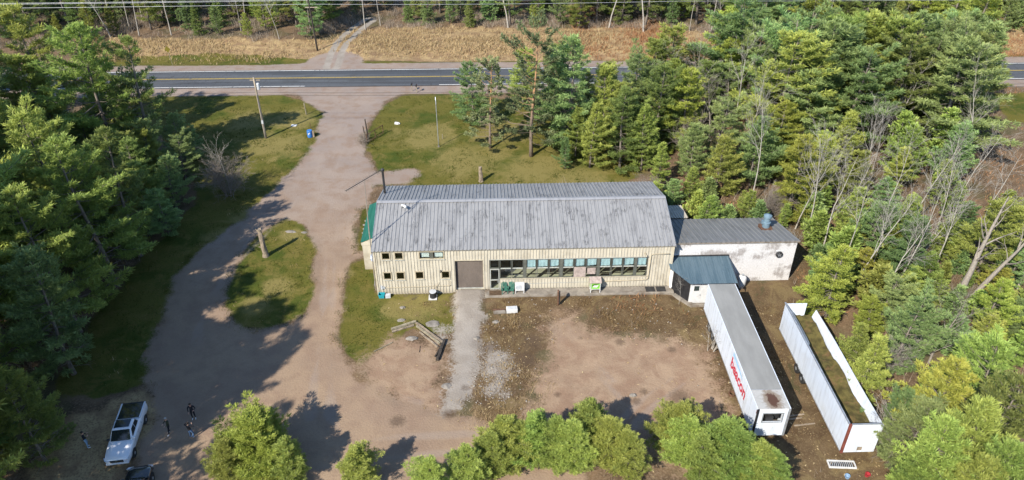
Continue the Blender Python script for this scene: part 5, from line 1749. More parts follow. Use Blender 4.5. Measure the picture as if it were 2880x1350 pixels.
# ------------------------------------------------------------------ stumps and posts
def snag(label, base, h, r, seed, name="tree_stump"):
    e = empty(name, base, 0, label, "stump")
    n, m = 12, 9
    rings = []
    for j in range(m):
        t = j / (m - 1)
        z = -0.15 + (h + 0.15) * t
        ring_ = []
        for k in range(n):
            a = 2 * math.pi * k / n
            rr = r * (1.25 - 0.45 * t + 0.35 * max(0, 0.12 - t) * 8) * (1 + 0.28 * mnoise.noise(Vector((math.cos(a) * 1.3, math.sin(a) * 1.3, t * 4 + seed))))
            zz = z + (0.35 * mnoise.noise(Vector((math.cos(a) * 2, math.sin(a) * 2, seed))) if j == m - 1 else 0)
            ring_.append((rr * math.cos(a) - 0.1 * t * h / 3, rr * math.sin(a), zz))
        rings.append(ring_)
    b = MB(); b.loft(rings); b.build("trunk", M['wood_grey'], e)
    return e


g = G(748, 720); s1 = snag("tall broken grey trunk standing on the grass island", (g.x, g.y, 0), 3.5, 0.26, 1.0)
b = MB(); b.tube([(-0.2, -0.1, 1.25), (-0.5, -0.2, 1.35)], [0.1, 0.06], 6); b.tube([(-0.22, 0, 3.1), (-0.5, 0.05, 3.5)], [0.1, 0.05], 6); b.build("broken_limb", M['wood_grey'], s1)
g = G(1353, 510); snag("short grey tree stump on the lawn behind the roof", (g.x, g.y, 0), 2.05, 0.25, 7.0)
g = G(862, 323); e = pole("wooden_post", (g.x, g.y, 0), (g.x - 0.1, g.y, 1.9), 0.09, 0.07, M['wood_pale'], "short pale wooden post at the drive's mouth", "post")
g = G(1245, 391); e = pole("marker_post", (g.x, g.y, 0), (g.x, g.y, 0.75), 0.05, 0.05, M['wood_pale'], "knee-high pale marker post beside the thin metal pole", "post")
q = BL(18.3, -2.5); e = pole("steel_post", on(q.x, q.y), on(q.x, q.y) + Vector((-0.05, 0, 1.85)), 0.1, 0.09, M['rust'], "dark rusty post standing before the shop windows", "post")
b = MB(); b.box(0.06, 0.16, -0.1, 0.1, 0.2, 1.7); b.build("back_plate", M['dark_steel'], e)
g = G(874, 361); e = pole("wooden_stake", (g.x, g.y, 0), (g.x, g.y, 0.9), 0.04, 0.035, M['rust'], "thin brown stake behind the blue drum", "post")
for i, (px, py) in enumerate(((1159, 256), (1172, 260))):
    g = G(px, py)
    e = empty("mailbox", (g.x, g.y, 0), 0, ("left" if i == 0 else "right") + " one of two mailboxes on posts by the road", "mailbox", "mailboxes by the road")
    b = MB(); b.box(-0.05, 0.05, -0.05, 0.05, -0.2, 1.05); b.build("post", M['wood_pale'], e)
    b = MB()
    arc = [(0.11 * math.cos(a), 0.2 + 0.11 * math.sin(a)) for a in np.linspace(0, math.pi, 8)]
    prof = [(-0.11, 0.0), (0.11, 0.0)] + arc[1:-1] if False else [(0.11, 0.0)] + arc + [(-0.11, 0.0)]
    b.loft([[(x, y, 1.05 + z) for x, z in prof] for y in (-0.25, 0.25)]); b.build("box", M['dark_steel'], e)
    b = MB(); b.box(0.112, 0.125, 0.0, 0.12, 1.22, 1.32); b.build("flag", M['red_plastic'], e)
# roadside sign seen from behind
g = G(485, 179)
e = empty("road_sign", (g.x, g.y, 0), 0.25, "yellow-green diamond road sign on a post beyond the road", "sign")
b = MB(); b.tube([(0, 0, -0.3), (-0.25, 0, 2.9)], 0.05, 6); b.build("post", M['wood_pale'], e)
b = MB(); b.add([(-0.2, -0.06, 2.05), (0.28, -0.06, 2.65), (-0.25, -0.06, 3.25), (-0.7, -0.06, 2.6)], [(0, 1, 2, 3)]); o = b.build("plate", blades("sign_plate_paint", (0.2, 0.17, 0.03), (0.2, 0.17, 0.03), (0.2, 0.17, 0.03)), e)
so = o.modifiers.new("th", 'SOLIDIFY'); so.thickness = 0.02

# ------------------------------------------------------------------ gate at the drive
ga, gb = G(1033, 405), G(1078, 377)
gd_ = Vector((gb.x - ga.x, gb.y - ga.y, 0)); glen = gd_.length
gate = empty("farm_gate", (ga.x, ga.y, 0), math.atan2(gd_.y, gd_.x), "brown tubular gate standing open at the edge of the drive", "gate")
for z in (0.22, 1.4):
    b = MB(); b.tube([(0, 0, z), (glen, 0, z)], 0.05, 8); b.build("rail", M['rust'], gate)
for x in (0.0, glen * 0.52, glen):
    b = MB(); b.tube([(x, 0, 0.17), (x, 0, 1.45)], 0.05, 8); b.build("upright", M['rust'], gate)
g = G(1036, 392)
e = pole("gate_post", (g.x, g.y, 0), (g.x - 0.15, g.y, 3.1), 0.1, 0.08, M['wood_dark'], "tall dark gate post, taller of the two by the gate", "post")
e = pole("gate_post", (g.x - 0.45, g.y + 0.25, 0), (g.x - 0.6, g.y + 0.2, 2.0), 0.08, 0.06, M['wood_dark'], "shorter dark post leaning beside the tall gate post", "post")
fr_ = empty("wire_mesh_roll", (g.x - 0.55, g.y - 1.0, 0), 0.2, "tangle of brown wire fencing leaning at the gate post", "fencing")
b = MB()
r_ = random.Random(4)
for k in range(170):
    x, y = r_.gauss(0, 0.4), r_.gauss(0, 0.7)
    h_ = max(0.3, 1.7 - abs(y) * 0.8) * r_.uniform(0.5, 1)
    b.tube([(x, y, 0), (x + r_.gauss(0, 0.15), y + r_.gauss(0, 0.15), h_ * 0.6), (x + r_.gauss(0, 0.3), y + r_.gauss(0, 0.3), h_)], 0.014, 3)
b.build("mesh", M['bark_grey'], fr_)

# blue drum with its white emblem
g = G(873, 386)
dr = empty("blue_drum", (g.x, g.y, 0), 0, "blue plastic drum with white mark by the drive", "drum")
b = MB(); b.lathe([(0.36, 0.02), (0.38, 0.1), (0.38, 0.38), (0.4, 0.41), (0.38, 0.44), (0.38, 0.74), (0.4, 0.77), (0.38, 0.8), (0.38, 1.05), (0.34, 1.1)], 20); b.build("shell", M['blue_plastic'], dr, smooth=False)
b = MB(); vv = []
for k in range(6):
    a = -2.0 + k * 0.16
    vv += [(0.392 * math.cos(a), 0.392 * math.sin(a), 0.5 + 0.05 * k), (0.392 * math.cos(a), 0.392 * math.sin(a), 0.72 + 0.04 * k)]
b.add(vv, [(2 * k, 2 * k + 2, 2 * k + 3, 2 * k + 1) for k in range(5)]); b.build("emblem", M['white_plastic'], dr, fix=False)
b = MB(); b.box(0.3, 0.62, -0.1, 0.12, 0.0, 1.0); b.build("side_board", M['wood_grey'], dr)
g = G(827, 354); b = MB(); b.prism([(-0.4, -0.3), (0.35, -0.32), (0.45, 0.2), (-0.38, 0.3)], 0.02, 0.12); tag(b.build("white_sheet", M['white_plastic'], None, (g.x, g.y, 0)), "flat white sheet lying on lawn near the blue drum", "sheet")
g = G(1118, 349); b = MB(); b.box(-0.4, 0.22, -0.18, 0.18, 0, 0.25); b.tube([(0.22, 0, 0.12), (0.4, 0, 0.12)], [0.12, 0.1], 8)
tag(b.build("white_jug", M['white_plastic'], None, (g.x, g.y, 0), (0, 0, -0.3)), "white plastic container lying on the lawn past the gate", "container")

# ------------------------------------------------------------------ along the front wall
def at_wall(x, y, z=0.0): return BL(x, y, z)


hp = empty("heat_pump", at_wall(14.5, -0.62, 0.4), BYAW, "white heat pump with round fan on stand by the wall", "heat pump")
b = MB(); b.box(-0.48, 0.48, -0.18, 0.18, 0.3, 1.2); o = b.build("casing", M['white_plastic'], hp); bevelled(o, 0.02)
b = MB(); b.lathe([(0.30, 0), (0.30, 0.02), (0.25, 0.025), (0.24, 0.005), (0.07, 0.005), (0.06, 0.03)], 20); b.build("fan_grille", M['grey_plastic'], hp, (-0.1, -0.185, 0.75), (math.pi / 2, 0, 0))
for s in (-1, 1):
    b = MB(); b.box(s * 0.42 - 0.03, s * 0.42 + 0.03, -0.22, -0.16, 0, 0.3); b.box(s * 0.42 - 0.03, s * 0.42 + 0.03, 0.16, 0.22, 0, 0.3); b.box(s * 0.42 - 0.03, s * 0.42 + 0.03, -0.16, 0.16, 0.24, 0.3); b.build("stand", M['white_plastic'], hp)


def chair(loc, rz, label):
    e = empty("garden_chair", loc, rz, label, "chair", "garden chairs on the porch slab")
    for sx in (-0.27, 0.27):
        b = MB(); b.bar((sx, -0.3, 0), (sx, -0.28, 0.55), 0.06, 0.06); b.build("leg", M['green_plastic'], e)
        b = MB(); b.bar((sx, 0.3, 0), (sx, 0.2, 0.42), 0.06, 0.06); b.build("leg", M['green_plastic'], e)
        b = MB(); b.box(sx - 0.06, sx + 0.06, -0.36, 0.3, 0.55, 0.585); b.build("armrest", M['green_plastic'], e)
    for k in range(5):
        b = MB(); b.box(-0.26, 0.26, -0.3 + k * 0.11, -0.21 + k * 0.11, 0.40 - k * 0.02, 0.43 - k * 0.02); b.build("seat_slat", M['green_plastic'], e)
    for k in range(5):
        x = -0.22 + k * 0.11
        b = MB(); b.bar((x, 0.24, 0.32), (x * 1.15, 0.46, 1.02 - abs(k - 2) * 0.05), 0.09, 0.025, up=(0, 1, 0)); b.build("back_slat", M['green_plastic'], e)
    return e


chair(at_wall(12.95, -0.6, 0.4), BYAW + 0.15, "green plastic garden chair nearest the glass door")
chair(at_wall(13.62, -0.58, 0.4), BYAW - 0.2, "green plastic garden chair nearest the white heat pump")
b = MB(); b.box(-0.62, 0.62, -0.4, 0.4, 0.0, 0.03)
tag(b.build("doormat", M['doormat'], None, at_wall(12.02, -0.68, 0.402), (0, 0, BYAW)), "worn brown doormat before the glass door", "doormat")
ct = empty("vending_cart", at_wall(22.2, -0.62, 0.4), BYAW, "lime green cart with brown lid on white legs before the windows", "cart")
b = MB(); b.box(-0.5, 0.5, -0.3, 0.3, 0.42, 1.2); b.build("cabinet", M['lime'], ct)
b = MB(); b.add([(-0.6, -0.4, 1.22), (0.6, -0.4, 1.22), (0.6, 0.36, 1.48), (-0.6, 0.36, 1.48), (-0.6, -0.4, 1.28), (0.6, -0.4, 1.28), (0.6, 0.36, 1.54), (-0.6, 0.36, 1.54)],
                [(0, 1, 2, 3), (4, 7, 6, 5), (0, 4, 5, 1), (1, 5, 6, 2), (2, 6, 7, 3), (3, 7, 4, 0)]); b.build("lid", M['plywood'], ct)
for sx in (-1, 1):
    for sy in (-1, 1):
        b = MB(); b.box(sx * 0.47 - 0.035, sx * 0.47 + 0.035, sy * 0.32 - 0.03, sy * 0.32 + 0.03, 0, 1.22); b.build("leg", M['white_plastic'], ct)
b = MB(); b.box(-0.43, 0.43, -0.33, -0.305, 0.4, 0.46); b.build("rail", M['white_plastic'], ct)
b = MB(); b.add([(-0.3, -0.306, 0.66), (0.15, -0.306, 0.62), (0.34, -0.306, 0.95), (0.02, -0.306, 0.88), (-0.12, -0.306, 1.02)], [(0, 1, 2, 3, 4)]); b.build("emblem", M['white_plastic'], ct, fix=False)
b = MB(); b.add([(-0.36, -0.308, 0.8), (-0.1, -0.308, 0.92), (0.3, -0.308, 1.08), (0.28, -0.308, 1.13), (-0.3, -0.308, 0.98)], [(0, 1, 2, 3, 4)]); b.build("emblem_stroke", M['black_plastic'], ct, fix=False)
cd = empty("air_conditioner", at_wall(5.66, -0.72), BYAW, "black round air conditioner unit on a white pad", "air conditioner")
b = MB(); b.lathe([(0.33, 0.09), (0.34, 0.12), (0.34, 0.62), (0.36, 0.66), (0.36, 0.76), (0.26, 0.8)], 20); b.build("casing", M['black_plastic'], cd)
b = MB(); b.lathe([(0.25, 0.0), (0.36, 0.0), (0.36, 0.05), (0.25, 0.05)], 20, (0, 0, 0.765)); b.build("top_ring", M['grey_plastic'], cd)
b = MB(); b.box(-0.45, 0.4, -0.42, 0.42, 0, 0.08); b.build("pad", M['white_plastic'], cd)
b = MB(); b.loft([[(x * s, y * s, z) for x, y in ((-0.3, -0.24), (0.3, -0.24), (0.3, 0.24), (-0.3, 0.24))] for s, z in ((0.85, 0.0), (1.0, 0.42), (1.07, 0.43), (1.07, 0.46), (0.94, 0.46), (0.8, 0.08))])
tag(b.build("storage_tub", M['teal_plastic'], None, at_wall(0.42, -0.5), (0, 0, BYAW)), "teal plastic tub at the front left building corner", "tub")
b = MB(); b.box(-0.26, 0.26, -0.18, 0.18, 0, 0.3); b.box(-0.28, 0.28, -0.2, 0.2, 0.3, 0.35); o = tag(b.build("storage_box", M['grey_plastic'], None, at_wall(1.05, -0.5), (0, 0, BYAW + 0.1)), "small grey lidded box beside the teal tub", "box")
# dish, ladder, antenna on the west end
ds = empty("satellite_dish", at_wall(-0.06, 2.6, 2.9), BYAW, "round blue-grey satellite dish on the west end wall", "satellite dish")
b = MB(); rings = []
for r0 in (0.02, 0.2, 0.38, 0.5):
    rings.append([(-0.32 - 0.25 * (r0 / 0.5) ** 2, r0 * math.cos(a), r0 * math.sin(a)) for a in np.linspace(0, 2 * math.pi, 20, endpoint=False)])
b.loft(rings, cap=False); o = b.build("reflector", plain("blue_grey_dish_paint", (0.28, 0.36, 0.5), 0.4, var=0.1), ds, rot=(0, 0.35, 0.6), fix=False); so = o.modifiers.new("th", 'SOLIDIFY'); so.thickness = 0.02
b = MB(); b.tube([(0.02, 0, -0.1), (-0.3, 0, -0.05)], 0.03, 6); b.build("bracket", M['galv'], ds)
b = MB(); b.tube([(-0.3, 0, -0.4), (-0.85, -0.3, -0.1)], 0.018, 5); b.build("feed_arm", M['galv'], ds)
ld = empty("ladder", at_wall(-0.55, 1.25), BYAW, "pale metal ladder leaning on the west end wall", "ladder")
for y in (-0.2, 0.2):
    b = MB(); b.bar((0, y, 0), (0.42, y, 2.8), 0.05, 0.03); b.build("stile", M['galv'], ld)
for k in range(9):
    t = (k + 0.7) / 9.4
    b = MB(); b.tube([(0.42 * t, -0.19, 2.8 * t), (0.42 * t, 0.19, 2.8 * t)], 0.018, 5); b.build("rung", M['galv'], ld)
an_ = empty("antenna_mast", at_wall(-0.3, 0.7), BYAW, "tall television antenna mast with long toothed boom at west end", "antenna")
b = MB(); b.tube([(0, 0, 0), (0.02, 0.05, 7.0), (0.15, 0.2, 13.0)], [0.06, 0.055, 0.03], 6); b.build("mast", M['bark_dead'], an_)
b = MB(); b.tube([(-0.12, 0.55, 0), (-0.1, 0.5, 6.5), (0.03, 0.08, 9.0)], 0.035, 5); b.build("brace", M['bark_dead'], an_)
A0, A1 = Vector((-1.25, -1.95, 13.0)), Vector((1.5, 1.95, 13.0))
b = MB(); b.tube([A0, A1], 0.035, 5); boom = b.build("boom", M['dark_steel'], an_)
pd = Vector((-(A1 - A0).y, (A1 - A0).x, 0)).normalized()
for k in range(21):
    t = k / 20
    c_ = A0.lerp(A1, t)
    hl = 0.12 + 0.16 * t + (0.08 if k % 2 else 0)
    b = MB(); b.tube([c_ - pd * hl + Vector((0, 0, -0.06)), c_ + pd * hl + Vector((0, 0, 0.06))], 0.014, 4); b.build("element", M['dark_steel'], an_)

# ------------------------------------------------------------------ timbers, rubble, odds and ends in the yard
def timber(px0, py0, px1, py1, w, h, mat, label, z=0.0, name="timber"):
    a, c = G(px0, py0), G(px1, py1)
    a = on(a.x, a.y, h / 2 + z); c = on(c.x, c.y, h / 2 + z)
    w *= 0.75; h *= 0.8
    b = MB()
    n = 6
    d = c - a
    s = d.cross(Vector((0, 0, 1))).normalized()
    rings = []
    for k in range(n + 1):
        m_ = a + d * (k / n)
        j = lambda: rng.uniform(-0.02, 0.02)
        rings.append([m_ + s * (w / 2 + j()) + Vector((0, 0, -h / 2)), m_ + s * (w / 2 + j()) + Vector((0, 0, h / 2 + j())), m_ - s * (w / 2 + j()) + Vector((0, 0, h / 2 + j())), m_ - s * (w / 2 + j()) + Vector((0, 0, -h / 2))])
    b.loft(rings)
    return tag(b.build(name, mat), label, "timber", "old timbers edging the dirt patch")


timber(1101, 930, 1170, 908, 0.3, 0.28, M['wood_pale'], "pale squared timber, leftmost of the timber corner")
timber(1103, 936, 1165, 917, 0.2, 0.16, M['wood_grey'], "thinner grey timber just below the leftmost pale one")
timber(1171, 912, 1247, 966, 0.26, 0.26, M['wood_grey'], "grey squared timber on the upper side of the slanting trio")
timber(1172, 920, 1238, 968, 0.22, 0.22, M['wood_pale'], "middle pale timber of the slanting trio")
timber(1180, 934, 1232, 977, 0.2, 0.16, M['wood_grey'], "lowest timber of the slanting trio, half sunk")
timber(1251, 958, 1230, 1014, 0.34, 0.3, M['wood_dark'], "burnt black timber at the right of the corner")
timber(1246, 965, 1224, 1004, 0.16, 0.2, M['wood_dark'], "narrow black timber beside the thick burnt one")
timber(1052, 990, 1104, 964, 0.1, 0.1, M['wood_pale'], "thin pale pole lying at the grass edge")
timber(1182, 974, 1180, 992, 0.06, 0.06, M['wood_dark'], "short dark stick lying alone on the pink dirt")
for i, (a, c, l) in enumerate((((2206, 1172), (2262, 1164), "upper pale plank lying right of the lettered trailer"), ((2208, 1181), (2256, 1174), "middle short plank lying right of the lettered trailer"),
                               ((2234, 1197), (2292, 1190), "lowest long plank lying right of the lettered trailer"))):
    o = timber(*a, *c, 0.16, 0.05, M['wood_grey'], l, name="plank"); o["category"] = "plank"; o["group"] = "planks beside the trailer"


def boulder(loc, sx, sy, sz, seed, label, mat=None, name="stone", group="loose stones"):
    bm = bmesh.new()
    bmesh.ops.create_icosphere(bm, subdivisions=2, radius=1.0)
    for v in bm.verts:
        f = 1 + 0.35 * mnoise.noise(v.co * 1.4 + Vector((seed, 0, 0))) + 0.12 * mnoise.noise(v.co * 4 + Vector((0, seed, 0)))
        v.co = Vector((v.co.x * sx * f, v.co.y * sy * f, max(-0.25, v.co.z) * sz * f))
    me = bpy.data.meshes.new(name); bm.to_mesh(me); bm.free(); me.materials.append(mat or M['stone'])
    return tag(link_mesh(name, me, None, loc), label, "stone", group)


for i, (px, py, a, b_, c_, l) in enumerate(((1219, 912, 0.75, 0.5, 0.14, "flat pale stone slab above the timber corner"), (1158, 952, 0.6, 0.35, 0.2, "pale stone under the middle of the timbers"),
                                            (817, 651, 0.6, 0.3, 0.16, "long white stone near the top of the island, left of two"), (856, 654, 0.35, 0.2, 0.14, "small white stone near the top of the island, right of two"),
                                            (1132, 864, 0.3, 0.22, 0.12, "tan stone in the weeds left of the ramp"), (1128, 902, 0.45, 0.25, 0.12, "grey stone above the leftmost timber"),
                                            (1255, 1085, 0.5, 0.4, 0.1, "pale low stone at the foot of the ramp"), (1780, 1113, 0.3, 0.22, 0.2, "white lump in the dirt near the lettered trailer"),
                                            (1395, 905, 0.4, 0.25, 0.15, "grey stone in rubble right of the ramp"), (1340, 950, 0.3, 0.25, 0.15, "pale stone beside the ramp in the rubble"))):
    g = G(px, py); boulder(on(g.x, g.y), a, b_, c_, i * 3.7, l)
# white stones edging the west porch
for i, (px, py) in enumerate(((1028, 622), (1024, 634), (1026, 645), (1021, 656), (1023, 666), (1020, 676), (1018, 686))):
    g = G(px, py); boulder(on(g.x, g.y), 0.16 + 0.05 * (i % 3), 0.2, 0.14, 50 + i, ["first", "second", "third", "fourth", "fifth", "sixth", "seventh"][i] + " white edging stone along the west porch, counting towards the viewer", M['stone'], "edging_stone", "white stones edging the porch")
g = G(1420, 878)
dbx = empty("dumped_appliance", on(g.x, g.y), 0.1, "white dumped appliance lying on its back before the building", "appliance")
b = MB(); b.box(0.15, 1.25, -0.32, 0.34, 0.0, 0.42); o = b.build("casing", M['white_plastic'], dbx); bevelled(o, 0.03)
b = MB(); b.box(0.3, 1.1, -0.2, 0.24, 0.421, 0.45); b.build("door", M['grey_plastic'], dbx)
b = MB(); b.box(-1.15, 0.05, -0.3, 0.1, 0.0, 0.16); tag(b.build("broken_slab", M['concrete'], None, on(g.x, g.y), (0, 0.03, 0.14)), "broken concrete slab beside the dumped white appliance", "slab")
b = MB(); b.box(-1.2, 0.1, 0.25, 0.4, 0.02, 0.1); b.box(-1.0, -0.1, 0.13, 0.22, 0.1, 0.16); tag(b.build("rusty_channel", M['rust'], None, on(g.x, g.y), (0, 0, 0.05)), "rusty steel channel behind the broken concrete slab", "scrap metal")
g0, g1 = G(2328, 1306), G(2405, 1309)
rk = empty("slatted_rack", on((g0.x + g1.x) / 2, (g0.y + g1.y) / 2), math.atan2(g1.y - g0.y, g1.x - g0.x), "white rack with dark slots lying below the open trailer", "rack")
rl = (g1 - g0).length
frame_b = MB(); frame_b.box(-rl / 2, rl / 2, -0.36, -0.28, 0, 0.14); frame_b.box(-rl / 2, rl / 2, 0.28, 0.36, 0, 0.14); frame_b.box(-rl / 2, -rl / 2 + 0.08, -0.28, 0.28, 0, 0.14); frame_b.box(rl / 2 - 0.08, rl / 2, -0.28, 0.28, 0, 0.14)
frame_b.build("frame", M['white_plastic'], rk)
b = MB(); b.box(-rl / 2 + 0.08, rl / 2 - 0.08, -0.28, 0.28, 0.0, 0.02); b.build("back_plate", M['black_paint'], rk)
for k in range(12):
    x = -rl / 2 + 0.16 + k * (rl - 0.3) / 12
    b = MB(); b.bar((x, -0.27, 0.1), (x + 0.05, 0.27, 0.1), 0.035, 0.03); b.build("slat", M['grey_plastic'], rk)
g = G(2437, 1338); b = MB(); b.lathe([(0.15, 0), (0.2, 0.26), (0.21, 0.27), (0.21, 0.29), (0.18, 0.29), (0.14, 0.05)], 16); tag(b.build("bucket", M['red_plastic'], None, on(g.x, g.y), (0.2, 0.1, 0)), "red plastic bucket at the bottom edge below the open trailer", "bucket")
g = G(2383, 1343); b = MB(); b.lathe([(0.15, 0), (0.2, 0.26), (0.21, 0.27), (0.21, 0.29), (0.18, 0.29), (0.14, 0.05)], 16); tag(b.build("bucket", M['jeans_pale'], None, on(g.x, g.y), (0.1, -0.2, 0)), "pale blue bucket at the bottom edge, left of the red one", "bucket")
g = G(2058, 1110); e = empty("rusty_drum_ring", on(g.x, g.y), 0, "small rusty ring lying left of the lettered trailer", "scrap metal")
b = MB(); b.lathe([(0.22, 0.0), (0.3, 0.0), (0.3, 0.2), (0.22, 0.2), (0.22, 0.0)], 16); b.build("hoop", M['rust'], e)

# ------------------------------------------------------------------ tree prototypes
def tufts(C, D, S, T, n, wid=0.16, seed=0):
    """C centres, D directions, S sizes, T tints: n thin sprays of needles at each"""
    r = np.random.default_rng(seed)
    C = np.repeat(np.asarray(C), n, 0); D = np.repeat(np.asarray(D), n, 0); S = np.repeat(np.asarray(S), n); T = np.repeat(np.asarray(T), n)
    m = len(C)
    d = D * 0.75 + r.normal(0, 1, (m, 3)) * np.array([0.55, 0.55, 0.3]); d[:, 2] += 0.08
    d /= np.linalg.norm(d, axis=1, keepdims=True) + 1e-9
    side = np.cross(d, np.array([0.0, 0.0, 1.0]) + r.normal(0, 0.38, (m, 3))); side /= np.linalg.norm(side, axis=1, keepdims=True) + 1e-9
    L = (S * r.uniform(0.7, 1.25, m))[:, None]
    base = C + r.normal(0, 1, (m, 3)) * (S * 0.16)[:, None]
    tip = base + d * L
    mid = base + d * L * 0.55
    w = L * wid
    V = np.stack([base - d * L * 0.1, mid + side * w, tip, mid - side * w], 1).reshape(-1, 3)
    q = np.arange(m) * 4
    F = np.concatenate([np.stack([q, q + 1, q + 2], 1), np.stack([q, q + 2, q + 3], 1)])
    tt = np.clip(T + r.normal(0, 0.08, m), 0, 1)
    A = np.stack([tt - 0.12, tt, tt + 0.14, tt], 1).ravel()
    return V, F, np.clip(A, 0, 1)


def make_pine(seed, H, cb, spread, style, mat, bark_mat, wh=0.7, nb=5, tn=7, dens=1.0, size=0.4, wid=0.16):
    r = random.Random(seed)
    tb = MB()
    lean = (r.uniform(-0.03, 0.03) * H, r.uniform(-0.03, 0.03) * H)

    def axis(z):
        t = z / H
        return Vector((lean[0] * t + 0.012 * H * math.sin(t * 5 + seed), lean[1] * t + 0.012 * H * math.sin(t * 4 + seed * 2), z))
    tb.tube([axis(H * k / 8) - Vector((0, 0, 0.4 if k == 0 else 0)) for k in range(9)], [H * (0.0135 * (1 - k / 8) ** 0.85 + 0.0018) * (1.35 if k == 0 else 1) for k in range(9)], 7)
    C, D, S, T = [], [], [], []
    z = cb * H
    az = r.uniform(0, 6.28)
    heavy, thin = r.uniform(0, 6.28), r.uniform(0, 6.28)
    while z < H * 0.985:
        t = (z - cb * H) / (H * (1 - cb))
        if style == 'bush': prof = (1 - t) ** 0.8 * (0.75 + 0.25 * min(1, t * 5)) + 0.07
        elif style == 'round': prof = (1 - t) ** 0.56 * (0.7 + 0.3 * min(1, t * 4)) + 0.05
        elif style == 'tall': prof = (0.45 + 0.55 * math.sin(math.pi * min(1, 0.2 + t * 0.72))) * (1 - 0.55 * t ** 2.2) * (0.6 if t > 0.94 else 1)
        elif style == 'scots': prof = (0.95 - 0.4 * t) * (0.85 + 0.3 * math.sin(t * 9 + seed)) * (0.6 if t > 0.94 else 1)
        else: prof = (1 - t) ** 0.95 + 0.04
        tier = r.uniform(0.72, 1.12)
        for k in range(nb + r.choice((-1, 0, 0, 1))):
            az += 2.399 + r.uniform(-0.4, 0.4)
            L = spread * prof * tier * r.uniform(0.5, 1.2) * (1 + 0.3 * math.cos(az - heavy) - 0.2 * math.cos(2 * (az - thin)))
            if style in ('tall', 'scots') and r.random() < (0.12 if style == 'tall' else 0.22): continue
            L = max(L, 0.14)
            if style == 'spruce': el = math.radians(-18 + 45 * t + r.uniform(-8, 8))
            else: el = math.radians((10 if style in ('bush', 'round') else -4) + 40 * t ** 1.7 + r.uniform(-8, 8))
            dv = Vector((math.cos(az) * math.cos(el), math.sin(az) * math.cos(el), math.sin(el)))
            a = axis(z + r.uniform(-0.1, 0.1) * wh)
            e = a + dv * L + Vector((0, 0, 0.14 * L))
            m = a + dv * L * 0.5 - Vector((0, 0, 0.03 * L))
            br = 0.003 * H * (L / spread) + 0.008
            tb.tube([a, m, e], [br, br * 0.7, br * 0.25], 3, cap=False)
            lat = Vector((-math.sin(az), math.cos(az), 0))
            s0 = {'bush': 0.25, 'round': 0.3, 'tall': 0.32, 'scots': 0.55, 'spruce': 0.15}[style]
            tone = r.uniform(-0.12, 0.12)
            # side shoots, fishbone fashion, needles gathered at their ends
            nsh = max(2, int(L * 2.6 * dens))
            for q in range(nsh):
                s = s0 + (1 - s0) * (q + r.random()) / nsh
                sgn = 1 if q % 2 else -1
                fan = (0.42 * L * (1.1 - s) + 0.12) * r.uniform(0.5, 1.15)
                p0 = a.lerp(m, s * 2) if s < 0.5 else m.lerp(e, min(1, s * 2 - 1))
                sd = (lat * sgn * 0.8 + dv * 0.65).normalized()
                nt = max(2, int(fan * 4.6 / (size / 0.4)))
                for w in range(nt):
                    f = (w + 0.4 + r.random() * 0.5) / nt
                    p = p0 + sd * fan * f + Vector((0, 0, r.gauss(0.02, 0.03) + 0.07 * f * fan))
                    out = (sd * 0.75 + dv * 0.3 + Vector((0, 0, 0.2 + (0.4 if style in ('bush', 'round') else 0)))).normalized()
                    C.append(p); D.append(out); S.append(size * r.uniform(0.75, 1.2))
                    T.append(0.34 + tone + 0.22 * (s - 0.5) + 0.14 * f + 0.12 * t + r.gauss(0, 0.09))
        z += wh * (1 - 0.5 * t) * r.uniform(0.75, 1.25) * H / 10
    if style in ('tall', 'scots'):                       # dead lower limbs
        for k in range(16):
            zz = H * r.uniform(0.08, cb + 0.22)
            a_ = r.uniform(0, 6.28); L = spread * r.uniform(0.25, 0.7)
            p = axis(zz)
            q = p + Vector((math.cos(a_), math.sin(a_), r.uniform(-0.15, 0.25))) * L
            md = p.lerp(q, 0.5) + Vector((r.gauss(0, 0.1), r.gauss(0, 0.1), r.gauss(0, 0.1)))
            tb.tube([p, md, q], [0.045, 0.03, 0.01], 3, cap=False)
            for w in range(3):
                s_ = p.lerp(q, r.uniform(0.4, 0.9)); e_ = s_ + Vector((math.cos(a_ + r.uniform(-1, 1)), math.sin(a_ + r.uniform(-1, 1)), r.uniform(-0.3, 0.4))) * L * 0.35
                tb.tube([s_, e_], [0.018, 0.006], 3, cap=False)
    top = axis(H * 0.985)
    for k in range(6):
        C.append(top + Vector((r.gauss(0, .06), r.gauss(0, .06), 0.06 * k))); D.append(Vector((0, 0, 1))); S.append(size); T.append(0.7)
    V, F, A = tufts([tuple(c) for c in C], [tuple(c) for c in D], S, T, tn, wid, seed)
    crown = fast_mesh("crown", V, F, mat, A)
    trunk = tb.mesh("trunk", bark_mat, smooth=True, fix=False)
    return trunk, crown, H


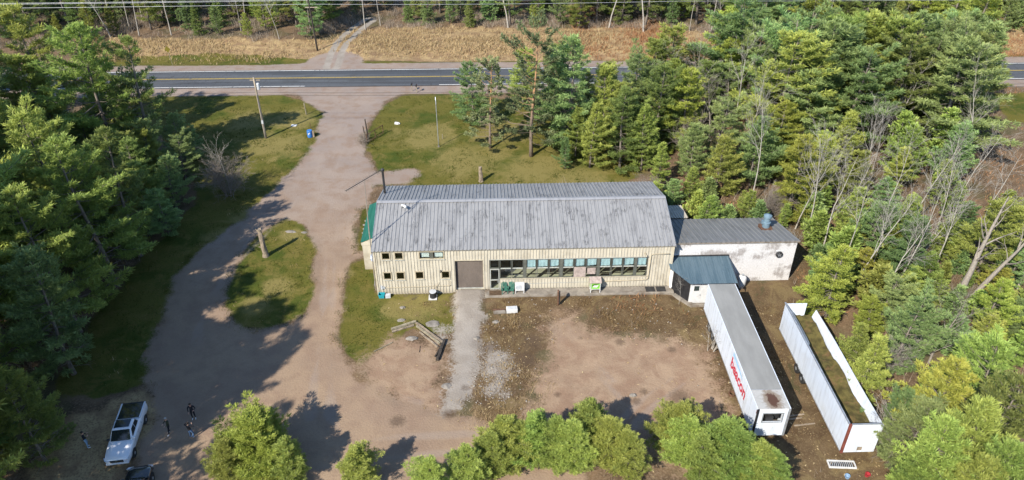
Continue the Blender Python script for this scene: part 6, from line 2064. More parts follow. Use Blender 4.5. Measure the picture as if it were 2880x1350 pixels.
def make_bare(seed, H, r0, levels, mat, fork=0.35, spread=0.9, lean=(0, 0), nkids=(9, 5, 4), twig=1.0, stems=1):
    r = random.Random(seed)
    tb, cb_ = MB(), MB()

    def limb(p, d, L, rad, lev):
        n = {0: 7, 1: 5, 2: 4}.get(lev, 3)
        pts = [p]
        q, dd = p.copy(), d.copy()
        for k in range(n - 1):
            wob = 0.05 if lev == 0 else 0.16
            dd = (dd + Vector((r.gauss(0, wob), r.gauss(0, wob), r.gauss(0.03, wob * 0.6)))).normalized()
            q = q + dd * (L / (n - 1))
            pts.append(q.copy())
        rads = [max(0.006, rad * (1 - 0.85 * k / (n - 1))) for k in range(n)]
        if lev == 0: rads[0] *= 1.3; pts[0] = pts[0] - Vector((0, 0, 0.3))
        (tb if lev == 0 else cb_).tube(pts, rads, {0: 7, 1: 4}.get(lev, 3), cap=False)
        if lev >= levels: return
        nk = nkids[min(lev, len(nkids) - 1)]
        for k in range(nk):
            t = (fork if lev == 0 else 0.2) + (1 - (fork if lev == 0 else 0.2)) * (k + r.random()) / nk
            t = min(t, 0.98)
            i = min(int(t * (n - 1)), n - 2)
            b0 = pts[i].lerp(pts[i + 1], t * (n - 1) - i)
            ax = (pts[i + 1] - pts[i]).normalized()
            a_ = r.uniform(0, 6.28)
            per = ax.orthogonal().normalized()
            per = (Matrix.Rotation(a_, 3, ax) @ per)
            ang = r.uniform(0.45, 1.0) * spread
            nd = (ax * math.cos(ang) + per * math.sin(ang)).normalized()
            if lev == 0: nd.z = abs(nd.z)
            limb(b0, nd, L * r.uniform(0.28, 0.48) * (1.15 - 0.5 * t if lev == 0 else 1) * twig, rads[i] * r.uniform(0.35, 0.55) + 0.004, lev + 1)
    for s in range(stems):
        a_ = r.uniform(0, 6.28)
        o_ = Vector((math.cos(a_), math.sin(a_), 0)) * (0.25 if stems > 1 else 0)
        d0 = Vector((lean[0], lean[1], 1)) + (Vector((math.cos(a_), math.sin(a_), 0)) * r.uniform(0.15, 0.5) if stems > 1 else Vector((0, 0, 0)))
        limb(o_, d0.normalized(), H * (r.uniform(0.75, 1) if stems > 1 else 1), r0, 0)
    return tb.mesh("trunk", mat, smooth=True, fix=False), cb_.mesh("crown", mat, smooth=True, fix=False), H


NP, ND, NB, NO, NY = M['needle_pine'], M['needle_dark'], M['needle_blue'], M['needle_olive'], M['needle_yellow']
BP = M['bark_pine']
PRO = {
    'pine': [make_pine(1, 10, 0.06, 3.0, 'round', NP, BP, 0.75, 6, 15, 1.25, 0.37, 0.08), make_pine(2, 10, 0.08, 2.8, 'round', NP, BP, 0.78, 6, 15, 1.25, 0.37, 0.08), make_pine(3, 10, 0.1, 3.1, 'round', NB, BP, 0.78, 6, 15, 1.25, 0.37, 0.08), make_pine(4, 10, 0.05, 2.6, 'round', NP, BP, 0.6, 5)],
    'fine': [make_pine(31, 9, 0.06, 2.5, 'round', NP, BP, 0.62, 7, 17, 1.5, 0.32, 0.065), make_pine(32, 9, 0.06, 2.7, 'round', NP, BP, 0.62, 7, 17, 1.5, 0.32, 0.065), make_pine(33, 9, 0.06, 2.4, 'round', NP, BP, 0.62, 7, 17, 1.5, 0.32, 0.065)],
    'wide': [make_pine(41, 9, 0.06, 4.0, 'round', NY, BP, 0.55, 8, 17, 1.5, 0.34, 0.065)],
    'tall': [make_pine(5, 18, 0.2, 4.8, 'tall', NP, BP, 0.8, 6, 15, 1.25, 0.46, 0.08), make_pine(6, 18, 0.25, 4.4, 'tall', ND, BP, 0.8, 6, 15, 1.25, 0.46, 0.08),
             make_pine(7, 18, 0.16, 5.0, 'tall', NP, BP, 0.8, 6, 15, 1.25, 0.46, 0.08), make_pine(8, 18, 0.28, 4.2, 'tall', ND, BP, 0.8, 6, 15, 1.25, 0.46, 0.08)],
    'mid': [make_pine(9, 13, 0.1, 4.1, 'tall', NP, BP, 0.85, 7, 15, 1.3, 0.4, 0.08), make_pine(10, 13, 0.12, 3.8, 'tall', NB, BP, 0.85, 7, 15, 1.3, 0.4, 0.08), make_pine(11, 13, 0.08, 4.2, 'tall', ND, BP, 0.85, 7, 15, 1.3, 0.4, 0.08),
            make_pine(12, 13, 0.08, 3.6, 'tall', NY, BP, 0.85, 7, 15, 1.3, 0.4, 0.08), make_pine(22, 13, 0.1, 4.0, 'tall', NB, BP, 0.9, 6, 15, 1.3, 0.4, 0.08)],
    'scots': [make_pine(13, 17, 0.22, 4.8, 'scots', NO, M['bark_scots'], 0.6, 5, 8, 1.1, 0.42), make_pine(14, 15, 0.15, 4.6, 'scots', NO, M['bark_scots'], 0.6, 5, 8, 1.1, 0.42)],
    'spruce': [make_pine(15, 12, 0.04, 2.8, 'spruce', ND, BP, 0.5, 7, 6, 1.1, 0.45), make_pine(16, 12, 0.05, 2.5, 'spruce', NB, BP, 0.5, 7, 6, 1.1, 0.45)],
    'sapling': [make_pine(17, 3.2, 0.04, 1.1, 'bush', NP, BP, 0.9, 6, 7, 1.4, 0.3), make_pine(18, 3.2, 0.04, 0.95, 'bush', NB, BP, 0.9, 6, 7, 1.4, 0.3)],
    'bare': [make_bare(1, 12, 0.095, 3, M['bark_pale'], 0.35, 0.8, (0.05, 0.0), (12, 6, 4)), make_bare(2, 12, 0.085, 3, M['bark_pale'], 0.45, 0.7, (-0.05, 0.03), (11, 6, 4)),
             make_bare(3, 12, 0.09, 3, M['bark_pale'], 0.3, 0.9, (0.1, 0.05), (11, 6, 4)), make_bare(14, 12, 0.085, 3, M['bark_pale'], 0.5, 0.75, (0.1, 0.0), (10, 5, 4))],
    'bushy': [make_bare(4, 7, 0.11, 3, M['bark_dead'], 0.12, 1.0, (0, 0), (14, 7, 5), 1.25), make_bare(5, 6, 0.09, 3, M['bark_grey'], 0.1, 1.0, (0, 0), (13, 7, 5), 1.3)],
    'shrub': [make_bare(6, 3.6, 0.045, 3, M['bark_grey'], 0.08, 1.0, (0, 0), (9, 6, 5), 1.35, 9), make_bare(7, 3.4, 0.04, 2, M['bark_pale'], 0.15, 0.7, (0, 0), (7, 5), 1.3, 9)],
    'dead': [make_bare(8, 11, 0.34, 2, M['bark_dead'], 0.35, 1.0, (0.28, 0.1), (9, 4), 0.75), make_bare(9, 9, 0.26, 2, M['bark_dead'], 0.4, 1.0, (0.12, -0.05), (7, 4), 0.8)],
}
TNAME = {'pine': "white_pine", 'fine': "young_pine", 'wide': "young_pine", 'tall': "tall_pine", 'mid': "white_pine", 'scots': "scots_pine", 'spruce': "spruce_tree", 'sapling': "pine_sapling",
         'bare': "bare_tree", 'bushy': "bare_tree", 'shrub': "bare_shrub", 'dead': "dead_tree"}
TWORD = {'pine': "bushy white pine", 'fine': "bright young pine", 'wide': "broad yellow-green pine", 'tall': "tall pine", 'mid': "spreading white pine", 'scots': "sparse olive pine with orange trunk",
         'spruce': "narrow dark spruce", 'sapling': "small pine sapling", 'bare': "leafless pale-stemmed tree", 'bushy': "leafless twiggy tree", 'shrub': "leafless grey shrub", 'dead': "thick dead grey tree"}
TREES = []


def plant(kind, x, y, H, region, label=None, var=None, rz=None, wide=1.0, tilt=(0, 0)):
    tr, cr, H0 = PRO[kind][(len(TREES) * 7 + 3) % len(PRO[kind]) if var is None else var % len(PRO[kind])]
    z = ground_z(x, y) - 0.05
    e = empty(TNAME[kind], (x, y, z), rng.uniform(0, 6.28) if rz is None else rz)
    e.rotation_euler = (tilt[0], tilt[1], e.rotation_euler[2])
    s = H / H0
    e.scale = (s * wide, s * wide, s)
    link_mesh("trunk", tr, e)
    link_mesh("crown", cr, e)
    TREES.append([e, kind, x, y, H, region, label])
    return e


def top_at(sx, sy, H):
    g_ = GS(sx, sy, H)
    return g_.x, g_.y


def poisson(pl, spacing, seed, avoid=(), tries=4000):
    r = random.Random(seed)
    P = np.array(pl)
    x0, y0, x1, y1 = P[:, 0].min(), P[:, 1].min(), P[:, 0].max(), P[:, 1].max()
    cand = np.array([(r.uniform(x0, x1), r.uniform(y0, y1)) for _ in range(tries)])
    ok = sdist(P, cand[:, 0], cand[:, 1]) > 0
    out = []
    for (x, y), o in zip(cand, ok):
        if not o: continue
        if any((x - a) ** 2 + (y - b) ** 2 < spacing ** 2 for a, b in out): continue
        if any((x - a) ** 2 + (y - b) ** 2 < d * d for a, b, d in avoid): continue
        out.append((x, y))
    return out


# --- foreground pines along the bottom edge (placed by their tops)
for sx, sy, H, kd, lab in ((640, 1062, 5.2, 'wide', "broad yellow-green pine crown at the bottom edge left of centre"), (560, 1120, 4.2, 'fine', "lower yellow-green pine at the left flank of the broad crown"), (720, 1105, 4.4, 'fine', "lower pine at the right flank of the broad crown"), (882, 1128, 4.2, 'fine', "slim young pine top at bottom edge, alone on the gravel"),
                           (1085, 1168, 3.8, 'fine', "low young pine at the bottom edge, leftmost of the row before the yard"), (1268, 1046, 4.8, 'fine', "young pine with a slender leader, second of the row before the yard"),
                           (1333, 1044, 4.8, 'fine', "young pine third from left in the row before the yard"), (1410, 1062, 4.6, 'fine', "young pine fourth from left in the row before the yard"),
                           (1492, 1014, 5.1, 'fine', "tallest young pine of the left clump before the yard"), (1545, 1050, 4.8, 'fine', "young pine at the right end of the left clump"),
                           (1705, 1018, 4.9, 'fine', "pointed young pine starting the right clump by the lettered trailer"), (1742, 1062, 4.6, 'fine', "yellowish young pine second in the right clump"),
                           (1817, 1052, 4.8, 'fine', "young pine in the middle of the right clump below the lettered trailer"), (1874, 1092, 4.6, 'fine', "young pine fourth in the right clump below the lettered trailer"),
                           (1926, 1112, 4.5, 'fine', "young pine fifth in the right clump below the lettered trailer"), (1966, 1140, 4.2, 'fine', "lowest young pine at the right end of the bottom row"),
                           (1180, 1130, 4.1, 'fine', "low young pine between the two leftmost of the bottom row"), (1450, 1075, 4.8, 'fine', "young pine left of the tallest in the left bottom clump"), (1590, 1085, 4.4, 'fine', "young pine closing the right side of the left bottom clump"), (1780, 1095, 4.6, 'fine', "young pine below the yellowish one in the right clump"),
                           (1240, 1100, 4.2, 'fine', "young pine at the left flank of the left bottom clump")):
    x, y = top_at(sx, sy, H)
    plant(kd, x, y, H, 'bottom', lab, wide=1.5 if kd == 'wide' else 1.45 + 0.45 * ((sx * 7) % 10) / 10)
# --- right of the open trailer
for sx, sy, H, kd, lab in ((2235, 985, 6.5, 'pine', "pine overhanging the open trailer's mossy middle"), (2110, 815, 6.0, 'pine', "pine overhanging the far end of the open trailer"),
                           (2225, 850, 7.0, 'pine', "pine right of the open trailer's fallen side"), (2320, 1010, 8.0, 'mid', "spreading pine right of the open trailer's near end"),
                           (2420, 905, 10, 'mid', "large pine in the lower right, left one of the pair"), (2520, 860, 11, 'mid', "large pine in the lower right, right one of the pair"),
                           (2400, 1060, 9, 'fine', "dense pine low on the right, left of the corner"), (2500, 1030, 10, 'fine', "dense pine filling the lower right corner, upper one"),
                           (2480, 1150, 8, 'fine', "dense pine in the very lower right corner"), (2560, 1120, 9, 'fine', "dense pine cut by the right edge near the corner"),
                           (2330, 1140, 6.0, 'fine', "low dense pine left of the lower right corner"), (2570, 960, 11, 'mid', "pine cut by the right edge below the dead tree"),
                           (2320, 740, 9, 'mid', "yellow-green pine at the foot of the dead leaning tree")):
    x, y = top_at(sx, sy, H)
    if 23.5 < x < 30.4 and 37.5 < y < 57: x = 29.7 + 0.2 * (30.4 - x)          # keep clear of the open trailer
    plant(kd, x, y, H, 'right_low', lab)
for sx, sy, H, kd, lab in ((2262, 830, 4.5, 'shrub', "leafless fan-shaped shrub right of the open trailer"), (2215, 1070, 4.0, 'shrub', "leafless pale shrub at the open trailer's near corner, left"),
                           (2290, 1040, 4.5, 'shrub', "leafless pale shrub at the open trailer's near corner, right"), (2400, 760, 7, 'bushy', "leafless white-branched tree low on the right side"),
                           (2440, 850, 6, 'bare', "leafless thin tree among the lower right pines"), (2370, 1000, 5, 'bushy', "small leafless tree among the lower right pines")):
    x, y = top_at(sx, sy, H)
    if 23.5 < x < 30.4 and 37.5 < y < 57: x = 29.7 + 0.2 * (30.4 - x)          # keep clear of the open trailer
    plant(kd, x, y, H, 'right_low', lab)
dx, dy = GS(2395, 770)[:2]
plant('dead', dx, dy, 12, 'right_low', "thick grey dead tree leaning right, its top broken", 0, 0.3)
plant('dead', dx + 2.6, dy + 1.2, 10, 'right_low', "second dead trunk leaning right just behind the thick one", 1, 0.1, tilt=(0, 0.2))
# --- the olive pines at the lawn's edge
for px, py, H, kd, v, lab in ((1497, 438, 16.8, 'scots', 0, "tall sparse olive pine with orange trunk on the lawn"), (1380, 415, 12.5, 'scots', 1, "shorter olive pine left of the orange-trunked one"),
                              (1330, 350, 9.5, 'mid', 1, "dark green pine at the left tip of the lawn clump"), (1600, 415, 15.5, 'mid', 1, "tall blue-green pine right of the orange-trunked one"),
                              (1560, 385, 12, 'scots', 1, "olive pine squeezed behind the orange-trunked one"), (1690, 400, 11, 'mid', 0, "pine right of the tall blue-green one"),
                              (1660, 470, 9, 'pine', 1, "bushy pine at the lawn's right corner"), (1740, 470, 11, 'mid', 2, "pine behind the right end of the main roof"),
                              (1590, 475, 4.5, 'pine', 2, "low bushy pine on the lawn near the roof"),
                              (1640, 350, 8, 'mid', 0, "pine by the road behind the tall blue-green one"), (1700, 330, 8.5, 'mid', 2, "pine by the road, right of the lawn clump"),
                              (1770, 400, 13, 'mid', 4, "full pine between the lawn clump and the right wood"), (1730, 430, 10, 'mid', 0, "full pine in front of the gap by the lawn clump"),
                              (1800, 480, 9, 'pine', 0, "bushy pine behind the right corner of the main roof"), (1840, 430, 12, 'mid', 2, "full pine above the right corner of the main roof"),
                              (1850, 520, 6, 'pine', 1, "low bushy pine nearest the main roof's right corner"), (1620, 440, 7, 'pine', 0, "bushy pine in the lawn clump's lower middle"),
                              (1470, 300, 9, 'mid', 0, "pine behind the orange-trunked one by the road"), (1560, 330, 11, 'mid', 2, "pine between the orange trunk and the road")):
    g_ = G(px, py)
    plant(kd, g_.x, g_.y, H, 'lawn_clump', lab, v)
g_ = G(1990, 420); plant('bushy', g_.x, g_.y, 9, 'right_wood', "white leafless tree standing out among the pines above the annex", 0)
g_ = G(1930, 470); plant('bushy', g_.x, g_.y, 6, 'right_wood', "lower leafless grey tree left of the white one", 1)
# --- left wood, prominent crowns
for sx, sy, H, kd, v, lab in ((190, 62, 20, 'tall', 0, "tall pine rising over the road at the upper left"), (35, 20, 20, 'tall', 2, "tall pine at the top left corner"),
                              (300, 200, 12, 'scots', 1, "sparse pine whose right boughs overlap the road at left"),
                              (60, 290, 18, 'tall', 0, "pine on the left edge below the road"), (150, 350, 17, 'tall', 2, "pine with sunlit yellow boughs left of the shaded lawn"),
                              (40, 470, 16, 'tall', 2, "pine on the left edge level with the bare bush"), (250, 330, 15, 'tall', 3, "dark pine facing the lawn's shade"),
                              (350, 300, 9, 'mid', 1, "dark smaller pine nearest the shaded lawn"), (430, 290, 7, 'mid', 1, "small dark pine at the lawn's left rim"),
                              (60, 640, 13, 'mid', 1, "shaded pine at the left edge, middle height"), (8, 960, 9, 'mid', 0, "sunlit pine at the lower left edge")):
    x, y = top_at(sx, sy, H)
    plant(kd, x, y, H, 'left_front', lab, v)
for i, (sx, sy, H) in enumerate(((400, 470, 8), (445, 520, 7), (380, 560, 8), (330, 620, 7), (470, 455, 6.5), (300, 560, 9), (425, 590, 6), (350, 500, 9), (260, 660, 8), (500, 400, 5))):
    g_ = GS(sx, sy); plant('mid', g_.x, g_.y, H, 'left_rim', None, i, wide=1.15)
g_ = G(645, 548); plant('shrub', g_.x, g_.y, 4.5, 'left_front', "rounded leafless grey bush beside the curving drive", 0, wide=1.15)
g_ = G(655, 560); plant('bare', g_.x - 0.6, g_.y + 1.2, 7, 'left_front', "thin leafless tree rising from the rounded bush", 1)
g_ = G(230, 860); plant('shrub', g_.x, g_.y, 3.5, 'left_front', "leafless shrub in the deep shade at left", 0)
g_ = G(1985, 965); plant('shrub', g_.x + 0.2, g_.y - 1.0, 3.2, 'yard', "thin leafless shrub against the lettered trailer", 1)
q = BL(30.55, -2.5); plant('bare', q.x, q.y, 2.9, 'yard', "slender bare sapling before the dark vestibule wall", 1)
taken = [(t[2], t[3], 2.6) for t in TREES]
# --- left wood, the rest, and the tall trees beyond the frame whose shade crosses the drive
L1 = [GS(*p)[:2] for p in ((-700, 290), (200, 290), (330, 330), (420, 420), (400, 520), (260, 600), (160, 720), (20, 860), (-250, 900), (-700, 700))]
for x, y in poisson(L1, 6.3, 21, taken):
    if y > 97 and x > -80: continue
    plant(rng.choice(('tall', 'tall', 'tall', 'mid', 'spruce')), x, y, rng.uniform(13, 18.5) if y > 86 else rng.uniform(7.5, 12), 'left_wood')
for i, (x, y, H) in enumerate(((-48.3, 53.5, 22), (-47.2, 47.0, 22), (-46.5, 41.2, 21.5), (-43.0, 43.5, 20), (-40.4, 38, 21.5), (-42.0, 33.4, 22), (-37.4, 31.0, 21.5), (-35.2, 24.6, 21), (-36.4, 32.6, 22.5), (-39.2, 35.6, 22), (-38.2, 29.0, 22), 
                               (-43.8, 30.0, 22), (-48.5, 35.2, 21.5), (-50.4, 42.4, 22), (-52.5, 54.5, 21), (-55.5, 47.5, 21), (-51.8, 60.0, 19), (-58, 56, 20), (-54, 38, 20),
                               (-60.5, 62.5, 24), (-64, 69, 24), (-69, 76, 24), (-63, 55, 24), (-57.5, 66.5, 22), (-73, 84, 23), (-66, 60, 25), (-70.5, 68, 25), (-61.5, 76, 23.5), (-56.5, 73, 22.5), (-67, 88, 23))):
    plant('tall', x, y, H, 'left_near', None, i, wide=0.62 if y < 34 else 1.12)
# --- right wood
R1 = [GS(*p)[:2] for p in ((1620, 300), (1690, 440), (1760, 490), (1900, 530), (2040, 560), (2060, 700), (2060, 800), (2200, 850), (2330, 900), (2700, 880), (2900, 240), (2480, 300), (2420, 228), (1640, 236))]
# slender pale stems of the thin wood right of the annex
_r = random.Random(9)
for i, (sx, sy) in enumerate(((2000, 575), (2030, 600), (2065, 640), (2110, 690), (2150, 720), (2185, 700), (2215, 760), (2250, 730), (2290, 690), (2330, 720), (2130, 560), (2200, 590), (2280, 580), (2350, 600), (2440, 640), (2500, 690), (2060, 520), (2160, 500), (2400, 520))):
    g_ = GS(sx, sy)
    plant('bare', g_.x, g_.y, _r.uniform(8.5, 13), 'right_thin', None, i, tilt=(0, _r.uniform(-0.03, 0.14)), rz=_r.uniform(-0.6, 0.6))
taken = [(t[2], t[3], 3.0 if t[5] != 'right_thin' else 1.2) for t in TREES]
rr_ = random.Random(1234)
for i, (x, y) in enumerate(poisson(R1, 3.7, 23, taken, 9000)):
    far_ = (y - 60) / 55
    if x / (0.831 * y + 26.4) > 0.605 and y > 74: continue
    hole = mnoise.noise(Vector((x * 0.09, y * 0.09, 4.2)))
    thin_wood = 33 < x < 66 and y < 84
    if thin_wood and rr_.random() < 0.45:
        if rr_.random() < 0.85: plant('pine', x, y, rr_.uniform(3.0, 6.0), 'right_wood', wide=1.25)
        continue
    openness = 0.6 if (x > 45 and y < 92) else 0.0
    k = rr_.random()
    if hole > 0.25 + 0.15 * (1 - openness) and k < 0.6: kd, H = 'sapling', rr_.uniform(2, 4.5)
    elif k < 0.15 + 0.27 * openness: kd, H = 'bare', rr_.uniform(8, 14)
    elif k < 0.62: kd, H = 'mid', rr_.uniform(7.5, 12.5)
    else: kd, H = 'pine', rr_.uniform(5.5, 9.5)
    if y > 90 and kd in ('mid', 'pine'): kd, H = 'mid', rr_.uniform(11.5, 16.5) if x > 32 else rr_.uniform(8, 12)
    elif y > 82 and kd == 'mid': H *= 1.15
    if thin_wood and kd in ('mid', 'pine'): H *= 0.8
    plant(kd, x, y, H, 'right_wood', wide=rr_.uniform(1.1, 1.4) if kd in ('mid', 'pine') else 1.0)
# --- low pines filling the slope between the annex, the open trailer and the dead tree
R2 = [GS(*p)[:2] for p in ((2030, 600), (2150, 640), (2300, 660), (2560, 720), (2600, 900), (2420, 960), (2290, 900), (2180, 850), (2090, 800), (2040, 740))]
taken = [(t[2], t[3], 1.7 if t[1] != 'bare' else 0.8) for t in TREES]
for x, y in poisson(R2, 2.5, 24, taken):
    plant(rr_.choice(('pine', 'pine', 'sapling', 'mid')), x, y, rr_.uniform(2.2, 4.8), 'right_slope', wide=rr_.uniform(1.2, 1.6))
# --- brushy pines closing in behind the main roof's end and the annex
R3 = [BL(30.5, 13.0)[:2], BL(36, 10.2)[:2], BL(43.5, 9.6)[:2], BL(45.5, 9.5)[:2], BL(45.8, 2.0)[:2], BL(48.5, 1.0)[:2], BL(52, 14)[:2], BL(40, 17.5)[:2], BL(30, 18.5)[:2]]
taken = [(t[2], t[3], 1.7 if t[1] != 'bare' else 0.8) for t in TREES]
for x, y in poisson(R3, 2.3, 25, taken):
    k_ = rr_.random()
    if k_ < 0.28: plant('shrub', x, y, rr_.uniform(1.6, 3.2), 'annex_brush')
    else: plant('pine' if k_ < 0.8 else 'sapling', x, y, rr_.uniform(2.2, 5.0), 'annex_brush', wide=rr_.uniform(1.1, 1.5))
# --- the forest beyond the road
taken = [(-35.7, 133.8, 3.5)]
tt_ = np.array(two_track)
F1 = [GS(*p)[:2] for p in ((-260, 105), (270, 100), (560, 100), (800, 104), (860, 74), (905, 48))] + [(-22, 166), (-135, 166)]
F2 = [GS(*p)[:2] for p in ((950, 62), (1240, 70), (1480, 78), (1700, 70), (1800, 112), (2100, 90), (2300, 100), (2576, 90), (2900, 80))] + [(135, 168), (-12, 166)]
for sd, F in ((31, F1), (32, F2)):
    for x, y in poisson(F, 4.0, sd, taken, 7000):
        if pathdist(two_track, np.array([x]), np.array([y]))[0] < 3.2: continue
        k = rng.random()
        if k < (0.17 if y < 148 else 0.06): kd, H = 'bare', rng.uniform(9, 15)
        elif k < 0.34: kd, H = 'spruce', rng.uniform(6, 12)
        elif k < 0.52: kd, H = 'tall', rng.uniform(12, 16)
        elif k < 0.78: kd, H = 'mid', rng.uniform(9, 15)
        else: kd, H = 'pine', rng.uniform(4.5, 9)
        plant(kd, x, y, H, 'far_forest')
for px, py, H, lab in ((1430, 78, 16, "straight pale trunk at the far forest edge near the middle"), (1810, 92, 16, "thick pale trunk at the far forest edge above the lawn pines"), (1712, 80, 15, "pale trunk just left of the thick one at the far edge"),
                       (1028, 82, 13, "grey trunk beside the far track's right side"), (312, 105, 12, "leafless grey tangle at the far forest edge, upper left")):
    g_ = G(px, py); plant('bare', g_.x, g_.y, H, 'far_forest', lab, rng.randrange(3), wide=1.3)

# --- tree labels: the band each stands in, then its place counted from the left
_o = ["first", "second", "third", "fourth", "fifth", "sixth", "seventh", "eighth", "ninth", "tenth", "eleventh", "twelfth", "thirteenth", "fourteenth", "fifteenth", "sixteenth", "seventeenth", "eighteenth", "nineteenth"]
ORD = _o + [w if k == 0 else b_ + "-" + _o[k - 1] for b_, w in (("twenty", "twentieth"), ("thirty", "thirtieth"), ("forty", "fortieth"), ("fifty", "fiftieth"), ("sixty", "sixtieth")) for k in range(10)]
BANDS = {'right_wood': [(66, "level with the open trailer's far end"), (74, "level with the annex"), (82, "just behind the annex"), (90, "a row behind the annex"), (98, "midway from annex to road"),
                        (106, "two rows short of the road"), (112, "one row short of the road"), (999, "on the near roadside")],
         'right_slope': [(50, "low on the slope beside the open trailer"), (56, "on the slope above the open trailer"), (62, "on the slope level with the vestibule"), (68, "on the slope level with the annex"), (999, "on the upper slope behind the annex")],
         'left_rim': [(75, "in the shade left of the island"), (84, "in the shade left of the leafless bush"), (999, "in the shade behind the leafless bush")],
         'annex_brush': [(68, "beside the annex's right wall"), (75, "at the annex's rear right corner"), (78, "in the first row behind the annex roof"), (999, "in the second row behind the annex roof")],
         'right_thin': [(70, "in the thin wood just right of the annex"), (999, "in the thin wood farther behind the annex")],
         'left_wood': [(72, "beside the island on the left"), (84, "left of the leafless bush"), (96, "left of the shaded lawn"), (106, "left of the utility pole"), (999, "on the near roadside at left")],
         'left_near': [(26, "outside the lower left, nearest the viewer"), (40, "outside the left edge by the pickup"), (50, "outside the left edge past the pickup"), (999, "outside the left edge before the island")],
         'far_forest': [(140, "standing out before the far forest"), (146, "in the front row of the far forest"), (152, "in the second row of the far forest"), (160, "in the third row of the far forest"),
                        (168, "deep in the far forest"), (999, "at the back of the far forest")]}
GRP = {'annex_brush': "brushy growth close behind the annex", 'left_rim': "shaded pines at the rim of the left wood", 'right_slope': "low pines on the slope right of the annex", 'right_thin': "slender bare trees right of the annex", 'right_wood': "trees of the right-hand wood", 'left_wood': "trees of the left-hand wood", 'left_near': "tall trees left of the picture", 'far_forest': "trees of the forest beyond the road",
       'bottom': "young pines along the bottom edge", 'right_low': "trees beside the open trailer", 'lawn_clump': "pines at the lawn's edge", 'left_front': "trees along the left side", 'yard': "bare saplings in the yard"}
buckets = {}
for t in TREES:
    e, kind, x, y, H, region, lab = t
    e["category"] = "shrub" if kind == 'shrub' else "tree"
    e["group"] = GRP[region]
    if lab:
        e["label"] = lab
        continue
    band = next(w for lim, w in BANDS[region] if y < lim)
    buckets.setdefault((region, band, kind), []).append(t)
for (region, band, kind), ts in buckets.items():
    ts.sort(key=lambda t: t[2] / t[3])
    for i, t in enumerate(ts):
        side_ = "from left"
        t[0]["label"] = TWORD[kind] + " " + band + (", " + ORD[min(i, 68)] + " such " + side_ if len(ts) > 1 else "")

# ------------------------------------------------------------------ uncountable ground cover
def blade_field(name, X, Y, hgt, n, mat, label, lean=0.5, wid=0.05, rad=0.12, seed=1, tint=0.5, dz=0.0):
    r = np.random.default_rng(seed)
    Zg = sample(GZ, X, Y) + dz
    m = len(X) * n
    bx = np.repeat(X, n) + r.normal(0, rad, m); by = np.repeat(Y, n) + r.normal(0, rad, m); bz = np.repeat(Zg, n)
    h = np.repeat(hgt, n) * r.uniform(0.5, 1.15, m)
    a = r.uniform(0, 2 * np.pi, m); ln = np.abs(r.normal(0, lean, m)) * h
    tx, ty = bx + np.cos(a) * ln, by + np.sin(a) * ln
    sa = r.uniform(0, 2 * np.pi, m); w = wid * h ** 0.5 * r.uniform(0.6, 1.4, m)
    V = np.stack([np.stack([bx - np.cos(sa) * w, by - np.sin(sa) * w, bz - 0.03], 1), np.stack([bx + np.cos(sa) * w, by + np.sin(sa) * w, bz - 0.03], 1), np.stack([tx, ty, bz + h * 0.9], 1)], 1).reshape(-1, 3)
    F = np.arange(m * 3).reshape(-1, 3)
    A = np.clip(np.repeat(tint + r.normal(0, 0.2, m), 3), 0, 1)
    o = link_mesh(name, fast_mesh(name, V, F, mat, A))
    return tag(o, label, None, None, 'stuff')


def scatter(nn, x0, x1, y0, y1, prob, seed):
    r = np.random.default_rng(seed)
    X, Y = r.uniform(x0, x1, nn), r.uniform(y0, y1, nn)
    k = r.random(nn) < prob(X, Y)
    return X[k], Y[k]


hard = np.maximum.reduce([m_gravel, m_grey * (m_grey > 0.7), (np.abs(lx - 15) < 15.4) * (ly > -1.2) * (ly < 13.0) * 1.0, ((lx > 29) & (lx < 43.5) & (ly > -3.2) & (ly < 12.5)) * 1.0])
X, Y = scatter(90000, -60, 40, 36, 118, lambda x, y: np.clip(sample(m_grass, x, y) * 1.2 - 0.4, 0, 1) * (sample(hard, x, y) < 0.45), 1)
blade_field("grass", X, Y, 0.08 + 0.22 * vnoise(X, Y, 1.3, 71) ** 2, 4, M['blade_green'], "short green blades of the lawn", 0.6, 0.06, 0.14, 2, 0.45)
X, Y = scatter(60000, -140, 140, 124, 152, lambda x, y: np.clip(sample(m_dry, x, y) - 0.3, 0, 1) * (sample(m_gravel, x, y) < 0.4) * (sample(m_grey, x, y) < 0.4) * np.where(x < 18, 1, 0.35) * np.clip(vnoise(x, y * 2.2, 8, 81) * 2.2 - 0.35, 0.12, 1) * np.clip((np.abs(y - 120.75 - 0.0285 * x) - 8.5) / 5.0, 0.1, 1), 3)
blade_field("dead_grass", X, Y, 0.35 + 0.5 * vnoise(X, Y, 6, 9), 4, M['blade_dry'], "tall tan dead grass beyond the road", 0.75, 0.075, 0.3, 4)
X, Y = scatter(60000, 12, 140, 124, 160, lambda x, y: np.clip(vnoise(x, y, 9, 5) * 1.6 - 0.3, 0, 1) * (sample(m_gravel, x, y) < 0.4) * 0.6, 5)
blade_field("bracken", X, Y, 0.3 + 0.5 * vnoise(X, Y, 5, 19), 4, M['blade_rust'], "rusty dead bracken beyond the road", 0.8, 0.075, 0.3, 6)
X, Y = scatter(26000, -10, 32, 36, 64, lambda x, y: np.clip(sample(m_brown, x, y) - 0.3, 0, 1) * np.clip(vnoise(x, y, 2.5, 8) * 2 - 0.85, 0, 1) * (sample(hard, x, y) < 0.4) * 0.75, 7)
keep = ~(((X > 18.5) & (X < 22.3) & (Y > 41) & (Y < 58)) | ((X > 25.2) & (X < 28.6) & (Y > 39.5) & (Y < 55)))
X, Y = X[keep], Y[keep]
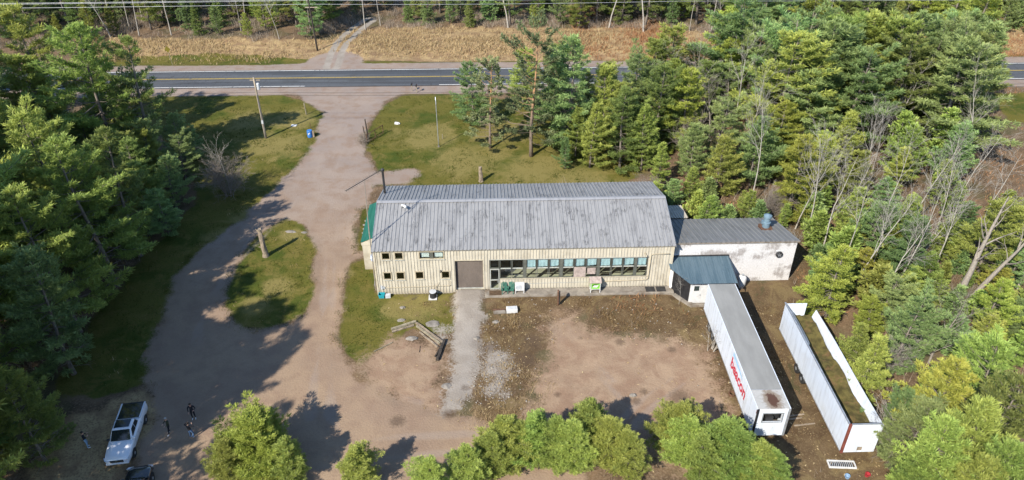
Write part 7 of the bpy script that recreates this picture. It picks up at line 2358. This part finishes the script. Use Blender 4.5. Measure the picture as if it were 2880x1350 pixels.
blade_field("weeds", X, Y, 0.12 + 0.35 * vnoise(X, Y, 1.8, 29) ** 2, 8, M['blade_weed'], "dead brown weeds in the yard", 0.9, 0.035, 0.25, 8)
X, Y = scatter(20000, -62, -20, 36, 110, lambda x, y: np.clip(vnoise(x, y, 3, 12) * 2 - 1.0, 0, 1) * (sample(m_gravel, x, y) < 0.3) * np.clip(sample(m_dry, x, y) + 0.15, 0, 1), 9)
blade_field("dry_tufts", X, Y, np.full(len(X), 0.25), 4, M['blade_dry'], "yellowed grass tufts along the left side", 0.8, 0.06, 0.2, 10)
X, Y = scatter(70000, -110, 115, 36, 175, lambda x, y: np.clip(vnoise(x, y, 5, 14) * 1.8 - 0.55, 0, 1) * (sample(np.maximum.reduce([m_gravel, m_grass, m_pink, m_grey, m_dry * 0.9]), x, y) < 0.3)
               * (sample(hard, x, y) < 0.3) * np.where(sample(m_brown, x, y) > 0.4, np.where(x > 24, 0.45, 0.12), 0.65), 11)
keep = ~(((X > 18.0) & (X < 29.0) & (Y > 38) & (Y < 58.5)))
X, Y = X[keep], Y[keep]
blade_field("undergrowth", X, Y, 0.4 + 1.1 * vnoise(X, Y, 4, 39) ** 1.5, 6, M['twigs'], "bare brown brush under the trees", 0.55, 0.022, 0.35, 12)
X, Y = scatter(40000, 10, 115, 58, 120, lambda x, y: np.clip(vnoise(x, y, 6, 44) * 2 - 0.75, 0, 1) * (sample(np.maximum.reduce([m_gravel, m_grass]), x, y) < 0.3) * (sample(hard, x, y) < 0.3) * 0.6, 13)
blade_field("bracken_patch", X, Y, np.full(len(X), 0.4), 4, M['blade_rust'], "rusty dead bracken among the right-hand pines", 0.8, 0.07, 0.3, 14)
X, Y = scatter(60000, -120, 125, 134, 156, lambda x, y: np.clip(vnoise(x, y, 4, 61) * 2.0 - 0.7, 0, 1) * (sample(np.maximum.reduce([m_gravel, m_grey]), x, y) < 0.3) * (sample(m_dry, x, y) < 0.75) * 0.5, 17)
blade_field("brush", X, Y, 0.7 + 1.6 * vnoise(X, Y, 3, 62) ** 1.5, 6, M['twigs'], "pale leafless brush along the far forest edge", 0.55, 0.022, 0.4, 18, 0.65)
X, Y = scatter(14000, -8, 8, 40, 60, lambda x, y: np.maximum.reduce([np.exp(-(((x - c.x) / rx) ** 2 + ((y - c.y) / ry) ** 2)) * np.clip(vnoise(x, y, 0.8, 83) * 2.2 - 0.6, 0, 1) for c, rx, ry in
              ((GS(1255, 1020), 2.2, 1.6), (GS(1290, 940), 1.6, 1.5), (GS(1330, 985), 1.5, 1.3), (GS(1290, 810), 1.3, 1.0), (GS(1240, 1050), 1.8, 1.0))]) * 0.7, 19)
blade_field("ochre_grass", X, Y, 0.15 + 0.25 * vnoise(X, Y, 1.0, 84), 8, M['blade_dry'], "ochre dead grass clumps between ramp and dirt yard", 0.9, 0.035, 0.22, 20)
edge_d = np.minimum(np.abs(d_drive), np.abs(d_isl))
X, Y = scatter(60000, -45, 0, 36, 112, lambda x, y: np.exp(-sample(edge_d, x, y) / 0.45) * (sample(m_grass, x, y) > 0.3) * (sample(m_gravel, x, y) < 0.75) * np.clip(vnoise(x, y, 1.4, 91) * 2.4 - 0.7, 0, 1), 21)
blade_field("verge_grass", X, Y, 0.1 + 0.28 * vnoise(X, Y, 1.0, 92), 6, M['blade_green'], "ragged longer grass along the edge of the drive", 0.7, 0.03, 0.16, 22, 0.6)
X, Y = scatter(30000, -45, 0, 36, 112, lambda x, y: np.exp(-sample(edge_d, x, y) / 0.6) * (sample(m_gravel, x, y) < 0.9) * np.clip(vnoise(x, y, 2.0, 94) * 2.4 - 1.1, 0, 1), 23)
blade_field("dry_verge", X, Y, 0.08 + 0.22 * vnoise(X, Y, 1.0, 95), 6, M['blade_weed'], "dead straw along the edge of the drive", 0.9, 0.03, 0.2, 24, 0.7)
# rubble chips
r = np.random.default_rng(77)
X, Y = scatter(9000, -6, 20, 40, 62, lambda x, y: np.clip(sample(m_rub, x, y) * 0.8 + sample(m_brown, x, y) * 0.05, 0, 1) * (sample(hard, x, y) < 0.5), 15)
vv, ff = [], []
oct_f = [(0, 2, 4), (2, 1, 4), (1, 3, 4), (3, 0, 4), (2, 0, 5), (1, 2, 5), (3, 1, 5), (0, 3, 5)]
for x, y in zip(X, Y):
    s = r.uniform(0.03, 0.13) * (1.6 if r.random() < 0.06 else 1)
    z = ground_z(x, y)
    a = r.uniform(0, 3)
    ca, sa = math.cos(a), math.sin(a)
    pts = [(s, 0, 0), (-s, 0, 0), (0, s * .7, 0), (0, -s * .7, 0), (0, 0, s * .6), (0, 0, -s * .4)]
    b0 = len(vv)
    for p in pts:
        j = r.uniform(0.7, 1.3)
        vv.append((x + (p[0] * ca - p[1] * sa) * j, y + (p[0] * sa + p[1] * ca) * j, z + 0.01 + p[2] * j))
    ff += [(a_ + b0, b_ + b0, c_ + b0) for a_, b_, c_ in oct_f]
if vv: tag(link_mesh("rubble", fast_mesh("rubble", vv, ff, M['rubble'])), "grey broken rubble beside the ramp", None, None, 'stuff')
# wood chips and leaves strewn over the yard
X, Y = scatter(5000, -14, 32, 38, 62, lambda x, y: np.clip(sample(m_brown, x, y) * 0.5 + sample(m_pink, x, y) * 0.10 + 0.015, 0, 1) * (sample(hard, x, y) < 0.9), 16)
m = len(X)
a = r.uniform(0, 2 * np.pi, m); l_ = r.uniform(0.04, 0.16, m); w_ = l_ * r.uniform(0.15, 0.5, m)
Zg = sample(GZ, X, Y) + 0.03
V = np.stack([np.stack([X + np.cos(a) * l_, Y + np.sin(a) * l_, Zg], 1), np.stack([X - np.sin(a) * w_, Y + np.cos(a) * w_, Zg + 0.02], 1),
              np.stack([X - np.cos(a) * l_, Y - np.sin(a) * l_, Zg], 1), np.stack([X + np.sin(a) * w_, Y - np.cos(a) * w_, Zg + 0.01], 1)], 1).reshape(-1, 3)
q_ = np.arange(m) * 4
F = np.concatenate([np.stack([q_, q_ + 1, q_ + 2], 1), np.stack([q_, q_ + 2, q_ + 3], 1)])
tag(link_mesh("litter", fast_mesh("litter", V, F, M['blade_dry'], np.repeat(r.uniform(0.2, 1, m), 4))), "pale chips and leaves strewn over the yard", None, None, 'stuff')
